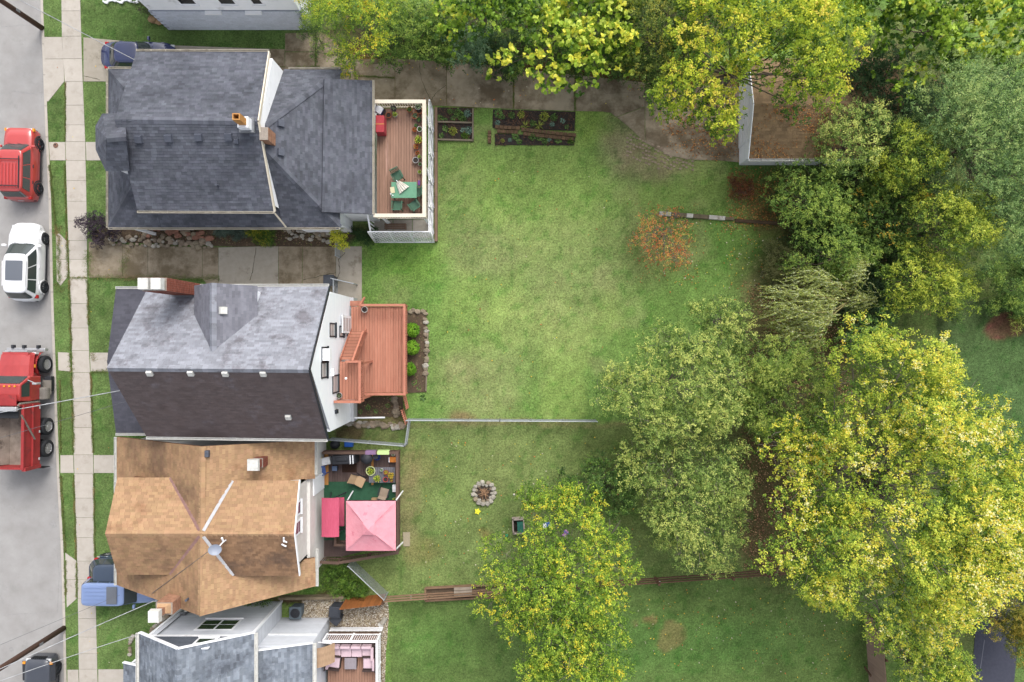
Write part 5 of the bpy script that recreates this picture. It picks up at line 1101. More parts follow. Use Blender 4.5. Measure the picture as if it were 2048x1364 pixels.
q = W(35, 330, .8)
jr = car('parked_car', 'boxy red off-road wagon with black roof rack bars parked at the kerb', 'car', (-29.33, 10.55, ZS), U + tl, 4.3, 1.78, 1.66, m_redp, 1.05, 1.15, .62, -2.05, -1.78, 2.66, .37, m_rimd, nose=9, tail=9, hood_drop=.06, top_in=.14, pillars=3, cladding=True, ct=9)
for xx in (.05, -1.5): part('roof_rack_bar', MB().bar((xx, -.62, 1.8), (xx, .62, 1.8), .05, .04), m_plast, jr, local=True)
for yy in (-.62, .62): part('roof_rail', MB().bar((.25, yy, 1.76), (-1.65, yy, 1.76), .04, .05), m_plast, jr, local=True)
for k in range(5): part('roof_rib', MB().bar((-.15, -.4 + k * .2, 1.742), (-1.6, -.4 + k * .2, 1.742), .05, .014), m_redp, jr, local=True)
for sgn in (1, -1): part('indicator', MB().box((2.02, sgn * .82, .85), (.18, .12, .12)), m_amber, jr, local=True)
wc_ = car('parked_car', 'white crossover with a grey glass sunroof parked at the kerb', 'car', (-29.05, 4.72, ZS), U + tl, 4.72, 1.9, 1.64, m_whitep, 1.0, 1.12, .36, -2.25, -1.88, 2.9, .37, m_rimd, nose=4.6, tail=4.8, hood_drop=.16, top_in=.2, ct=6.5, spokes=7, pillars=3)
g = []
for j in range(6): g.append([(-.02 - 1.15 * j / 5, -.5 + k * .2, 1.712 - .045 * ((-.5 + k * .2) / .6) ** 2 - .01 * abs(j - 2.5) / 2.5) for k in range(6)])
part('sunroof', MB().grid(g), m_roofglass, wc_, smooth=True, local=True)
for sgn in (1, -1): part('roof_rail', MB().bar((-.05, sgn * .68, 1.66), (-1.5, sgn * .66, 1.66), .04, .04), m_whitep, wc_, local=True)
bs = W(276, 111, .9); car('parked_car', 'dark blue sedan parked in the driveway beside the slate-grey house', 'car', (bs.x, bs.y, .02), -.02, 4.55, 1.76, 1.44, m_bluep, .92, .85, .25, -1.72, -1.12, 2.65, .32, m_rims, nose=3.6, tail=4, hood_drop=.2, trunk_drop=.06, top_in=.22, ct=4.5, rear_z=.9)
bs = W(250, 1180, .9); bl = car('parked_car', 'light blue boxy wagon parked on the driveway, its nose under the tan roof', 'car', (bs.x - .12, bs.y + .02, .02), -.01, 4.3, 1.62, 1.76, m_lbp, 1.02, .95, .5, -2.08, -1.95, 2.6, .34, m_rims, nose=4.5, tail=8, hood_drop=.14, top_in=.1, ct=9, pillars=3)
for k in range(5): part('roof_rib', MB().bar((-1.8, -.45 + k * .22, 1.83), (-.45, -.45 + k * .22, 1.83), .03, .014), m_lbp, bl, local=True)
part('sunroof', MB().box((-.12, 0, 1.83), (.6, 1.0, .012)), m_roofglass, bl, local=True)
bs = W(248, 1150, .8); car('parked_car', 'dark slate-blue hatchback parked on the driveway beside the light blue wagon', 'car', (bs.x + .06, bs.y + .2, .02), .0, 4.3, 1.8, 1.5, m_dkp, .95, .85, .15, -2.0, -1.5, 2.6, .33, m_rims, nose=3.5, tail=3.5, hood_drop=.15, top_in=.24, ct=4.5, pillars=3)
bk = W(82, 1365, .9); jb = car('parked_car', 'black open-fender off-roader parked at the kerb near the lower utility pole', 'car', (bk.x - .25, bk.y - .7, ZS), U + tl, 4.2, 1.6, 1.8, m_blk, 1.08, .35, .1, -1.9, -1.8, 2.5, .42, m_rimd, nose=10, tail=10, hood_drop=.02, top_in=.08, ct=10, pillars=3, cladding=True)
for sgn in (1, -1): part('fender_flare', MB().slab([V3((1.9, sgn * .62, .95)), V3((1.9, sgn * .98, .86)), V3((.75, sgn * .98, .8)), V3((.75, sgn * .62, 1.0))], (0, 0, .05)), m_plast, jb, local=True); part('indicator', MB().box((1.85, sgn * .8, 1.0), (.12, .16, .08)), m_amber, jb, local=True)
for k in range(7): part('grille_slot', MB().box((2.12, -.36 + k * .12, .86), (.04, .06, .32)), m_tyre, jb, local=True)
# ---- dump truck
tr = thing('dump_truck', 'red dump truck with an empty open bed parked at the kerb', 'truck', (-29.05, -4.0, ZS), U + tl * .6)
m_trr = paint('red_truck_paint', C(196, 66, 64), .4, C(176, 54, 54)); m_bed = pm('red_bed_paint', C(178, 62, 62), C(156, 50, 52), 2, .55, c3=C(128, 60, 58), s3=2.2, t3=.62, w3=.06, local=True)
m_bedin = pm('scuffed_bed_steel', C(166, 152, 140), C(126, 114, 104), 1.8, .7, c3=C(84, 72, 64), s3=1.1, t3=.58, w3=.08, local=True); m_chr = pm('bright_metal', C(214, 214, 216), C(186, 186, 190), 6, .3, metal=.4, local=True); m_steel = pm('dusty_steel', C(150, 144, 136), C(120, 114, 106), 5, .6, local=True)
def tp_(n, mb, m, bev=0.0, par=None): return part(n, mb, m, par or tr, local=True, bevel=bev)
tp_('chassis', MB().box((-.2, 0, .85), (6.6, .9, .25)), m_plast)
# hood and fenders
hood = MB(); rws = []
for x, hw, z in ((3.35, .92, 1.25), (3.2, .98, 1.62), (2.6, 1.02, 1.74), (1.95, 1.06, 1.82)): rws.append([(x, -hw, z - .22), (x, -hw * .86, z - .03), (x, -hw * .4, z + .03), (x, 0, z + .05), (x, hw * .4, z + .03), (x, hw * .86, z - .03), (x, hw, z - .22)])
tp_('hood', hood.grid(rws), m_trr); tp_('engine_box', MB().box((2.6, 0, 1.15), (1.5, 1.5, .95)), m_trr)
for sgn in (1, -1):
    f = []
    for k in range(9): t = math.pi * k / 8; f.append([(2.62 + math.cos(t) * .72, sgn * .80, .62 + math.sin(t) * .68), (2.62 + math.cos(t) * .72, sgn * 1.0, .60 + math.sin(t) * .66)])
    tp_('fender', MB().grid(f), m_trr); tp_('headlight', MB().box((3.3, sgn * .82, 1.15), (.12, .3, .24)), m_lamp); tp_('marker_light', MB().box((2.55, sgn * 1.0, 1.42), (.2, .08, .08)), m_amber)
tp_('grille', MB().box((3.42, 0, 1.2), (.08, 1.3, .7)), m_chr); tp_('front_bumper', MB().box((3.5, 0, .62), (.18, 2.3, .32)), m_chr, .03)
for yy in (-.75, .1, .75): tp_('tow_hook', MB().box((3.66, yy, .75), (.2, .14, .22)), m_plast)
# cab
cabn = MB(); cabn.add([(1.95, -1.06, 1.0), (1.95, 1.06, 1.0), (.55, 1.06, 1.0), (.55, -1.06, 1.0), (1.98, -1.02, 1.78), (1.98, 1.02, 1.78), (.5, 1.02, 1.78), (.5, -1.02, 1.78), (1.5, -.86, 2.42), (1.5, .86, 2.42), (.55, .86, 2.46), (.55, -.86, 2.46)],
    [(0, 1, 5, 4), (1, 2, 6, 5), (2, 3, 7, 6), (3, 0, 4, 7), (4, 5, 9, 8), (5, 6, 10, 9), (6, 7, 11, 10), (7, 4, 8, 11), (8, 9, 10, 11)]); tp_('cab', cabn, m_trr, .06)
tp_('windshield', MB().add([(1.965, -.92, 1.86), (1.965, .92, 1.86), (1.57, .8, 2.36), (1.57, -.8, 2.36)], [(0, 1, 2, 3)]), m_cg)
for sgn in (1, -1):
    dr_ = tp_('door', MB().add([(1.8, sgn * 1.065, 1.1), (.75, sgn * 1.065, 1.1), (.75, sgn * 1.035, 1.78), (1.8, sgn * 1.035, 1.78)], [(0, 1, 2, 3)]), m_trr)
    part('side_window', MB().add([(1.78, sgn * 1.02, 1.84), (.8, sgn * 1.02, 1.84), (.8, sgn * .9, 2.34), (1.45, sgn * .9, 2.34)], [(0, 1, 2, 3)]), m_cg, dr_, local=True)
    tp_('mirror_arm', MB().tube([(1.75, sgn * 1.02, 2.0), (1.6, sgn * 1.4, 2.0)], .03, 6), m_chr); tp_('mirror', MB().box((1.55, sgn * 1.42, 1.85), (.12, .26, .42)), m_chr, .03)
    tp_('fuel_tank', MB().lathe([(.3, .2), (.33, .25), (.33, .85), (.3, .9)], (.35, sgn * 1.1, .75), 16, 'x'), m_steel); tp_('cab_step', MB().box((1.25, sgn * 1.2, .62), (.85, .5, .06)), m_steel); tp_('battery_box', MB().box((1.45, sgn * 1.18, .4), (.9, .4, .3)), m_plast, .02)
    tp_('exhaust_stack', MB().tube([(.4, sgn * 1.0, 1.0), (.42, sgn * 1.02, 2.6), (.3, sgn * 1.02, 2.75)], .08, 10), m_steel)
for k in range(5): tp_('roof_marker', MB().box((1.42, -.6 + k * .3, 2.46), (.1, .1, .05)), m_amber)
# bed
bx0, bx1, bz0, bz1 = .35, -3.35, 1.15, 2.45
tp_('bed_floor', MB().box(((bx0 + bx1) / 2, 0, bz0 + .15), (bx0 - bx1 - .1, 2.0, .1)), m_bedin)
for sgn in (1, -1):
    tp_('bed_side', MB().slab([V3((bx0, sgn * 1.22, bz0 + .05)), V3((bx1, sgn * 1.22, bz0 + .05)), V3((bx1, sgn * 1.12, bz1)), V3((bx0, sgn * 1.12, bz1))], (0, -sgn * .07, 0)), m_bed); tp_('side_rail', MB().bar((bx0, sgn * 1.1, bz1), (bx1, sgn * 1.1, bz1), .16, .1), m_bed); tp_('side_rib', MB().bar((bx0, sgn * 1.2, 1.8), (bx1, sgn * 1.2, 1.8), .12, .08), m_bed)
    tp_('inner_slope', MB().slab([V3((bx0 - .1, sgn * 1.03, bz1 - .2)), V3((bx1 + .1, sgn * 1.03, bz1 - .2)), V3((bx1 + .1, sgn * .45, bz0 + .22)), V3((bx0 - .1, sgn * .45, bz0 + .22))], (0, 0, -.03)), m_bedin)
    tp_('tarp_arm', MB().bar((-.2, sgn * 1.12, 2.62), (-1.7, sgn * 1.3, 1.75), .07, .07), m_steel); tp_('corner_post', MB().box((bx1, sgn * 1.16, 1.8), (.2, .22, 1.3)), m_bed); tp_('mud_flap', MB().box((bx1 - .2, sgn * .95, .55), (.03, .5, .6)), m_tyre)
    for zz in (.1, -1.3, -2.9): tp_('reflector', MB().box((zz, sgn * 1.27, 1.32), (.14, .02, .08)), m_lamp)
tp_('headboard', MB().box((bx0, 0, 1.95), (.1, 2.2, 1.6)), m_bed); tp_('cab_guard', MB().box((bx0 + .3, 0, 2.78), (.6, 1.9, .05)), m_bed); tp_('tarp_roll', MB().box((.15, 0, 2.85), (.26, 2.1, .2)), m_chr, .05); tp_('tarp', MB().box((-.15, 0, 2.6), (.5, 1.9, .03)), m_tyre)
tp_('tailgate', MB().box((bx1 + .02, 0, 1.75), (.09, 2.1, 1.2)), m_bed)
for sgn in (1, -1):
    wheel(tr, 2.62, sgn * .98, .52, .3, m_rims, 10, side=sgn, hub=True)
    for xx in (-1.1, -2.42): wheel(tr, xx, sgn * 1.12, .52, .3, m_rims, 10, side=sgn, hub=True); wheel(tr, xx, sgn * .78, .52, .26, m_rims, 5, side=sgn, hub=True)
# ================================================================== street furniture
m_pole = pm('creosoted_pole', C(104, 78, 66), C(84, 62, 54), 3, .9, stretch=(6, 6, .6), bump=.3)
for (bx_, by_, lb) in ((84, 56, 'brown utility pole standing by the kerb at the top of the street'), (128, 1256, 'brown utility pole standing by the kerb at the bottom of the street')):
    p = W(bx_, by_); po = thing('utility_pole', lb, 'utility pole', (p.x, p.y, 0), 0, 'utility poles along the kerb')
    part('pole', MB().tube([(0, 0, -.2), (-.02, .02, 5), (-.05, .06, 10.2)], [.16, .14, .11], 12), m_pole, po, local=True, smooth=True); part('crossarm', MB().box((-.1, .06, 9.5), (.12, 2.2, .12)), m_pole, po, local=True)
    for k in (-.9, -.35, .35, .9): part('insulator', MB().lathe([(.03, 0), (.06, .05), (.04, .16)], (-.1, .06 + k, 9.56), 8), m_white, po, local=True)
    part('number_plate', MB().box((.15, .0, 2.2), (.02, .16, .3)), m_lead, po, local=True)
def wire(label, a_, b_, sag=.3, r=.02, mat=None, mid=12):
    a_, b_ = Vector(a_), Vector(b_); pts = [a_ + (b_ - a_) * (k / mid) - Vector((0, 0, sag * 4 * (k / mid) * (1 - k / mid))) for k in range(mid + 1)]
    solo('overhead_wire', label, 'wire', MB().tube(pts, r, 6), mat or m_wire, 'overhead service wires')
m_wire = pm('bright_service_cable', C(206, 208, 210), C(150, 152, 156), 3, .5); m_wired = pm('dark_cable', C(96, 98, 102), None, 3, .6)
P1 = W(84, 56); P2 = W(128, 1256)
wire('pale service wire crossing the street to the steep dark-shingled roof', W(0, 825, 6.2), W(241, 781, 7.0), .12, .022)
wire('thin dark wire crossing the dump truck towards the steep dark-shingled roof', W(0, 876, 6.0), W(262, 800, 6.6), .1, .010, m_wired)
wire('pale service wire running over the lawn to the brick chimney of the tan-roofed house', W(0, 1338, 7.4), W(308, 1202, 6.0), .15, .018)
wire('pale wire running over the sidewalk to the grey house eave', W(0, 1362, 7.4), W(272, 1270, 5.2), .15, .016)
wire('service wire running from the top utility pole to the slate-grey roof', W(40, 0, 9.0), W(272, 121, 6.2), .12, .018)
wire('thin wire crossing the street near the lower utility pole', W(0, 1290, 7.6), W(240, 1190, 6.0), .12, .009, m_wired)
wire('dark cable lying across the tan roof towards the satellite dish', onp(fr3, 305, 1186) + V3((0, 0, .06)), onp(dpl, 424, 1098) + V3((0, 0, .5)), .0, .014, m_wired)
p = W(112, 291); mh = thing('manhole_cover', 'small round rusty cover set in the front path by the red car', 'manhole cover', (p.x, p.y, .026)); part('cover', MB().lathe([(.155, 0), (.155, .012), (.12, .018), (.04, .016), (.03, .03)], n=24), pm('rusty_iron', C(150, 112, 92), C(116, 90, 78), 20, .8), mh, local=True); part('plug', MB().box((-.02, .04, .025), (.08, .08, .02)), m_dark, mh, local=True)

# ================================================================== fences
m_galv = pm('galvanised_steel', C(196, 202, 206), C(170, 176, 182), 8, .4, metal=.3)
def chainlink(label, pts, h=1.1, post=2.0):
    f = thing('chain_link_fence', label, 'fence', W(*pts[0]), 0, 'chain-link fences')
    for i, (a_, b_) in enumerate(zip(pts[:-1], pts[1:])):
        P, Q = W(*a_), W(*b_); L = (Q - P).length; d = (Q - P).normalized(); part('top_rail', MB().tube([P + V3((0, 0, h)), Q + V3((0, 0, h))], .026, 8), m_galv, f)
        n = max(1, round(L / post))
        for k in range(n + 1):
            c = P + (Q - P) * k / n; part('post', MB().tube([c, c + V3((0, 0, h + .06))], .034, 8), m_galv, f)
        mb = MB(); s = .11; m = int((L + h) / s)
        for k in range(m):
            for sg in (1, -1):
                u0 = k * s - h; u1 = k * s; z0, z1 = 0, h
                if u0 < 0: z0 = -u0; u0 = 0
                if u1 > L: z1 = h - (u1 - L); u1 = L
                if z1 - z0 < .05: continue
                if sg < 0: z0, z1 = h - z0, h - z1
                mb.bar(P + d * u0 + V3((0, 0, z0 + .02)), P + d * u1 + V3((0, 0, z1 + .02)), .007, .007)
        part('wire_mesh', mb, m_galv, f, kind='stuff')
    return f
chainlink('chain-link fence crossing the lawn below the red deck', [(818, 837), (1000, 838), (1190, 839)]); chainlink('chain-link fence section at the corner beside the dark brown deck', [(822, 839), (815, 887), (666, 875)]); chainlink('chain-link fence section slanting from the dark deck to the wooden gate', [(706, 1118), (776, 1184)], 1.3)
chainlink('short chain-link gate at the rear end of the middle driveway', [(672, 560), (715, 570)], 1.1, 1.3); chainlink('narrow leaning chain-link panel beside the yellow sapling', [(681, 478), (681, 516)], 1.2, 1.2); chainlink('short chain-link return behind the white gable house', [(676, 562), (676, 596)], 1.1, 1.1)
m_rbr = pm('red_brown_timber', C(118, 88, 70), C(98, 74, 60), 2, .85, stretch=(1, 6, 6), rand=.1); m_tan_t = pm('weathered_tan_rail', C(158, 128, 104), C(136, 108, 86), 2, .85, stretch=(.8, 6, 6), rand=.1)
rf = thing('rail_fence', 'brown post-and-rail fence along the lower edge of the rear yard', 'fence', W(1150, 1165)); fp_ = [(772, 1190), (860, 1184), (960, 1177), (1030, 1172), (1120, 1165), (1215, 1159), (1310, 1153), (1455, 1143), (1525, 1138), (1600, 1133)]
for a_, b_ in zip(fp_[:-1], fp_[1:]):
    P, Q = W(*a_), W(*b_)
    for z_ in (.3, .68, 1.06): part('rail', MB().bar(P + V3((0, 0, z_)), Q + V3((0, 0, z_ + rnd.uniform(-.02, .02))), .05, .13), m_tan_t if b_[0] < 1040 else m_rbr, rf)
for a_ in fp_: P = W(*a_); part('post', MB().box((P.x, P.y - .06, .62), (.13, .13, 1.25)), m_rbr, rf)
wf = thing('wooden_gate', 'orange-brown board gate between the gravel and the chain-link fence', 'gate', W(725, 1190)); P, Q = W(693, 1196), W(772, 1187); n_ = 17; m_gate = pm('stained_cedar', C(176, 112, 62), C(150, 92, 50), 2, .75, stretch=(6, 6, .7), rand=.14)
for k in range(n_): c = P + (Q - P) * ((k + .5) / n_); part('board', MB().box((c.x, c.y, .92), ((Q - P).length / n_ - .012, .03, 1.75 + rnd.uniform(-.02, .02)), math.atan2((Q - P).y, (Q - P).x)), m_gate, wf)
for z_ in (.4, 1.5): part('rail', MB().bar(P + V3((0, -.05, z_)), Q + V3((0, -.05, z_)), .06, .09), m_gate, wf)
pf = thing('privacy_fence', 'weathered brown board fence running down beside the far lawn', 'fence', W(1735, 1300)); m_pf = pm('grey_brown_boards', C(182, 152, 136), C(160, 132, 117), 2, .85, stretch=(6, 6, .6), rand=.08)
P, Q = W(1729, 1225), W(1742, 1420); n_ = 40
for k in range(n_): c = P + (Q - P) * ((k + .5) / n_); part('board', MB().box((c.x, c.y, 1.0), (.025, (Q - P).length / n_ - .008, 2.0)), m_pf, pf)
for z_ in (.3, 1.1, 1.9): part('rail', MB().bar(P + V3((.04, 0, z_)), Q + V3((.04, 0, z_)), .05, .09), m_rbr, pf)
for k in range(4): c = P + (Q - P) * k / 3; part('post', MB().box((c.x + .1, c.y, 1.05), (.1, .1, 2.1)), m_rbr, pf)
part('brace', MB().bar(W(1729, 1334, .1), W(1742, 1352, .9), .12, .06), m_rbr, pf)
pk_ = thing('picket_fence', 'short terracotta picket fence stub below the red deck corner', 'fence', W(812, 815))
for (a_, b_) in (((812, 790), (818, 815)), ((808, 818), (816, 845))):
    P, Q = W(*a_), W(*b_)
    for z_ in (.2, .8): part('rail', MB().bar(P + V3((0, 0, z_)), Q + V3((0, 0, z_)), .05, .07), m_rail2, pk_)
    for k in range(8): c = P + (Q - P) * k / 7; part('picket', MB().box((c.x - .03, c.y, .5), (.03, .06, .95)), m_rail2, pk_)
# ================================================================== leaves and plants
def unit(a): return a / (np.linalg.norm(a, axis=-1, keepdims=True) + 1e-9)
def leafmesh(P, A, Nn, L, Wd, col, big=False):
    """one bent leaf per row: base P, axis A, normal Nn"""
    A = unit(A); B = unit(np.cross(Nn, A)); Nn = np.cross(A, B); L = L[:, None]; Wd = Wd[:, None]
    if big:
        vs = [P, P + A * L * .06 + B * Wd * .36 + Nn * Wd * .05, P + A * L * .42 + B * Wd * .5 + Nn * Wd * .08, P + A * L - Nn * L * .12, P + A * L * .42 - B * Wd * .5 + Nn * Wd * .08, P + A * L * .06 - B * Wd * .36 + Nn * Wd * .05]
    else:
        vs = [P, P + A * L * .45 + B * Wd * .5 + Nn * Wd * .12, P + A * L - Nn * L * .12, P + A * L * .45 - B * Wd * .5 + Nn * Wd * .12]
    k = len(vs); V = np.stack(vs, 1).reshape(-1, 3); return V, np.arange(len(V)).reshape(-1, k), np.repeat(col, k, 0)
def sprays(rg, cen, r, n_spray, per, twig, leaf, lw, pal, palw, up=.75, spread=.6, flat=1.0, sun=.5, droop=0.0, minz=-.15, fill=.24, mottle=.2, puffs=6):
    """leaf sprays gathered in puffs on the upper side of every lobe: P, A, N, L, W, colour arrays"""
    m = len(cen); base = np.array(pal); pw = np.array(palw, float); pw /= pw.sum(); cum = np.cumsum(pw)
    if puffs:
        li = np.repeat(np.arange(m), puffs); k = len(li); z = rg.uniform(-.1, 1, k); ph = rg.uniform(0, 2 * np.pi, k); s = np.sqrt(np.clip(1 - z * z, 0, 1)); D = np.stack([s * np.cos(ph), s * np.sin(ph), z], -1)
        pr = r[li] * rg.uniform(.3, .54, k); pc = cen[li] + D * (r[li] * .8)[:, None]; pt = .3 * rg.random(m)[li] + .36 * rg.random(k) + .16 * z
    else: li = np.arange(m); pr = r; pc = cen; pt = .35 * rg.random(m) + .1
    w = pr ** 2; w = w / w.sum(); pi_ = rg.choice(len(pr), n_spray, p=w); inner = rg.random(n_spray) < fill
    z = rg.uniform(minz - .25, 1, n_spray); ph = rg.uniform(0, 2 * np.pi, n_spray); s = np.sqrt(np.clip(1 - z * z, 0, 1)); D = np.stack([s * np.cos(ph), s * np.sin(ph), z], -1)
    C0 = pc[pi_] + D * (pr[pi_] * rg.uniform(.8, 1.04, n_spray))[:, None] * np.array([1, 1, flat])
    lc_ = cen[li[pi_]]; lr_ = r[li[pi_]][:, None]; C0 = np.where(inner[:, None], lc_ + rg.normal(0, .45, (n_spray, 3)) * lr_ * np.array([1, 1, .5]) - np.array([0, 0, .25]) * lr_, C0)
    T = unit(D + rg.normal(0, .55, (n_spray, 3)) + np.array([0, 0, -droop]))
    q = np.where(inner, rg.uniform(0, .25, n_spray), np.clip(pt[pi_] - .06 + .5 * z * (.5 + sun) + .1 * rg.random(n_spray), 0, .999))  # tops yellower, inner leaves greener; shade between puffs also put into the colour
    rep = np.repeat(np.arange(n_spray), per); n = len(rep)
    P = C0[rep] + T[rep] * (rg.random(n) * twig * .5)[:, None] + rg.normal(0, .06 * twig + .02, (n, 3))
    A = unit(T[rep] * .7 + rg.normal(0, spread, (n, 3)) + np.array([0, 0, -droop * .6])); Nn = unit(np.array([0, 0, up]) + D[rep] * .45 + rg.normal(0, .36, (n, 3)))
    qq = np.clip(q[rep] + rg.normal(0, mottle * .45, n), 0, .999); ci = np.searchsorted(cum, qq).clip(0, len(base) - 1)
    col = base[ci] * rg.uniform(.86, 1.14, n)[:, None]
    return P, A, Nn, leaf * rg.uniform(.7, 1.3, n), lw * rg.uniform(.7, 1.3, n), col
m_bark = pm('grey_brown_bark', C(128, 116, 102), C(98, 88, 78), 6, .9, stretch=(3, 3, .5), bump=.5)
m_bark_p = pm('pale_grey_twig', C(150, 140, 128), C(120, 112, 102), 6, .9)
def lobes_in(rg, poly, ztop, zbot, n, rr, under=.3, round_=.5):
    wp0 = wpoly(poly, (ztop + zbot) / 2); xs = [p[0] for p in wp0]; ys = [p[1] for p in wp0]; A = []; tries = 0
    dm = None; X = rg.uniform(min(xs), max(xs), 4000); Y = rg.uniform(min(ys), max(ys), 4000); k = inpoly(X, Y, wp0); X, Y = X[k], Y[k]; d = edge_dist(X, Y, wp0); dmax = d.max()
    k = (d > rr * .3) & ((d > rr * 1.4) | (fbm(X * .55 + zbot, Y * .55, 19) > .44)); X, Y, d = X[k], Y[k], d[k]; area = len(xs); sel = []
    sep = rr * .9
    for x, y, dd in zip(X, Y, d):
        if all((x - a[0]) ** 2 + (y - a[1]) ** 2 > sep * sep for a in sel): sel.append((x, y, dd))
        if len(sel) >= n: break
    out = []
    for x, y, dd in sel:
        r = rr * rg.uniform(.55, 1.35); zz = zbot + (ztop - zbot) * (min(1, dd / (dmax * .9)) ** round_) * rg.uniform(.55, 1.0) - r * .35; out.append((x, y, zz, min(r, dd + rr * .35)))
        if rg.random() < under: out.append((x + rg.normal(0, rr * .6), y + rg.normal(0, rr * .6), max(.8, zz - rr * rg.uniform(1.0, 1.9)), r * .8))
    return np.array(out), (float(np.mean(X)), float(np.mean(Y)))
def tree(name, label, poly, ztop, zbot, rr, n, dens, per, twig, leaf, lw, pal, palw, seed, big=False, group='trees and tall shrubs', cat='tree', trunk=.16, limbs=True, twigs=0, base=None, under=.35, round_=.5, bark=None, lai=2.65, **kw):
    rg = np.random.default_rng(seed); lb, cxy = lobes_in(rg, poly, ztop, zbot, n, rr, under, round_)
    cen = lb[:, :3]; r = lb[:, 3]; bx_, by_ = base if base else cxy; root = thing(name, label, cat, (bx_, by_, 0), 0, group)
    mb = MB(); zt = max(.6, zbot * .8); top = Vector((bx_ + rg.normal(0, .15), by_ + rg.normal(0, .15), zt))
    mb.tube([(bx_, by_, -.15), (bx_ + .03, by_, zt * .3), tuple(top)], [trunk * 1.35, trunk * 1.05, trunk * .85], 10); part('trunk', mb, m_bark, root, smooth=True)
    if limbs:
        mb = MB()
        for c, q in zip(cen, r):
            c = Vector(c); mid = top.lerp(c, .5) + Vector((rg.normal(0, .12), rg.normal(0, .12), 0)) * (c - top).length - Vector((0, 0, .12 * (c - top).length)); mb.tube([top, top.lerp(mid, .6), mid, c, c + Vector((rg.normal(0, .3), rg.normal(0, .3), q * .4))], [trunk * .2, trunk * .16, trunk * .12, trunk * .07, .006], 5, cap=False)
            for k in range(twigs):
                d = Vector((rg.normal(), rg.normal(), abs(rg.normal()) * .5 + .3)).normalized(); s = c + d * q * .3; e = c + d * q * rg.uniform(.95, 1.25); mb.tube([s, s.lerp(e, .5) + Vector((rg.normal(0, .08), rg.normal(0, .08), .05)), e], [.018, .011, .004], 4, cap=False)
        part('limbs', mb, bark or m_bark, root, smooth=True, kind='stuff')
    leaf *= .62 if big else .72; lw *= .62 if big else .8; wq = wpoly(poly, (ztop + zbot) / 2); area = abs(sum(wq[i - 1][0] * wq[i][1] - wq[i][0] * wq[i - 1][1] for i in range(len(wq)))) / 2; lai = lai * (1.45 if big else 1); ns = int(area * lai / (.5 * leaf * lw * (1.3 if big else 1)) / per)
    D = sprays(rg, cen, r, ns, per, twig, leaf, lw, pal, palw, **kw); V, Fq, cc = leafmesh(*D, big=big)
    o = npmesh('crown', V, Fq, leafmat('leaf', .42), np.clip(cc, .003, .8), root, loops=6 if big else 4); o['kind'] = 'stuff'
    return root
KL = .98
def cl(*a): return C(*a, KL)
YG = [cl(78, 106, 42), cl(120, 146, 54), cl(166, 180, 66), cl(206, 210, 84)]
MAPLE = [cl(70, 102, 40), cl(116, 146, 46), cl(164, 182, 56), cl(206, 210, 66), cl(222, 206, 84)]
CATAL = [cl(70, 104, 38), cl(118, 150, 46), cl(156, 182, 60), cl(190, 204, 84), cl(218, 214, 78)]
GREEN = [cl(64, 92, 44), cl(96, 128, 58), cl(126, 154, 70), cl(158, 178, 80)]
PALE = [cl(80, 108, 54), cl(120, 146, 72), cl(156, 176, 92), cl(200, 206, 114)]
YELL = [cl(84, 116, 46), cl(140, 164, 58), cl(190, 200, 76), cl(228, 216, 84), cl(240, 200, 70), cl(230, 226, 160)]
BLUE = [cl(76, 104, 62), cl(110, 140, 82), cl(142, 168, 100), cl(170, 188, 112)]
DARK = [cl(48, 72, 46), cl(66, 94, 60), cl(88, 118, 74)]
LOC = [cl(80, 112, 44), cl(124, 154, 52), cl(164, 182, 58), cl(204, 204, 62), cl(232, 196, 54)]
T = tree
# --- along the top edge
T('locust_tree', 'feathery yellow-green tree overhanging the white house at the top', [(598, -60), (770, -60), (790, 40), (760, 108), (700, 112), (640, 80), (612, 60)], 7.5, 3.5, .9, 26, 15, 12, .5, .13, .06, LOC, [3, 5, 4, 2, .6], 101, droop=.3, twigs=2)
T('leafy_shrub', 'hanging green vine-like shrub trailing over the driveway beside the white house', [(600, 30), (640, 20), (648, 70), (640, 112), (628, 112), (622, 80), (600, 70)], 3.0, .8, .45, 9, 22, 10, .35, .1, .05, GREEN, [2, 3, 2, 1], 102, cat='shrub', trunk=.05)
T('sumac_shrub', 'tall green leafy shrub bank beside the driveway near the yellow-green tree', [(745, 0), (905, 0), (915, 90), (890, 128), (820, 122), (770, 116), (735, 100), (745, 50)], 3.2, 1.6, .8, 30, 15, 12, .5, .15, .07, GREEN, [2, 4, 4, 2], 103, cat='shrub', trunk=.07, droop=.2)
T('leafy_tree', 'broad-leaved green tree at the top edge left of the yellow maple', [(830, -70), (1040, -70), (1050, 30), (1000, 62), (920, 60), (860, 40)], 7.0, 4.0, 1.0, 20, 8, 8, .5, .26, .24, CATAL, [4, 5, 2, 1, .4], 104, big=True)
T('spruce_like_shrub', 'star-shaped blue-green sumac standing out of the driveway hedge', [(895, 50), (960, 45), (972, 90), (962, 128), (915, 125), (893, 90)], 3.4, 2.2, .65, 9, 20, 14, .55, .2, .05, [cl(80, 112, 84), cl(112, 144, 108), cl(142, 170, 128)], [2, 3, 2], 105, cat='shrub', trunk=.06, droop=.15)
T('evergreen_shrub', 'dark green rounded evergreen at the driveway edge under the yellow maple', [(962, 62), (1030, 60), (1034, 135), (1000, 146), (965, 130)], 2.4, 1.2, .6, 10, 26, 12, .25, .06, .04, DARK, [3, 3, 1], 106, cat='shrub', trunk=.06)
T('big_leaf_maple', 'large-leaved yellow-green tree reaching over the middle of the driveway', [(1015, -70), (1270, -70), (1275, 60), (1280, 125), (1225, 130), (1185, 178), (1130, 170), (1045, 176), (1000, 110), (1020, 40)], 6.5, 3.6, 1.0, 34, 9, 8, .5, .30, .30, CATAL, [2, 4, 4, 4, 3], 107, big=True, round_=.4)
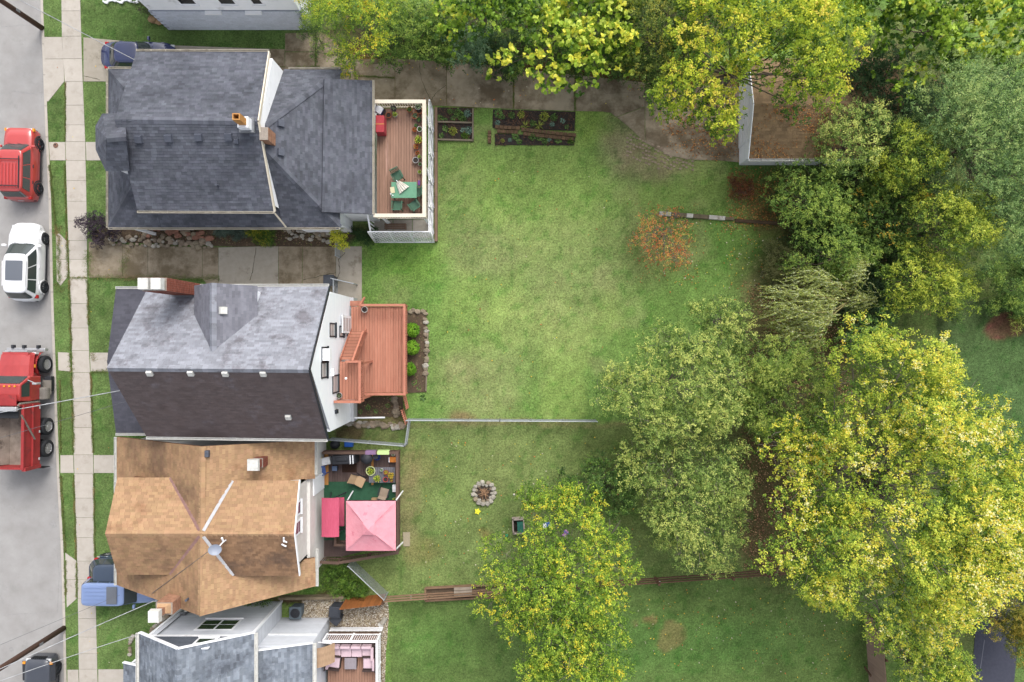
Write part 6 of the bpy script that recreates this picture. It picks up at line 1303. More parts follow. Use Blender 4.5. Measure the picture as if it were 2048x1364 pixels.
T('leafy_tree', 'olive-green tree between the large-leaved maple and the garage maple', [(1235, -70), (1400, -70), (1400, 170), (1330, 180), (1260, 150), (1225, 100)], 6.5, 3.5, .9, 30, 14, 11, .45, .13, .07, [cl(62, 84, 40), cl(100, 122, 52), cl(138, 148, 64), cl(168, 160, 62)], [3, 4, 3, 1], 108)
T('evergreen_shrub', 'small blue-green bush at the driveway edge below the olive-green tree', [(1190, 112), (1262, 112), (1268, 150), (1225, 152), (1195, 140)], 1.8, .8, .5, 9, 24, 12, .25, .09, .04, [cl(56, 84, 60), cl(84, 114, 82), cl(104, 134, 98)], [2, 3, 2], 109, cat='shrub', trunk=.05)
T('maple_tree', 'big yellow-green maple overhanging the white garage and driveway', [(1380, -70), (1720, -70), (1730, 60), (1700, 150), (1650, 195), (1630, 246), (1560, 236), (1500, 200), (1470, 235), (1435, 246), (1400, 215), (1330, 205), (1275, 170), (1330, 100)], 10.5, 5.0, 1.35, 60, 11, 12, .5, .135, .11, MAPLE, [2.5, 4, 5, 3.5, 1], 110, lai=3.4, trunk=.3, round_=.45, under=.4)
T('vine_covered_tree', 'bright green large-leaved tree in the top right corner', [(1720, -70), (2120, -70), (2120, 140), (2000, 110), (1910, 130), (1840, 170), (1800, 140), (1730, 130), (1720, 60), (1755, 30)], 8.5, 4.8, 1.2, 40, 8, 8, .5, .28, .26, CATAL, [3, 5, 4, 2, 1], 111, big=True, round_=.4)
T('dark_evergreen', 'dark green tree in the gap behind the garage roof', [(1690, 110), (1800, 100), (1860, 150), (1850, 280), (1790, 320), (1735, 300), (1712, 190)], 5.0, 2.4, 1.0, 18, 15, 10, .45, .14, .07, DARK, [3, 4, 2], 112)
T('honey_locust', 'tall feathery blue-green tree at the right edge', [(1840, 110), (1900, 90), (2120, 110), (2120, 520), (1990, 525), (1960, 440), (1920, 380), (1880, 330), (1835, 240)], 8.5, 5.0, 1.2, 60, 14, 14, .55, .14, .06, BLUE, [3, 4, 3, 2], 113, trunk=.22, droop=.1, twigs=1)
T('ash_tree', 'upright green tree rising beside the garage roof', [(1690, 205), (1760, 210), (1770, 300), (1740, 350), (1670, 340), (1645, 300), (1640, 250), (1690, 240)], 6.5, 3.5, .8, 16, 15, 11, .45, .15, .06, PALE, [2, 4, 3, 2], 114)
T('ash_tree', 'yellow-tipped green tree right of the garage', [(1780, 260), (1870, 240), (1920, 260), (1910, 330), (1850, 380), (1770, 370), (1750, 320)], 7.0, 4.0, .9, 18, 15, 11, .45, .15, .06, YG, [2, 4, 4, 2], 115)
T('leafy_tree', 'rounded green tree just below the garage', [(1575, 330), (1660, 325), (1715, 360), (1720, 430), (1660, 470), (1590, 450), (1560, 410)], 5.2, 2.6, .85, 20, 15, 11, .45, .15, .07, GREEN, [1, 3, 4, 3], 116)
T('leafy_tree', 'mixed green tree with orange flecks in the middle of the wood', [(1710, 350), (1850, 340), (1880, 420), (1850, 500), (1760, 510), (1700, 450)], 4.6, 2.2, .9, 24, 14, 11, .45, .16, .08, [cl(64, 92, 44), cl(94, 124, 56), cl(128, 152, 70), cl(206, 170, 62)], [3, 4, 3, .15], 117)
T('ash_tree', 'bright green tree left of the blue-green locust', [(1850, 360), (1940, 375), (2000, 420), (1990, 500), (1930, 530), (1850, 500), (1830, 430)], 7.2, 4.2, .9, 24, 14, 11, .45, .15, .06, YG, [2, 5, 4, 1.5], 118)
T('ash_tree', 'green tree above the weeping willow', [(1600, 460), (1700, 440), (1760, 490), (1750, 540), (1680, 550), (1600, 530)], 5.0, 2.6, .8, 16, 15, 11, .45, .14, .06, GREEN, [1, 3, 4, 2], 119)
T('ash_tree', 'yellow-green tree right of the weeping willow', [(1780, 500), (1870, 500), (1960, 540), (1950, 610), (1880, 640), (1800, 620), (1770, 560)], 6.2, 3.4, .9, 22, 14, 11, .45, .15, .06, YG, [2, 5, 4, 1.5], 120)
T('undergrowth_shrub', 'dark green undergrowth behind the weeping willow', [(1690, 540), (1790, 540), (1800, 640), (1760, 690), (1690, 690), (1680, 610)], 2.2, 1.0, .7, 18, 18, 11, .35, .12, .06, DARK, [2, 4, 3], 121, cat='shrub', trunk=.06)
T('undergrowth_shrub', 'low dark green undergrowth between the trees right of the garage', [(1560, 380), (1640, 440), (1780, 480), (1840, 420), (1830, 560), (1700, 560), (1560, 480)], 1.6, .7, .7, 30, 15, 10, .35, .13, .07, [cl(44, 66, 36), cl(66, 92, 46), cl(96, 118, 54)], [3, 4, 3], 122, cat='shrub', trunk=.05)
T('undergrowth_shrub', 'grey-green twiggy undergrowth at the lawn edge left of the willow', [(1530, 470), (1600, 480), (1640, 560), (1560, 590), (1520, 540)], 1.3, .6, .5, 18, 9, 9, .4, .1, .04, [cl(86, 96, 58), cl(118, 124, 74), cl(140, 140, 92)], [2, 3, 2], 123, cat='shrub', trunk=.04, twigs=3, lai=2.2)
T('undergrowth_shrub', 'low shrubs at the right edge below the blue-green locust', [(1940, 540), (2110, 500), (2110, 640), (1980, 620), (1900, 640)], 1.6, .7, .6, 20, 14, 10, .35, .1, .05, GREEN, [3, 4, 2, 1], 124, cat='shrub', trunk=.05)
T('undergrowth_hedge', 'dark green undergrowth filling the bank above the long driveway', [(770, 10), (1300, 10), (1420, 60), (1420, 180), (1300, 172), (1150, 150), (1000, 136), (900, 128), (770, 112)], 1.9, 1.0, .75, 60, 12, 10, .35, .13, .07, GREEN, [4, 4, 2, .5], 152, cat='shrub', trunk=.05, lai=2.0)
T('undergrowth_hedge', 'dark green undergrowth behind the garage', [(1730, 140), (1900, 140), (1900, 370), (1770, 370), (1745, 330)], 2.2, 1.0, .75, 34, 12, 10, .35, .13, .07, DARK, [3, 4, 3], 153, cat='shrub', trunk=.05, lai=2.4)
# --- middle and lower trees
T('silver_willow', 'pale green airy tree overhanging the chain-link fence', [(1170, 800), (1210, 740), (1290, 720), (1280, 660), (1340, 640), (1400, 660), (1450, 660), (1480, 720), (1500, 790), (1480, 850), (1400, 890), (1300, 900), (1220, 870)], 6.2, 3.0, .95, 56, 13, 11, .5, .14, .06, PALE, [2, 4, 4, 2.5], 130, twigs=4, bark=m_bark_p, mottle=.24)
T('silver_willow', 'small pale green tree at the top of the fence-side group', [(1380, 620), (1440, 592), (1495, 610), (1510, 680), (1480, 700), (1420, 680)], 4.2, 2.0, .7, 14, 12, 11, .5, .14, .06, PALE, [3, 4, 3, 1.5], 131, twigs=2, bark=m_bark_p)
T('silver_willow', 'pale green tree beside the rail fence', [(1250, 900), (1330, 870), (1420, 880), (1490, 900), (1510, 980), (1500, 1060), (1460, 1120), (1420, 1165), (1390, 1140), (1330, 1090), (1290, 1000), (1240, 960)], 5.6, 2.6, .9, 44, 12, 11, .5, .14, .06, PALE, [2, 4, 3.5, 2.5], 132, twigs=4, bark=m_bark_p, mottle=.24)
T('silver_willow', 'green airy tree between the pale trees and the big yellow tree', [(1475, 740), (1550, 685), (1640, 695), (1700, 760), (1690, 850), (1600, 890), (1500, 870)], 5.0, 2.4, .85, 36, 12, 11, .5, .14, .05, [cl(80, 108, 48), cl(116, 144, 64), cl(150, 170, 80), cl(180, 190, 94)], [3, 4, 3, 1], 133, lai=3.6, twigs=3, bark=m_bark_p)
T('yellowing_tree', 'yellow and green tree above the planter at the bottom of the yard', [(955, 1150), (980, 1095), (1030, 1080), (1060, 1010), (1110, 975), (1200, 985), (1240, 1040), (1260, 1100), (1285, 1110), (1260, 1170), (1275, 1220), (1260, 1290), (1240, 1420), (1080, 1420), (1030, 1290), (960, 1240)], 7.4, 3.4, 1.0, 70, 12, 11, .5, .13, .07, [cl(78, 112, 40), cl(122, 154, 52), cl(164, 188, 66), cl(208, 210, 74), cl(236, 208, 66)], [4.5, 6, 4, 1.6, .4], 134, twigs=3, bark=m_bark_p, mottle=.24)
T('leafy_tree', 'dark green tree between the bottom yellowing tree and the pale green trees', [(1120, 970), (1180, 920), (1270, 920), (1290, 990), (1250, 1040), (1180, 1010)], 3.6, 1.6, .75, 18, 12, 11, .45, .14, .07, [cl(60, 88, 44), cl(86, 118, 54), cl(116, 146, 66)], [3, 4, 2], 151)
T('yellow_tree', 'very large yellow autumn tree at the lower right', [(1700, 700), (1740, 650), (1810, 640), (1880, 680), (1930, 740), (2020, 800), (2110, 880), (2110, 1200), (2010, 1200), (1980, 1250), (1900, 1330), (1800, 1290), (1740, 1290), (1640, 1240), (1600, 1180), (1530, 1130), (1560, 1040), (1580, 930), (1660, 850), (1680, 780)], 12.0, 6.0, 1.35, 120, 10.5, 12, .55, .125, .085, YELL, [4.5, 6, 5, 3.4, 1.1, .5], 135, lai=3.2, trunk=.34, twigs=4, bark=m_bark_p, round_=.4, under=.4)
T('yellow_tree', 'yellow-leaved limb cluster left of the large yellow tree', [(1515, 890), (1570, 830), (1640, 850), (1680, 900), (1660, 960), (1600, 980), (1550, 950)], 7.5, 4.2, .85, 16, 12, 11, .5, .14, .09, YELL, [3, 4, 4, 3, 1.6, 1.2], 136, twigs=3, bark=m_bark_p)
T('yellow_tree', 'yellow-green tree over the black driveway at the bottom right', [(1800, 1290), (1900, 1270), (1950, 1340), (1940, 1430), (1820, 1430)], 5.5, 3.0, .8, 16, 13, 11, .45, .14, .08, YELL, [4, 5, 3, 1, .5, .5], 137)
T('yellow_tree', 'thin yellow-green boughs over the upper end of the black driveway', [(1960, 1200), (2060, 1180), (2080, 1280), (2040, 1330), (1990, 1290)], 4.0, 2.4, .7, 10, 6, 10, .45, .12, .05, [cl(96, 104, 40), cl(140, 136, 50), cl(172, 150, 60)], [2, 3, 2], 138)
T('leafy_tree', 'green tree at the right edge beside the black driveway', [(2030, 1080), (2120, 1060), (2120, 1300), (2060, 1290)], 4.5, 2.2, .8, 14, 12, 10, .45, .13, .07, GREEN, [2, 4, 3, 1], 139)
T('red_tree', 'small sparse tree with red and orange leaves on the lawn', [(1275, 440), (1310, 415), (1360, 415), (1390, 450), (1385, 530), (1340, 545), (1290, 530), (1268, 490)], 2.6, 1.2, .42, 40, 16, 7, .4, .1, .06, [cl(206, 104, 70), cl(224, 134, 84), cl(222, 170, 96), cl(172, 180, 90)], [3, 3, 3, 3], 140, trunk=.05, twigs=3, bark=m_bark_p, under=.2, lai=.5)
# --- shrubs near the houses
T('purple_smoke_bush', 'dark purple bush at the corner of the slate-grey porch', [(148, 440), (175, 424), (215, 426), (250, 440), (250, 470), (200, 478), (165, 466)], 1.6, .8, .42, 18, 34, 12, .25, .08, .05, [cl(46, 38, 48), cl(66, 54, 66), cl(88, 76, 86)], [2, 3, 1], 141, cat='shrub', trunk=.04, group='shrubs near the houses')
T('yellow_sapling', 'bright yellow-green sapling beside the leaning chain-link panel', [(660, 462), (690, 456), (704, 470), (700, 486), (684, 500), (668, 484)], 2.2, 1.2, .35, 9, 26, 9, .3, .1, .06, [cl(140, 156, 40), cl(186, 190, 52), cl(212, 206, 70)], [2, 3, 2], 142, cat='tree', trunk=.035, group='shrubs near the houses')
T('juniper', 'blue-green creeping juniper in the rock border beside the middle driveway', [(405, 458), (490, 458), (500, 478), (440, 482), (410, 476)], .5, .2, .32, 18, 40, 12, .25, .07, .025, [cl(74, 92, 82), cl(98, 116, 102)], [2, 2], 143, cat='shrub', trunk=.03, limbs=False, group='shrubs near the houses')
T('border_shrub', 'green and yellow flowering shrub in the rock border beside the middle driveway', [(492, 458), (570, 458), (575, 480), (530, 488), (495, 482)], .6, .25, .32, 16, 40, 12, .22, .06, .035, [cl(62, 90, 34), cl(90, 120, 40), cl(170, 166, 50)], [3, 4, 1], 144, cat='shrub', trunk=.03, limbs=False, group='shrubs near the houses')
T('ivy_patch', 'dark ivy patch under the lattice behind the slate-grey house', [(700, 456), (752, 452), (760, 482), (730, 488), (705, 478)], .35, .15, .28, 14, 40, 10, .2, .06, .045, [cl(40, 66, 34), cl(58, 86, 44)], [2, 2], 145, cat='shrub', trunk=.03, limbs=False, group='shrubs near the houses')
T('leafless_shrub', 'brown dying shrub on the lawn near the garage', [(1462, 362), (1500, 356), (1512, 385), (1490, 404), (1464, 396)], .9, .4, .28, 14, 30, 8, .25, .08, .05, [cl(112, 68, 44), cl(146, 94, 62), cl(96, 58, 40)], [2, 3, 2], 146, cat='shrub', trunk=.04, twigs=3, group='shrubs near the houses')
T('weed_patch', 'tall green weeds behind the tan-roofed house', [(640, 1135), (695, 1132), (740, 1165), (745, 1190), (690, 1198), (645, 1180)], .4, .15, .3, 26, 26, 10, .25, .1, .045, [cl(62, 92, 36), cl(92, 126, 46), cl(116, 146, 56)], [2, 4, 2], 147, cat='plants', trunk=.02, limbs=False, group='shrubs near the houses')
T('weed_patch', 'dark green plants between the tan roof and the pale grey house', [(470, 1205), (520, 1200), (545, 1204), (520, 1214), (480, 1216)], 1.0, .4, .3, 8, 26, 10, .25, .1, .05, GREEN, [3, 3, 1, .5], 148, cat='plants', trunk=.02, limbs=False, group='shrubs near the houses')
T('leafy_bush', 'olive bush in the bed beside the white house at the top', [(270, -20), (330, -20), (345, 30), (320, 40), (290, 20)], .8, .4, .4, 10, 28, 10, .25, .09, .05, [cl(70, 74, 50), cl(96, 100, 62), cl(60, 44, 44)], [2, 2, 1], 149, cat='shrub', trunk=.03, group='shrubs near the houses')
T('ornamental_grass', 'yellow-green grassy clump at the right edge of the wood', [(2015, 630), (2110, 610), (2110, 660), (2040, 656)], .9, .4, .4, 10, 22, 9, .5, .4, .03, [cl(130, 148, 60), cl(168, 176, 84)], [2, 2], 150, cat='plants', trunk=.03, limbs=False, group='shrubs near the houses')
# clipped round shrubs in the bed
for i, (px, py, r_, lb) in enumerate(((825, 660, .40, 'round clipped green shrub nearest the top of the bed by the red deck'), (825, 695, .40, 'round clipped green shrub in the middle of the bed by the red deck'), (820, 738, .34, 'round clipped green shrub, lowest and smallest in the bed by the red deck'))):
    p = W(px, py, .4); rg = np.random.default_rng(200 + i); root = thing('round_shrub', lb, 'shrub', (p.x, p.y, 0), 0, 'clipped shrubs by the red deck')
    part('stem', MB().tube([(p.x, p.y, 0), (p.x, p.y, .3)], .04, 6), m_bark, root)
    D = sprays(rg, np.array([[p.x, p.y, .42]]), np.array([r_ * .93]), 330, 9, .1, .06, .04, [cl(76, 116, 32), cl(112, 160, 44), cl(146, 190, 60)], [1, 3, 2], fill=.05, minz=-.2, up=.3, puffs=0); V, Fq, cc = leafmesh(*D); o = npmesh('foliage', V, Fq, leafmat('leaf'), cc, root); o['kind'] = 'stuff'
# weeping willow: arching limbs with strands hanging towards the lawn
rg = np.random.default_rng(301); p0 = W(1700, 600, 0)
ww_ = thing('weeping_willow', 'weeping willow with pale trailing strands at the lawn edge', 'tree', (p0.x, p0.y, 0), 0, 'trees and tall shrubs')
arcs = [[(1700, 600, 2.6), (1720, 560, 3.8), (1733, 530, 4.3), (1728, 522, 4.0)], [(1700, 600, 2.6), (1690, 580, 3.9), (1660, 560, 4.3), (1620, 545, 3.6)], [(1700, 600, 2.6), (1675, 600, 4.0), (1630, 590, 4.2), (1570, 585, 3.0)], [(1700, 600, 2.6), (1660, 625, 3.9), (1610, 625, 4.0), (1560, 610, 3.0)], [(1700, 600, 2.6), (1665, 630, 3.8), (1648, 650, 4.0), (1640, 690, 3.2)], [(1700, 600, 2.6), (1655, 640, 3.5), (1610, 655, 3.3), (1575, 665, 2.4)], [(1700, 600, 2.6), (1730, 600, 3.4), (1755, 600, 2.8)]]
part('trunk', MB().tube([(p0.x, p0.y, -.1), tuple(W(1700, 600, 1.4)), tuple(W(1700, 600, 2.7))], [.2, .16, .12], 10), m_bark, ww_, smooth=True); mb = MB(); SP = []; SA = []
for arc in arcs:
    q = [W(*a_) for a_ in arc]; pts = []
    for i in range(len(q) - 1):
        for k in range(6): t = k / 6; pts.append(q[i].lerp(q[i + 1], t))
    pts.append(q[-1]); mb.tube(pts, [.03 * (1 - i / len(pts)) + .008 for i in range(len(pts))], 5, cap=False)
    for i in range(5, len(pts)):
        for s in range(6):
            st_ = pts[i] + Vector((rg.normal(0, .2), rg.normal(0, .2), rg.normal(0, .1))); an_ = math.pi + rg.normal(0, .55); ln_ = rg.uniform(.3, 1.3); dx = Vector((math.cos(an_) * ln_, math.sin(an_) * ln_, 0)); dr_ = rg.uniform(.5, 2.4); m_ = 14
            line = [st_ + dx * (1 - (1 - k / m_) ** 2) - Vector((0, 0, dr_ * (k / m_) ** 1.7)) for k in range(m_ + 1)]; line = [Vector((l.x, l.y, max(l.z, .15))) for l in line]; mb.tube(line[::3], .005, 3, cap=False)
            for k in range(m_):
                for _ in range(4): SP.append(tuple(line[k].lerp(line[k + 1], rg.random()) + Vector(rg.normal(0, .014, 3)))); SA.append(tuple((line[k + 1] - line[k]).normalized() + Vector(rg.normal(0, .4, 3))))
part('limbs', mb, pm('willow_bark', C(150, 142, 92), C(124, 116, 76), 5, .8), ww_, kind='stuff'); SP = np.array(SP); SA = np.array(SA); n = len(SP); Nn = unit(rg.normal(0, .5, (n, 3)) + np.array([0, 0, .8])); pal = np.array([cl(132, 152, 72), cl(172, 184, 96), cl(206, 210, 120), cl(216, 224, 176)]); col = pal[rg.integers(0, 4, n)] * rg.uniform(.7, 1.25, n)[:, None]
V, Fq, cc = leafmesh(SP, SA, Nn, rg.uniform(.09, .16, n), rg.uniform(.025, .042, n), col); o = npmesh('crown', V, Fq, leafmat('leaf'), cc, ww_); o['kind'] = 'stuff'
# ================================================================== garden beds
m_mulch = pm('black_mulch', C(70, 62, 58), C(50, 44, 42), 14, .95, bump=1.0, bscale=22, c3=C(96, 66, 52), s3=9, t3=.66, w3=.04)
m_dirt = pm('brown_bed_soil', C(100, 84, 68), C(82, 68, 54), 6, .95, bump=.8, bscale=16, c3=C(122, 104, 84), s3=3, t3=.6, w3=.06)
def bed(px, mat, z=.05, name='soil_bed'):
    q = [W(*p) for p in px]; return structure(name, MB().prism([(p.x, p.y) for p in q], -.05, z), mat)
m_frame = pm('grey_timber_frame', C(148, 136, 118), C(124, 112, 96), 3, .85, rand=.06)
bed([(876, 215), (945, 217), (945, 279), (876, 277)], m_mulch); bed([(986, 219), (1151, 224), (1149, 262), (985, 256)], m_mulch); bed([(990, 268), (1150, 272), (1148, 291), (990, 290)], m_mulch)
bed([(813, 621), (853, 620), (853, 784), (813, 786)], m_dirt); bed([(698, 796), (806, 793), (806, 832), (698, 838)], m_dirt, .03); bed([(184, 461), (218, 456), (680, 459), (705, 470), (690, 494), (440, 492), (184, 482)], m_dirt, .03)
fallen('mulch_chips', 'dark bark chips covering the garden beds', [([(876, 215), (945, 217), (945, 279), (876, 277)], 2200), ([(986, 219), (1151, 224), (1149, 262), (985, 256)], 3600), ([(988, 266), (1152, 270), (1150, 293), (988, 292)], 2200)], [C(64, 54, 50), C(92, 70, 58), C(48, 42, 40), C(120, 84, 62)], (.04, .1), .055)
fallen('soil_clods', 'brown clods and dry leaves on the bare border soil', [([(184, 460), (690, 458), (690, 494), (184, 484)], 3200), ([(812, 620), (855, 620), (855, 786), (812, 786)], 900), ([(697, 794), (806, 792), (806, 834), (697, 840)], 900)], [C(124, 106, 84), C(104, 84, 64), C(150, 122, 90), C(110, 118, 66)], (.04, .11), .04)
rb = thing('raised_bed_frame', 'grey timber frame of the divided vegetable bed beside the sun deck', 'planter', W(910, 248))
for a_, b_ in (((875, 280), (947, 282)), ((946, 218), (946, 282)), ((875, 245), (945, 247))): P, Q = W(*a_), W(*b_); part('timber', MB().bar(P + V3((0, 0, .08)), Q + V3((0, 0, .08)), .09, .2), m_frame, rb)
# low brick edging of the second bed
be = thing('brick_edging', 'weathered brick edging dividing the black mulch bed', 'edging', W(1060, 262)); m_ebr = pm('mossy_brown_brick', C(122, 96, 72), C(98, 78, 60), 6, .9, bump=.5, rand=.2); k = 0
for (a_, b_, n_) in (((990, 255), (1040, 258), 6), ((1042, 260), (1152, 272), 13), ((979, 262), (979, 288), 4)):
    P, Q = W(*a_), W(*b_); ang = math.atan2((Q - P).y, (Q - P).x)
    for i in range(n_): c = P + (Q - P) * ((i + .5) / n_); part('brick', MB().box((c.x, c.y, .1), ((Q - P).length / n_ - .03, .2, .16 + rnd.uniform(-.02, .02)), ang + rnd.uniform(-.06, .06)), m_ebr, be)
    for i in range(n_ - 1):
        c = P + (Q - P) * ((i + 1) / n_); 
        if abs(ang) < .5: part('brick', MB().box((c.x, c.y - .24, .08), ((Q - P).length / n_ - .03, .2, .14), ang + rnd.uniform(-.06, .06)), m_ebr, be)
# garden plants
PL = {}
def plant_mesh(kind, pal, seed):
    rg = np.random.default_rng(seed)
    if kind == 'rosette':
        n = 46; a_ = rg.uniform(0, 6.28, n); z = rg.uniform(.1, .7, n); D = np.stack([np.cos(a_), np.sin(a_), z], -1); P = D * rg.uniform(.05, .45, n)[:, None] * np.array([1, 1, .8]); A = unit(D + rg.normal(0, .2, (n, 3))); L = rg.uniform(.35, .6, n); Wd = L * .5
    elif kind == 'spiky':
        n = 30; a_ = rg.uniform(0, 6.28, n); D = np.stack([np.cos(a_), np.sin(a_), rg.uniform(.2, .8, n)], -1); P = np.zeros((n, 3)); A = unit(D); L = rg.uniform(.7, 1.1, n); Wd = L * .09
    else:
        n = 150; D = unit(rg.normal(0, 1, (n, 3)) + np.array([0, 0, .5])); D[:, 2] = np.abs(D[:, 2]); P = D * rg.uniform(.3, .8, n)[:, None]; A = unit(D + rg.normal(0, .6, (n, 3))); L = rg.uniform(.2, .34, n); Wd = L * .55
    Nn = unit(np.array([0, 0, 1.]) + rg.normal(0, .35, (n, 3))); col = np.array(pal)[rg.integers(0, len(pal), n)] * rg.uniform(.75, 1.3, n)[:, None]
    V, Fq, cc = leafmesh(P, A, Nn, L, Wd, col); o = npmesh('foliage', V, Fq, leafmat('leaf'), np.clip(cc, 0, .8)); me = o.data; bpy.data.objects.remove(o); return me
gp = [cl(86, 120, 60), cl(118, 150, 76), cl(70, 104, 50)]; bp2 = [cl(120, 152, 136), cl(140, 170, 150), cl(100, 130, 116)]; yp = [cl(150, 160, 70), cl(118, 140, 56), cl(180, 178, 84)]; dp = [cl(70, 104, 36), cl(92, 122, 40)]
KINDS = {'leafy': [plant_mesh('rosette', gp, s) for s in (1, 2)], 'bushy': [plant_mesh('bush', gp, s) for s in (3, 4)], 'spiky': [plant_mesh('spiky', yp, 5)], 'bluish': [plant_mesh('rosette', bp2, 6), plant_mesh('bush', bp2, 9)], 'yellowish': [plant_mesh('bush', yp, 7)], 'mossy': [plant_mesh('bush', dp, 8)]}
def plant(kind, px, py, r, label, z=.05, group='garden bed plants'):
    p = W(px, py, z + .1); root = thing('garden_plant', label, 'plant', (p.x, p.y, z), 0, group); o = bpy.data.objects.new('foliage', rnd.choice(KINDS[kind])); COL.objects.link(o); o.parent = root; o.scale = (r, r, r * .8); o.rotation_euler = (0, 0, rnd.uniform(0, 6)); o['kind'] = 'stuff'
    part('stem', MB().tube([(0, 0, -.03), (0, 0, .06)], .012, 5), m_bark, root, local=True)
def row(items, where):
    cnt = {}
    for kind, px, py, r in sorted(items, key=lambda t: t[1]):
        cnt[kind] = cnt.get(kind, 0) + 1
        plant(kind, px, py, r, '%s %s plant from the left in %s' % (ORD[cnt[kind] - 1], kind, where))
row([('leafy', 879, 236, .3), ('leafy', 889, 240, .28), ('bushy', 900, 222, .22), ('bushy', 917, 227, .38), ('bluish', 935, 226, .28), ('leafy', 906, 235, .24), ('bushy', 925, 237, .3)], 'the upper half of the divided vegetable bed')
row([('leafy', 891, 256, .28), ('yellowish', 905, 262, .33), ('bluish', 925, 259, .2), ('bluish', 937, 260, .3), ('mossy', 930, 272, .34), ('leafy', 882, 271, .24)], 'the lower half of the divided vegetable bed')
row([('leafy', 996, 226, .38), ('leafy', 1004, 233, .24), ('bushy', 1023, 230, .26), ('yellowish', 1042, 228, .3), ('bluish', 995, 245, .2), ('spiky', 1050, 251, .4), ('bushy', 1066, 246, .26), ('spiky', 1078, 250, .4), ('yellowish', 1088, 233, .36), ('bushy', 1108, 234, .3), ('bluish', 1104, 248, .2), ('bluish', 1125, 241, .22), ('leafy', 1134, 253, .2)], 'the upper black mulch bed')
row([('yellowish', 1005, 281, .16), ('bluish', 1020, 279, .16), ('leafy', 1030, 273, .32), ('leafy', 1038, 283, .26), ('bushy', 1065, 272, .3), ('leafy', 1078, 275, .26), ('bushy', 1090, 282, .26), ('bluish', 1098, 279, .18), ('leafy', 1116, 280, .28), ('mossy', 1142, 282, .28)], 'the lower black mulch bed')
for px, py, r, w_ in ((735, 815, .25, 'in the middle of the bare soil below the red deck'), (752, 822, .2, 'right of the middle on the bare soil below the red deck'), (720, 824, .2, 'nearest the white foundation below the red deck'), (775, 812, .2, 'left of the flat stones below the red deck'), (785, 800, .24, 'under the lower rail of the red deck'), (828, 765, .25, 'just below the lowest round shrub'), (838, 776, .2, 'at the lower right end of the round shrub bed'), (845, 795, .3, 'on the lawn right of the picket fence stub')): plant('leafy', px, py, r, 'low leafy weed ' + w_, .02, 'weeds by the red deck')

# ================================================================== stones
m_stone = pm('rough_stone', C(160, 146, 126), C(132, 118, 100), 5, .9, bump=.6, rand=.2, hue=.01); m_stone_l = pm('pale_stone', C(188, 182, 170), C(160, 154, 142), 5, .9, bump=.6, rand=.16); m_stone_r = pm('reddish_stone', C(170, 124, 104), C(142, 100, 84), 5, .9, bump=.5, rand=.16)
def stonerun(name, label, pts, n, r, mats, jit, group=None, z=.06, cat='rock border'):
    root = thing(name, label, cat, W(*pts[0]), 0, group); seg = [(W(*a_), W(*b_)) for a_, b_ in zip(pts[:-1], pts[1:])]; tot = sum((b_ - a_).length for a_, b_ in seg)
    for a_, b_ in seg:
        k = max(1, int(n * (b_ - a_).length / tot))
        for i in range(k):
            c = a_.lerp(b_, (i + rnd.uniform(.2, .8)) / k); d = (b_ - a_).normalized(); s = rnd.uniform(-1, 1) * jit; q = rnd.uniform(*r)
            part('stone', MB().rock((c.x - d.y * s, c.y + d.x * s, z + q * .15), (q, q * rnd.uniform(.65, 1)), rnd, .5), rnd.choice(mats), root)
    return root
stonerun('rock_border', 'rough stone border between the slate-grey house and the middle driveway', [(205, 478), (300, 484), (380, 487), (425, 489)], 70, (.09, .22), [m_stone, m_stone_l, m_stone], .28)
stonerun('rock_border', 'reddish flagstones and rubble under the slate-grey eave', [(290, 464), (340, 466), (400, 470), (425, 484)], 30, (.12, .26), [m_stone_r, m_stone, m_stone_r], .3)
stonerun('rock_border', 'stone rubble at the rear end of the slate-grey house border', [(570, 468), (625, 472), (660, 476)], 36, (.08, .2), [m_stone, m_stone_l], .3)
stonerun('bed_edging', 'stone edging along the right side of the round shrub bed', [(815, 622), (850, 624), (853, 660), (853, 720), (852, 750)], 22, (.12, .22), [m_stone_l, m_stone], .06); part_ = thing('bed_timber', 'thin weathered timber edging the round shrub bed', 'edging', W(855, 720)); part('timber', MB().bar(W(856, 660, .06), W(852, 782, .06), .07, .12), m_frame, part_)
stonerun('stone_wall', 'low rubble wall below the white house foundation', [(690, 846), (740, 850), (806, 850)], 34, (.12, .26), [m_stone, m_stone_l, m_stone], .12); stonerun('stone_steps', 'flat stones stepping down beside the picket fence stub', [(790, 795), (794, 835)], 8, (.14, .24), [m_stone, m_stone], .08)
stonerun('rock_border', 'round stones edging the strip beside the pale grey house', [(322, 1216), (335, 1232), (316, 1246), (302, 1262)], 14, (.11, .2), [m_stone, m_stone_l], .03); stonerun('rock_border', 'curved stone ring at the pale grey house corner', [(268, 1270), (260, 1285), (262, 1312)], 9, (.1, .17), [m_stone, m_stone_l], .03)
stonerun('rock_border', 'tan boulders at the corner of the white house at the top', [(300, 38), (330, 44), (352, 44)], 9, (.16, .3), [pm('tan_boulder', C(184, 154, 116), C(156, 126, 92), 4, .9, bump=.5, rand=.14)], .1)
bed([(316, 1232), (330, 1218), (362, 1205), (372, 1212), (330, 1252), (318, 1262)], pm('dark_bed_soil', C(64, 56, 46), C(84, 74, 58), 9, .95, bump=.8), .03)
structure('concrete_pad', MB().prism([tuple(W(x, y)[:2]) for x, y in ((806, 1064), (820, 1064), (820, 1092), (807, 1092))], -.02, .05), pm('aggregate_pad', C(190, 178, 152), C(166, 154, 130), 20, .9, bump=.6))
pv = thing('paver_strip', None, None, W(205, 1118), kind='structure')
for k in range(5): slab('paver', [(194 + k * 10, 1112), (203.5 + k * 10, 1112), (203.5 + k * 10, 1120), (194 + k * 10, 1120)], m_conc, pv, .03)
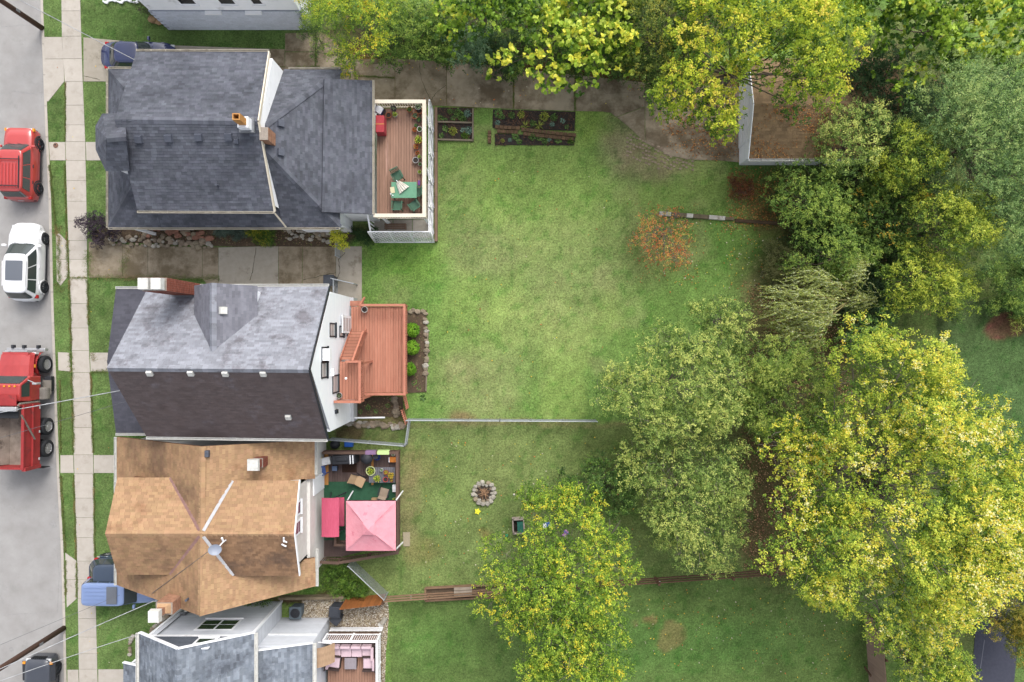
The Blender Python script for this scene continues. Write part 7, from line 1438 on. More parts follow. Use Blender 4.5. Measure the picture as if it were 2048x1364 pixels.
ib = thing('inset_pavers', None, None, W(1300, 320), kind='structure'); m_op = pm('old_brick_paver', C(176, 158, 140), C(150, 130, 112), 8, .9, rand=.18)
for i in range(22):
    for j in range(6):
        if rnd.random() < .3: continue
        x_ = 1255 + i * 6.2; yy = 268 + i * 2.6 + j * 8.5 + rnd.uniform(-1, 1)
        if yy < 326 - (22 - i) * .5 + 18: p = W(x_, yy); part('paver', MB().box((p.x, p.y, .012), (.15, .1, .03), rnd.uniform(-.4, 0)), m_op, ib)
# retaining strip and gravel
structure('retaining_wall', MB().prism([tuple(W(x, y)[:2]) for x, y in ((562, 1190), (690, 1188), (690, 1193), (562, 1195))], -.1, .45), pm('old_concrete_wall', C(150, 136, 112), C(116, 104, 84), 4, .9, bump=.4))
GP = [(604, 1200), (700, 1196), (774, 1192), (778, 1230), (772, 1300), (768, 1420), (600, 1420)]; structure('gravel_base', MB().prism(wpoly(GP), -.05, .02), pm('gravel_fines', C(168, 154, 130), C(140, 128, 106), 14, .95, bump=.8))
wp = wpoly(GP); X = NRG.uniform(-13, -7.3, 26000); Y = NRG.uniform(-22.5, -15, 26000); k = inpoly(X, Y, wp); X, Y = X[k], Y[k]; n = len(X); s = NRG.uniform(.022, .055, n); a_ = NRG.uniform(0, 6.28, n); ca, sa = np.cos(a_) * s, np.sin(a_) * s; z = .02 + NRG.uniform(0, .03, n)
V = np.stack([np.stack([X + ca, Y + sa, z], -1), np.stack([X - sa * .8, Y + ca * .8, z], -1), np.stack([X - ca, Y - sa, z], -1), np.stack([X + sa * .8, Y - ca * .8, z], -1), np.stack([X + ca * .2, Y + sa * .2, z + s * .8], -1)], 1).reshape(-1, 3); b_ = np.arange(n)[:, None] * 5
Fq = np.concatenate([b_ + np.array([[0, 1, 4]]), b_ + np.array([[1, 2, 4]]), b_ + np.array([[2, 3, 4]]), b_ + np.array([[3, 0, 4]])]); pal = np.array([C(196, 180, 152), C(214, 204, 184), C(160, 142, 116), C(132, 112, 92), C(224, 218, 206)]); col = pal[NRG.integers(0, 5, n)] * NRG.uniform(.75, 1.2, n)[:, None]
o = npmesh('gravel', V, Fq, leafmat('pebble', 0, .9), np.repeat(col, 5, 0), loops=3); setp(o, 'pale river gravel beside the pale grey house', 'gravel', kind='stuff')
# fire pit
p = W(968, 985); fpit = thing('fire_pit', 'round fire pit ringed with grey stones, filled with charred sticks', 'fire pit', (p.x, p.y, 0)); part('ash', MB().lathe([(.5, .04), (.3, .05), (.01, .05)], (p.x, p.y, 0), 20), pm('ash_and_char', C(96, 84, 74), C(60, 52, 48), 10, .95, bump=1), fpit)
for ring, n_, q in ((.64, 15, .17), (.5, 11, .12)):
    for k in range(n_):
        t = 2 * math.pi * k / n_ + rnd.uniform(-.1, .1); part('stone', MB().rock((p.x + ring * math.cos(t) * rnd.uniform(.95, 1.05), p.y + ring * math.sin(t) * rnd.uniform(.95, 1.05), .1), (q * rnd.uniform(.85, 1.1), q * rnd.uniform(.7, 1)), rnd, .7), rnd.choice([m_stone_l, m_stone_l, m_stone]), fpit)
m_stk = pm('charred_stick', C(186, 148, 112), C(120, 92, 74), 9, .9, rand=.35)
for k in range(34):
    t = rnd.uniform(0, 6.28); r1_, r2_ = rnd.uniform(0, .4), rnd.uniform(0, .42); t2 = t + rnd.uniform(1.5, 4.5); part('stick', MB().tube([(p.x + r1_ * math.cos(t), p.y + r1_ * math.sin(t), .08 + rnd.uniform(0, .1)), (p.x + r2_ * math.cos(t2), p.y + r2_ * math.sin(t2), .08 + rnd.uniform(0, .14))], rnd.uniform(.012, .028), 5), m_stk, fpit)
# log edging at the far lawn
lg = thing('painted_log_edging', 'row of white and mossy grey timbers on the far lawn behind the red tree', 'edging', W(1395, 434)); m_wl = pm('flaking_white_timber', C(208, 206, 198), C(182, 178, 168), 5, .8, c3=C(136, 122, 104), s3=3, t3=.6, w3=.05); m_gl = pm('mossy_grey_timber', C(120, 108, 88), C(96, 88, 68), 4, .9)
xs = [1318, 1342, 1372, 1386, 1417, 1450, 1468]
for k, (a_, b_) in enumerate(zip(xs[:-1], xs[1:])): f = lambda x: 427 + (x - 1318) * .075; part('timber', MB().bar(W(a_ + .5, f(a_), .1), W(b_ - .5, f(b_), .1), .24 - (k == 5) * .06, .2), [m_wl, m_gl, m_wl, m_gl, m_wl, m_gl][k], lg)
m_lt = pm('dark_garden_timber', C(92, 74, 56), C(76, 60, 46), 4, .9); dt = thing('garden_timber', 'dark sunken timber edging continuing from the white logs into the wood', 'edging', W(1500, 440)); part('timber', MB().bar(W(1470, 441, .06), W(1560, 447, .06), .2, .12), m_lt, dt)
# planter box by the rail fence
pb = thing('planter_box', 'long low timber planter box set in the rail fence line', 'planter', W(930, 1185))
for a_, b_ in (((851, 1176), (851, 1201)), ((851, 1201), (1020, 1192)), ((1020, 1192), (1020, 1170)), ((851, 1176), (1020, 1167))): part('timber', MB().bar(W(*a_, .1), W(*b_, .1), .1, .22), m_tan_t, pb)
part('soil', MB().prism([tuple(W(x, y)[:2]) for x, y in ((853, 1178), (1018, 1169), (1018, 1190), (853, 1199))], 0, .09), m_dirt, pb)
gb = thing('plank_bench', 'grey plank bench resting in the planter box', 'bench', W(926, 1186)); 
for k in range(3): part('plank', MB().bar(W(908, 1178 + k * 6.5, .42), W(944, 1176.5 + k * 6.5, .42), .16, .05), pm('bleached_plank', C(178, 164, 148), C(156, 142, 128), 3, .85, rand=.08), gb)
for x_ in (912, 941): part('leg', MB().box(tuple(W(x_, 1184, .2)), (.08, .45, .4)), m_lt, gb)

# ================================================================== deck furniture and yard things
m_grn = pm('green_resin', C(72, 112, 88), C(60, 98, 76), 5, .5, local=True); m_tbl = pm('green_glass_table', C(104, 160, 126), C(92, 148, 114), 4, .25, local=True, spec=.6)
Z1 = 2.62
def chair(label, px, py, ang, mat, z, s=1.0, cat='chair', slats=True, group=None, seatm=None):
    p = W(px, py, z + .4); r = thing('patio_chair', label, cat, (p.x, p.y, z), ang, group); w = .5 * s
    part('seat', MB().box((0, 0, .42), (w, w * .95, .045)), seatm or mat, r, local=True, bevel=.02)
    for a_ in (-1, 1):
        part('armrest', MB().bar((-w * .4, a_ * w * .55, .63), (w * .45, a_ * w * .55, .62), .06, .035), mat, r, local=True)
        for b_ in (-1, 1): part('leg', MB().bar((b_ * w * .42, a_ * w * .46, .42), (b_ * w * .5, a_ * w * .52, 0), .045, .045), mat, r, local=True)
        part('arm_post', MB().bar((w * .42, a_ * w * .5, .42), (w * .44, a_ * w * .55, .62), .04, .04), mat, r, local=True)
    part('back_rail', MB().bar((-w * .66, -w * .5, .9), (-w * .66, w * .5, .9), .05, .06), mat, r, local=True)
    for k in range(7 if slats else 1): yy = (-.42 + .14 * k) * w if slats else 0; part('back_slat' if slats else 'backrest', MB().bar((-w * .46, yy, .44), (-w * .66, yy * 1.05, .9), (.045 if slats else w * .9), .02, up=(1, 0, 0)), mat if slats else (seatm or mat), r, local=True)
    return r
chair('green slat-back chair standing above the green glass table', 795, 352, -1.1, m_grn, Z1); chair('green chair tucked under the right end of the green glass table', 834, 384, math.pi, m_grn, Z1); chair('green chair below the left side of the green glass table', 795, 411, 1.55, m_grn, Z1); chair('green chair below the right corner of the green glass table', 829, 411, 2.2, m_grn, Z1)
p = W(808, 380, Z1 + .72); tb = thing('patio_table', 'rectangular green glass patio table on the sun deck', 'table', (p.x, p.y, Z1)); part('table_top', MB().box((0, 0, .72), (1.42, .9, .03)), m_tbl, tb, local=True, bevel=.06)
for a_ in (-1, 1):
    for b_ in (-1, 1): part('leg', MB().bar((a_ * .6, b_ * .36, .7), (a_ * .63, b_ * .38, 0), .04, .04), m_grn, tb, local=True)
# folded parasol / cloth heap on the table
rows = []
for i in range(9):
    t = i / 8; wdt = .10 + .24 * t ** .8; rows.append([(-.28 + .6 * t, wdt * math.cos(k * math.pi / 14), .04 + .10 * math.sin(k * math.pi / 14) * (1 if k % 2 else .55)) for k in range(15)])
mb = MB().grid(rows); pc = W(802, 372, Z1 + .75); um = thing('closed_parasol', 'closed off-white parasol lying on the green glass table', 'parasol', (pc.x, pc.y, Z1 + .735), -.9); part('canopy', mb, pm('offwhite_canvas', C(230, 226, 214), C(206, 200, 186), 6, .8, local=True), um, local=True); part('finial', MB().tube([(-.3, 0, .05), (-.4, 0, .05)], .02, 6), m_white, um, local=True)
pc = W(785, 380, Z1 + .75); bk_ = thing('open_book', 'small cream open book on the left of the green glass table', 'book', (pc.x, pc.y, Z1 + .735), .15); part('page_block', MB().box((0, 0, .012), (.24, .34, .02)), pm('cream_paper', C(222, 214, 176), C(206, 198, 160), 6, .8, local=True), bk_, local=True); part('cover', MB().box((0, 0, .0015), (.26, .36, .003)), m_dark, bk_, local=True)
for i, (px, py) in enumerate(((782, 388), (786, 391))): pc = W(px, py, Z1 + .75); solo('cup', ['small white cup nearer the left corner of the green glass table', 'small white cup nearer the middle of the green glass table'][i], 'cup', MB().lathe([(.03, 0), (.04, .08), (.034, .08), (.026, .01), (.001, .01)], (pc.x, pc.y, Z1 + .735), 12), m_white, 'cups on the green table')
pc = W(838, 366, Z1 + .5); solo('purple_cushion', 'purple cushion at the right end of the green glass table', 'cushion', MB().box((pc.x, pc.y, Z1 + .5), (.14, .3, .12)), pm('purple_fabric', C(122, 74, 140), None, 6, .9), bevel=.04)
pc = W(757, 219, Z1 + .4); co = thing('cooler', 'white-lidded blue cooler in the corner of the sun deck', 'cooler', (pc.x, pc.y, Z1), -.5); part('body', MB().box((0, 0, .18), (.4, .34, .36), tap=1.06), pm('blue_plastic', C(58, 84, 158), None, 6, .4, local=True), co, local=True, bevel=.03); part('lid', MB().box((-.0, 0, .4), (.46, .4, .09)), m_white, co, local=True, bevel=.03); part('handle', MB().bar((-.2, -.2, .3), (.2, -.2, .3), .03, .03), m_white, co, local=True)
pc = W(760, 248, Z1 + .7); rt_ = thing('storage_table', 'red cloth-covered side table against the slate-grey house wall', 'table', (pc.x, pc.y, Z1)); part('cloth', MB().box((0, 0, .4), (.5, .98, .74), tap=.96), pm('red_cloth', C(186, 70, 78), C(166, 58, 66), 4, .85, local=True), rt_, local=True, bevel=.03); part('fold', MB().box((.0, -.02, .775), (.5, .02, .008)), pm('yellow_strip', C(226, 196, 90), None, 4, .7, local=True), rt_, local=True)
for a_ in (-1, 1): part('leg', MB().box((0, a_ * .45, .02), (.4, .05, .06)), m_timb, rt_, local=True)
# pots
m_terra = pm('terracotta_pot', C(186, 104, 66), C(164, 88, 54), 6, .85, local=True); m_darkpot = pm('dark_pot', C(72, 70, 72), C(58, 56, 58), 6, .6, local=True); m_greypot = pm('grey_pot', C(170, 168, 168), None, 6, .6, local=True); m_wpot = pm('pale_pot', C(214, 212, 206), None, 6, .6, local=True); m_redpot = pm('red_pot', C(198, 74, 66), None, 6, .5, local=True); m_limepot = pm('lime_pot', C(196, 206, 150), None, 6, .5, local=True)
rf_ = [cl(206, 70, 50), cl(110, 140, 60), cl(226, 110, 60), cl(84, 118, 52)]; lm_ = [cl(170, 190, 60), cl(196, 206, 80), cl(120, 150, 50)]; ye_ = [cl(226, 200, 70), cl(200, 170, 70), cl(140, 150, 60)]; gg_ = [cl(150, 170, 130), cl(110, 136, 96), cl(80, 110, 70)]
FOL = {'red': plant_mesh('bush', rf_, 21), 'lime': plant_mesh('bush', lm_, 22), 'green': plant_mesh('bush', gp, 23), 'rosette': plant_mesh('rosette', gg_, 24), 'yellow': plant_mesh('bush', ye_, 25), 'spiky': plant_mesh('spiky', gg_, 26), None: None}
def pot(label, px, py, r, h, mat, fol, z, fr=1.2, group='potted plants'):
    p = W(px, py, z + h); root = thing('flower_pot', label, 'flower pot', (p.x, p.y, z), rnd.uniform(0, 6), group)
    part('pot', MB().lathe([(r * .7, 0), (r * .95, h * .86), (r * 1.08, h * .87), (r * 1.08, h), (r * .92, h), (r * .9, h * .85)], n=18, cap=False), mat, root, local=True, smooth=False); part('soil', MB().lathe([(r * .9, h * .84), (r * .5, h * .87), (.001, h * .88)], n=16, cap=False), m_mulch, root, local=True)
    if fol: o = bpy.data.objects.new('foliage', FOL[fol]); COL.objects.link(o); o.parent = root; o.location = (0, 0, h * .85); o.scale = (r * fr,) * 3; o['kind'] = 'stuff'
pot('dark empty pot standing beside the blue cooler', 767, 222, .13, .2, m_darkpot, None, Z1); pot('dark pot beneath the top rail of the sun deck', 787, 216, .16, .3, m_darkpot, 'spiky', Z1, .9); pot('orange terracotta pot right of the red side table', 777, 230, .15, .22, m_terra, None, Z1); pot('lime-green bushy pot right of the orange terracotta pot', 790, 229, .13, .22, m_greypot, 'lime', Z1, 1.4)
pot('round green plant in a pot under the top rail of the sun deck', 819, 219, .15, .24, m_terra, 'green', Z1, 1.3); pot('tall grey-green plant in the top right corner of the sun deck', 836, 213, .17, .4, m_greypot, 'rosette', Z1, 1.4); pot('pale pink pot in the top right corner of the sun deck', 838, 221, .17, .3, m_terra, None, Z1); pot('spiky grey-green plant in a pot below the corner pots', 830, 231, .17, .28, m_terra, 'spiky', Z1, 1.5); pot('small dark green pot by the right rail', 838, 239, .14, .24, m_darkpot, 'green', Z1, 1.1)
pot('small green plant above the red flowers by the right rail', 832, 251, .11, .2, m_darkpot, 'green', Z1, 1.2); pot('red flowering pot by the upper right rail', 829, 259, .12, .2, m_terra, 'red', Z1, 1.25); pot('pale pot with green leaves at the right rail', 839, 258, .14, .24, m_wpot, 'green', Z1, 1.0); pot('bright lime plant, largest of the pots along the right rail', 837, 280, .2, .28, m_terra, 'lime', Z1, 1.45); pot('red flowering pot just below the large lime plant', 832, 293, .13, .2, m_terra, 'red', Z1, 1.3); pot('green and orange flowering pot in the middle of the right rail', 835, 306, .12, .2, m_terra, 'red', Z1, 1.1); pot('lime plant below the orange flowering pot', 839, 313, .11, .22, m_greypot, 'lime', Z1, 1.3); pot('grey pot of bare soil by the right rail', 831, 320, .16, .26, m_greypot, None, Z1); pot('small green potted plant low on the right rail', 840, 328, .1, .2, m_greypot, 'green', Z1, 1.2); pot('lowest lime potted plant on the right rail', 839, 344, .11, .2, m_greypot, 'lime', Z1, 1.3)
pot('white-rimmed pot of soil on the red deck near the storm door', 729, 619, .17, .3, m_wpot, None, 1.35); pot('bare potted tangle in the corner of the upper landing', 678, 791, .16, .28, m_greypot, 'spiky', 4.0, 1.1); p = W(692, 757, 4.95); solo('finial_light', 'small round solar light on the landing rail corner', 'lamp', MB().lathe([(.06, 0), (.07, .05), (.03, .1), (.001, .11)], (p.x, p.y, 4.93), 12), m_white)
# --- deck 3 things
Z3 = .5; cz = W(737, 1058, Z3 + 2.7)
ca = thing('gazebo', 'square pink fabric gazebo standing on the dark brown deck', 'gazebo', (cz.x, cz.y, Z3)); a2 = 1.42; m_pink = pm('faded_pink_canvas', C(244, 170, 182), C(236, 154, 168), 2, .8, local=True, bump=.5, bscale=2.5, bdist=.08, c3=C(226, 134, 152), s3=1.4, t3=.64, w3=.05); m_pinkd = pm('rose_canvas', C(216, 100, 128), C(200, 84, 112), 3, .8, local=True, stretch=(8, 1, 1)); a3 = a2
def pyr(z0, z1, a0, a1, sag): 
    rows = []
    for i in range(9):
        t = i / 8; a_ = a0 + (a1 - a0) * t; rows.append([(a_ * (u_ if e in (0, 2) and True else 0), 0, 0) for e in (0,) for u_ in (0,)] and [(x * a_, y * a_, z0 + (z1 - z0) * t - sag * math.sin(math.pi * t) * (1 - max(abs(x), abs(y)) ** 0 * 0) * (min(abs(x), abs(y)) < .98)) for x, y in ([(-1 + k / 5, -1) for k in range(10)] + [(1, -1 + k / 5) for k in range(10)] + [(1 - k / 5, 1) for k in range(10)] + [(-1, 1 - k / 5) for k in range(11)])])
    return MB().grid(rows)
part('canopy', pyr(2.05, 2.65, a2, .22, .05), m_pink, ca, local=True); part('vent_cap', pyr(2.68, 2.86, .34, .01, .0), m_pink, ca, local=True)
vl = MB()
for x0_, y0_, x1_, y1_ in ((-1, -1, 1, -1), (1, -1, 1, 1), (1, 1, -1, 1), (-1, 1, -1, -1)): vl.slab([V3((x0_ * a2, y0_ * a2, 1.86)), V3((x1_ * a2, y1_ * a2, 1.86)), V3((x1_ * a2, y1_ * a2, 2.05)), V3((x0_ * a2, y0_ * a2, 2.05))], (0, 0, .002))
part('valance', vl, m_pinkd, ca, local=True)
for x_ in (-1, 1):
    for y_ in (-1, 1): part('leg', MB().bar((x_ * a2 * .97, y_ * a2 * .97, 2.0), (x_ * a2 * 1.05, y_ * a2 * 1.08, 0), .06, .06), m_white, ca, local=True); part('roof_strut', MB().bar((x_ * a2 * .95, y_ * a2 * .95, 1.99), (x_ * .2, y_ * .2, 2.55), .03, .03), m_white, ca, local=True)
sw = W(661, 1034, Z3 + 1.7); sg = thing('swing_seat', 'canopied swing seat with a rose-pink sunshade against the stucco wall', 'swing seat', (sw.x, sw.y, Z3)); g = []
for i in range(7): t = i / 6; g.append([(-.5 + 1.0 * t, -1.12 + 2.24 * k / 8, 1.75 + .1 * math.sin(math.pi * t) - .03 * (k % 2)) for k in range(9)])
part('canopy', MB().grid(g), m_pinkd, sg, local=True, smooth=True); part('seat', MB().box((.25, 0, .5), (.5, 1.7, .12)), m_pinkd, sg, local=True, bevel=.04); part('backrest', MB().box((-.05, 0, .75), (.12, 1.7, .5)), m_pinkd, sg, local=True, bevel=.04)
for y_ in (-1.05, 1.05): part('leg', MB().bar((.5, y_, 0), (.1, y_, 1.72), .05, .05).bar((-.4, y_, 0), (0, y_, 1.72), .05, .05), m_plast, sg, local=True)
def coverbox(name, label, cat, px, py, z, d, mat, rz=0, bev=.06, tap=.9, extra=None):
    p = W(px, py, z + d[2]); r = thing(name, label, cat, (p.x, p.y, z), rz); part('body', MB().box((0, 0, d[2] / 2), d, tap=tap), mat, r, local=True, bevel=bev)
    return r
m_blkc = pm('black_grill_cover', C(58, 60, 66), C(44, 46, 52), 6, .6, local=True, bump=.3, bscale=8)
gr = coverbox('covered_grill', 'black-covered gas grill at the upper rail of the dark deck', 'grill', 686, 920, Z3, (1.5, .58, 1.0), m_blkc, .05); part('stripe', MB().box((.42, 0, 1.0), (.05, .5, .02)), m_white, gr, local=True); part('stripe', MB().box((.58, 0, 1.0), (.05, .5, .02)), m_white, gr, local=True); part('cover_ridge', MB().box((-.1, .05, 1.02), (.8, .3, .1), tap=.7), m_blkc, gr, local=True, bevel=.04)
p = W(733, 917, Z3 + .8); kg = thing('kettle_grill', 'black round kettle grill under a cover beside the gas grill', 'grill', (p.x, p.y, Z3)); part('bowl', MB().lathe([(.1, .4), (.3, .55), (.36, .72), (.33, .86), (.2, .98), (.03, 1.02)], n=20), m_blkc, kg, local=True, smooth=True); 
for k in range(3): t = k * 2.1; part('leg', MB().bar((.15 * math.cos(t), .15 * math.sin(t), .5), (.32 * math.cos(t), .32 * math.sin(t), 0), .03, .03), m_plast, kg, local=True)
part('side_shelf', MB().box((.5, .08, .7), (.3, .24, .03)), m_plast, kg, local=True)
cb = coverbox('cooler', 'pale grey cooler beside the yellow cushion on the dark deck', 'cooler', 648, 923, Z3, (.72, .4, .42), pm('pale_grey_plastic', C(206, 212, 220), None, 6, .4, local=True), .2, .04, 1.03); part('lid', MB().box((0, 0, .44), (.76, .44, .05)), m_white, cb, local=True, bevel=.02)
ch_ = chair('blue folding chair in the corner of the dark deck', 644, 941, .2, pm('blue_mesh', C(92, 116, 166), C(66, 96, 170), 6, .6, local=True), Z3, .9, slats=False)
pc = W(669, 937, Z3 + .3); st_ = thing('step_stool', 'small slate-blue step stool near the brown doormat', 'stool', (pc.x, pc.y, Z3)); part('seat', MB().box((0, 0, .28), (.32, .3, .05)), pm('slate_blue_plastic', C(102, 120, 150), None, 6, .5, local=True), st_, local=True, bevel=.02)
for a_ in (-1, 1): part('leg', MB().box((a_ * .13, 0, .13), (.04, .26, .26)), m_plast, st_, local=True)
pc = W(699, 936, Z3); solo('doormat', 'dark brown doormat on the dark deck below the grill', 'mat', MB().box((pc.x, pc.y, Z3 + .014), (.88, .52, .02)), pm('coir_mat', C(72, 50, 40), C(54, 38, 30), 20, .95, bump=.6))
pc = W(715, 961, Z3 + .4); sc_ = thing('lounge_chair', 'tan fabric sling chair on the dark deck', 'chair', (pc.x, pc.y, Z3), -.45); m_tan = pm('tan_sling', C(196, 168, 134), C(180, 150, 116), 5, .8, local=True)
part('seat', MB().add([(-.1, -.3, .38), (.42, -.3, .42), (.42, .3, .42), (-.1, .3, .38), (-.45, -.3, .8), (-.45, .3, .8)], [(0, 1, 2, 3), (4, 0, 3, 5)]), m_tan, sc_, local=True)
for a_ in (-1, 1): part('leg', MB().bar((.4, a_ * .3, .42), (-.3, a_ * .3, 0), .035, .035).bar((-.4, a_ * .3, .75), (.35, a_ * .3, 0), .035, .035), m_plast, sc_, local=True)
pc = W(764, 950, Z3 + .45); tb3 = thing('slatted_table', 'grey slatted plastic table carrying flower pots on the dark deck', 'table', (pc.x, pc.y, Z3)); m_gsl = pm('grey_slats', C(124, 124, 132), C(108, 108, 116), 5, .6, local=True)
for k in range(12): part('slat', MB().box((-.72 + k * .13, 0, .44), (.11, .92, .03)), m_gsl, tb3, local=True)
for a_ in (-1, 1):
    for b_ in (-1, 1): part('leg', MB().box((a_ * .62, b_ * .36, .21), (.05, .05, .42)), m_gsl, tb3, local=True)
ZT = Z3 + .46; pot('large pale lime pot with a trailing plant on the slatted table', 741, 942, .26, .3, m_limepot, 'lime', ZT - .2, .95); pot('yellow-green marigold bush on the slatted table', 754, 957, .14, .18, m_terra, 'lime', ZT, 1.9); pot('terracotta pot of yellow flowers at the back of the slatted table', 772, 945, .14, .16, m_terra, 'yellow', ZT, .9); pot('red pot of dark soil at the front of the slatted table', 771, 959, .14, .16, m_redpot, None, ZT); pot('yellow blossom cluster on the right of the slatted table', 782, 951, .14, .2, m_terra, 'yellow', ZT, 1.6); pot('small terracotta pot on the right front of the slatted table', 783, 961, .1, .14, m_terra, 'yellow', ZT, .8); pot('pale grassy potted plant at the upper edge of the slatted table', 763, 940, .09, .14, m_wpot, 'rosette', ZT, 1.5)
pc = W(754, 914, Z3 + .3); solo('blue_bucket', 'blue bucket by the upper rail of the dark deck', 'bucket', MB().lathe([(.14, 0), (.18, .28), (.2, .28), (.17, .26), (.13, .03), (.001, .03)], (pc.x, pc.y, Z3), 18, cap=False), pm('bright_blue_plastic', C(48, 78, 166), None, 6, .4))
pc = W(785, 920, Z3 + .3); cbx = coverbox('orange_bag', 'orange and white bag standing in the upper right deck corner', 'bag', 785, 920, Z3, (.42, .3, .3), pm('orange_packaging', C(240, 150, 60), C(226, 130, 46), 5, .5, local=True), 0, .03, .95); part('white_panel', MB().box((-.2, 0, .16), (.06, .27, .27)), m_white, cbx, local=True)
pc = W(785, 908, Z3 + .3); pot('small white flowers in the corner of the dark deck', 786, 909, .1, .16, m_wpot, 'rosette', Z3, 1.4)
for lb, x0_, x1_, m_ in (('purple towel hanging over the upper deck rail', 730, 751, pm('lilac_towel', C(140, 112, 146), None, 9, .95)), ('lime green towel hanging over the upper deck rail', 754, 778, pm('lime_towel', C(196, 222, 150), None, 9, .95))):
    a_, b_ = W(x0_, 904, 1.47), W(x1_, 904, 1.47); solo('towel', lb, 'towel', MB().grid([[(x_, yT + .13, 1.05) for x_ in (a_.x, (a_.x + b_.x) / 2, b_.x)], [(x_, yT + .10, 1.43) for x_ in (a_.x, (a_.x + b_.x) / 2, b_.x)], [(x_, yT, 1.435) for x_ in (a_.x, (a_.x + b_.x) / 2, b_.x)], [(x_, yT - .1, 1.43) for x_ in (a_.x, (a_.x + b_.x) / 2, b_.x)], [(x_, yT - .11, 1.25) for x_ in (a_.x, (a_.x + b_.x) / 2, b_.x)]]), m_, 'towels on the deck rail')
chair('grey-brown patio chair on the green carpet by the right rail', 768, 985, 1.3, m_plast, Z3, 1.05, slats=False, seatm=pm('taupe_fabric', C(150, 134, 118), None, 6, .9, local=True)); pc = W(752, 1003, Z3 + .3); coverbox('cardboard_box', 'tan cardboard box peeking out above the pink gazebo', 'box', 752, 1003, Z3, (.56, .36, .3), pm('cardboard', C(190, 158, 118), C(174, 142, 104), 5, .9, local=True), 0, .004, 1); coverbox('storage_tub', 'white storage tub by the right rail of the dark deck', 'tub', 789, 977, Z3, (.26, .42, .3), m_white, 0, .03, 1.06); coverbox('yellow_cushion', 'yellow cushion at the corner of the dark deck', 'cushion', 637, 914, Z3 + .5, (.3, .36, .12), pm('yellow_fabric', C(226, 208, 100), None, 6, .9, local=True), .3, .05)
for i, (py, lb) in enumerate(((1051, 'upper blue plastic chair beside the gazebo at the right rail'), (1071, 'lower blue plastic chair beside the gazebo at the right rail'))): coverbox('plastic_seat', lb, 'chair', 789, py, Z3, (.3, .5, .45), pm('royal_blue_plastic', C(36, 90, 190), None, 6, .4, local=True), 0, .05, .92)
pc = W(796, 998, Z3); pot('bright lime watering plant at the right rail above the gazebo', 789, 999, .11, .2, m_limepot, 'lime', Z3, 1.3)
p = W(668, 888); tbn = thing('black_dome', 'black domed composter beyond the chain-link corner', 'composter', (W(668, 890, .4).x, W(668, 890, .4).y, 0)); part('dome', MB().lathe([(.28, 0), (.27, .3), (.18, .45), (.01, .5)], n=18), m_blkc, tbn, local=True, smooth=True); part('knob', MB().lathe([(.04, .49), (.03, .56)], n=8), m_plast, tbn, local=True)
coverbox('blue_tub', 'blue plastic tub beyond the upper rail of the dark deck', 'tub', 697, 889, 0, (.5, .3, .35), pm('tub_blue', C(38, 92, 178), None, 5, .4, local=True), 0, .03, 1.05)
# --- bins, ac units
def bin_(label, px, py, d, mat, rz, z=0.0, h=1.0):
    p = W(px, py, z + h); r = thing('wheelie_bin', label, 'bin', (p.x, p.y, z), rz); part('tub', MB().box((0, 0, h * .47), (d[0] * .86, d[1] * .86, h * .94), tap=1.12), mat, r, local=True, bevel=.03); part('lid', MB().box((0, 0, h * .97), (d[0] * 1.04, d[1] * 1.04, .06)), mat, r, local=True, bevel=.025); part('lid_panel', MB().box((0, 0, h + .012), (d[0] * .7, d[1] * .72, .03)), mat, r, local=True, bevel=.01)
    for a_ in (-1, 1): part('wheel', MB().lathe([(.1, -.03), (.1, .03)], (a_ * d[0] * .4, -d[1] * .45, .1), 12, 'x'), m_tyre, r, local=True)
    part('handle', MB().bar((-d[0] * .35, -d[1] * .56, h * .95), (d[0] * .35, -d[1] * .56, h * .95), .035, .035), mat, r, local=True)
m_bin = pm('charcoal_bin_plastic', C(70, 74, 82), C(60, 64, 72), 5, .55, local=True)
bin_('charcoal wheelie bin at the rear end of the middle driveway', 657, 560, (.62, .6), m_bin, 0); bin_('black bin beside the wooden gate on the gravel', 669, 1225, (.66, .62), m_bin, -.1); bin_('black bin standing in front of the other, at the grey house corner', 671, 1240, (.55, .5), m_bin, -.7, 0, .8)
p = W(590, 1227, .85); bb = thing('trash_barrel', 'grey square trash barrel with a round swing lid behind the grey house', 'bin', (p.x, p.y, 0)); m_gb = pm('grey_barrel', C(108, 120, 128), C(96, 108, 116), 5, .55, local=True); part('tub', MB().box((0, 0, .4), (.6, .6, .8), tap=1.12), m_gb, bb, local=True, bevel=.05); part('rim', MB().box((0, 0, .8), (.74, .74, .06)), m_gb, bb, local=True, bevel=.04); part('lid', MB().lathe([(.28, .82), (.28, .85), (.16, .87), (.01, .86)], n=20), m_blkc, bb, local=True)
# --- sofa set on deck 4
m_cush = pm('blush_cushion', C(226, 200, 208, 1.35), C(212, 186, 196, 1.35), 4, .9, local=True); m_wick = pm('dark_wicker', C(84, 70, 66), C(66, 54, 52), 20, .8, local=True, bump=.4); Z4 = 1.0
p = W(703, 1302, Z4 + .4); so = thing('sectional_sofa', 'wicker sofa with blush pink cushions on the rosy deck', 'sofa', (p.x, p.y, Z4)); part('base', MB().box((0, .05, .16), (2.5, .8, .3)), m_wick, so, local=True, bevel=.02)
for k in range(4): part('seat_cushion', MB().box((-.93 + k * .62, -.03, .38), (.6, .62, .15)), m_cush, so, local=True, bevel=.04); part('back_cushion', MB().box((-.93 + k * .62, .34, .58), (.58, .16, .4)), m_cush, so, local=True, bevel=.04)
for a_ in (-1, 1): part('arm', MB().box((a_ * 1.3, .05, .3), (.12, .82, .6)), m_wick, so, local=True, bevel=.02)
part('arm_cushion', MB().box((1.24, -.1, .6), (.18, .8, .1)), m_cush, so, local=True, bevel=.03)
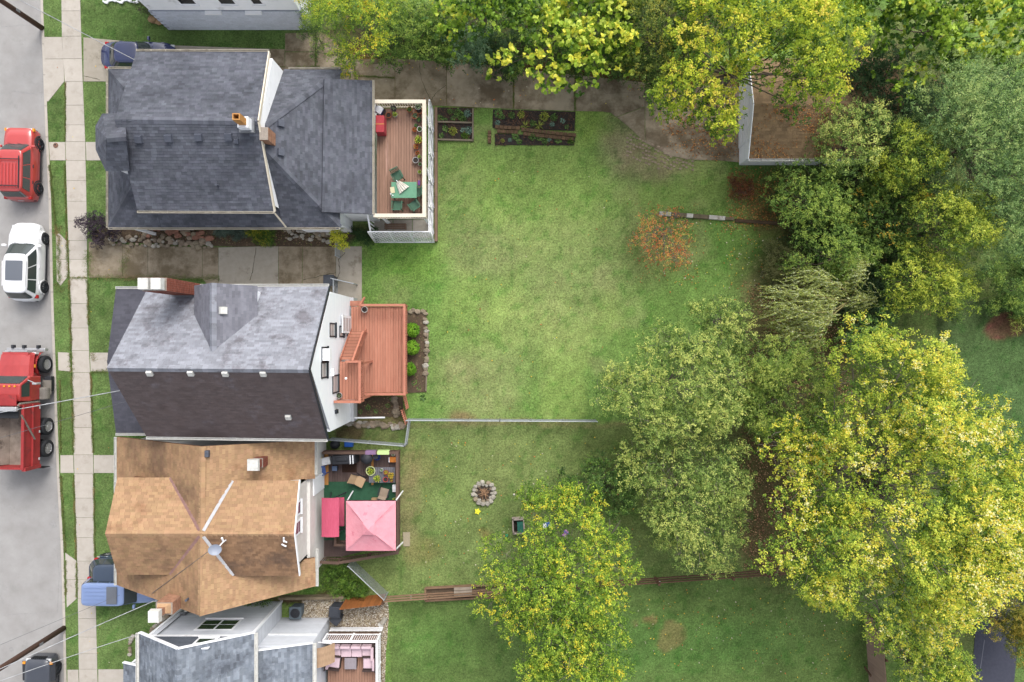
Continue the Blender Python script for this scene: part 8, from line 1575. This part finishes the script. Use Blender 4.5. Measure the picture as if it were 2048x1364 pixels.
def armchair(label, px, py, rz):
    p = W(px, py, Z4 + .42); r = thing('armchair', label, 'armchair', (p.x, p.y, Z4), rz, 'pink-cushioned armchairs'); part('base', MB().box((0, 0, .17), (.78, .78, .32)), m_wick, r, local=True, bevel=.02); part('seat_cushion', MB().box((.05, 0, .4), (.62, .62, .16)), m_cush, r, local=True, bevel=.05); part('back_cushion', MB().box((-.3, 0, .6), (.18, .64, .4)), m_cush, r, local=True, bevel=.05)
    part('backrest', MB().box((-.4, 0, .45), (.08, .8, .75)), m_wick, r, local=True)
    for a_ in (-1, 1): part('arm', MB().box((0, a_ * .4, .3), (.78, .08, .56)), m_wick, r, local=True)
armchair('left pink-cushioned armchair on the rosy deck', 667, 1324, -.12); armchair('right pink-cushioned armchair on the rosy deck, against the white railing', 739, 1326, math.pi)
p = W(701, 1327, Z4 + .4); ot = thing('coffee_table', 'square grey coffee table between the pink-cushioned armchairs', 'table', (p.x, p.y, Z4)); part('base', MB().box((0, 0, .2), (.66, .62, .38)), m_wick, ot, local=True); part('table_top', MB().box((0, 0, .41), (.7, .66, .05)), pm('grey_cushion_top', C(150, 142, 148), None, 5, .7, local=True), ot, local=True, bevel=.02)
aw = thing('door_awning', 'tan ribbed door awning on the rear corner of the grey house', 'awning', W(645, 1262)); m_aw = pm('tan_awning', C(196, 166, 136), C(172, 140, 112), 4, .8, stretch=(8, 1, 1)); g = []
for i in range(7): t = i / 6; g.append([V3((XR + .05 + .95 * t, YW - .35 - 1.1 * k / 6, 3.4 - .75 * t * t - .02 * (k % 2))) for k in range(7)])
part('canopy', MB().grid(g), m_aw, aw); part('arm', MB().bar((XR + .03, YW - .4, 2.5), (XR + .9, YW - .4, 2.72), .04, .04), m_white, aw)
p = W(765, 1245, .2); dpip = thing('drain_pipe', 'white corrugated drain pipe lying on the gravel', 'pipe', W(765, 1245)); part('pipe', MB().tube([W(772, 1235, .12), W(763, 1248, .14)], .15, 14), m_stone_l, dpip); part('mouth', MB().lathe([(.17, 0), (.17, .04), (.1, .045)], tuple(W(762, 1249, .12)), 14), m_wpot, dpip)
wpn = thing('white_handrail', 'long white pipe rail lying along the rubble wall', 'pipe', W(735, 835)); part('pipe', MB().tube([W(695, 836, .7), W(770, 835, .7)], .05, 8), m_white, wpn)
for x_ in (705, 765): part('stand', MB().tube([W(x_, 836, 0), W(x_, 836, .7)], .03, 6), m_white, wpn)
# --- yard toys
p = W(1037, 1053, .4); tb_ = thing('toy_box', 'small wooden sandbox with a green lid half slid open on the lawn', 'sandbox', (p.x, p.y, 0), .05); m_gw = pm('greyed_wood', C(190, 176, 166), C(166, 152, 142), 4, .85, local=True)
for a_, b_, d_ in (((-.33, 0), 0, (.08, .9)), ((.33, 0), 0, (.08, .9)), ((0, .43), 0, (.74, .12)), ((0, -.43), 0, (.74, .08))): part('side', MB().box((a_[0], a_[1], .2), (d_[0], d_[1], .4)), m_gw, tb_, local=True)
part('lid', MB().box((.1, -.05, .38), (.34, .66, .03)), pm('teal_lid', C(52, 120, 104), C(44, 104, 90), 5, .6, local=True), tb_, local=True); part('sand', MB().box((0, 0, .05), (.6, .8, .06)), m_mulch, tb_, local=True)
p = W(955, 1023, .1); ty = thing('yellow_toy', 'bright yellow star-shaped toy on the lawn below the fire pit', 'toy', (p.x, p.y, .03)); mb = MB(); st5 = [(math.cos(k * math.pi / 5) * (.2 if k % 2 == 0 else .12), math.sin(k * math.pi / 5) * (.2 if k % 2 == 0 else .12)) for k in range(10)]; mb.prism(st5, 0, .08); part('body', mb, pm('yellow_plastic', C(240, 232, 60), None, 5, .5, local=True), ty, local=True); part('button', MB().lathe([(.06, .08), (.04, .12), (.01, .13)], n=10), pm('yellow_plastic'  , C(240, 232, 60)), ty, local=True)
def ball(label, px, py, r, c): p = W(px, py, r); solo('ball', label, 'ball', MB().lathe([(r * math.sin(t * math.pi / 10) + 1e-4, -r * math.cos(t * math.pi / 10)) for t in range(11)], (p.x, p.y, r), 14, cap=False), pm('ball_%d_%d' % (px, py), c, tuple(v * .7 for v in c), 3, .4), smooth=True)
ball('small teal ball on the lawn below the sandbox', 1013, 1071, .09, C(70, 176, 130)); ball('tiny white ball on the lawn right of the fire pit', 1028, 989, .06, C(230, 226, 214))
p = W(1093, 1050, .3); tp3 = thing('toddler_toy', 'white and blue ride-on toy half hidden under the yellowing tree', 'toy', (p.x, p.y, 0), .2); part('body', MB().box((0, 0, .22), (.5, .28, .2)), pm('toy_blue', C(62, 112, 190), None, 5, .4, local=True), tp3, local=True, bevel=.05); part('seat', MB().box((-.12, 0, .36), (.24, .26, .1)), m_white, tp3, local=True, bevel=.03)
for a_ in (-1, 1):
    for b_ in (-1, 1): part('wheel', MB().lathe([(.1, -.03), (.1, .03)], (a_ * .18, b_ * .16, .1), 12, 'y'), m_tyre, tp3, local=True)
p = W(1131, 1068, .4); tp4 = thing('toddler_toy', 'lilac and blue ride-on toy deeper under the yellowing tree', 'toy', (p.x, p.y, 0), 1.0); part('body', MB().box((0, 0, .25), (.44, .26, .22)), pm('toy_lilac', C(190, 140, 190), None, 5, .4, local=True), tp4, local=True, bevel=.05); part('handlebar', MB().bar((.12, -.2, .5), (.12, .2, .5), .04, .04), pm('toy_blue', C(62, 112, 190)), tp4, local=True)
for i, (px, py) in enumerate(((869 - 48, 1196), (1319, 1165))): p = W(px, py, .3); sl = thing('lawn_lantern', ['small white lantern beneath the rail fence near the wooden gate', 'small white lantern beneath the rail fence near the pale green tree'][i], 'lantern', (p.x, p.y, 0), 0, 'small lanterns under the rail fence'); part('lamp', MB().lathe([(.07, .1), (.08, .2), (.03, .28)], n=12), m_white, sl, local=True); part('stake', MB().tube([(0, 0, 0), (0, 0, .1)], .01, 5), m_dark, sl, local=True)
p = W(300, 4, .1); hz = thing('garden_hose', 'white plastic sheet trailing across the front lawn of the white house', 'sheet', (p.x, p.y, 0)); g = []
for i in range(24): x_ = 205 + i * 5; g.append([W(x_, 2 + 2.5 * math.sin(i * 1.1) + (i > 14) * 3 + d_ * (1.5 + (i % 3)), .05 + .05 * ((i * 7) % 3) + .03 * (d_ == 0)) for d_ in (-1, 0, 1)])
part('sheet', MB().grid(g), m_white, hz)
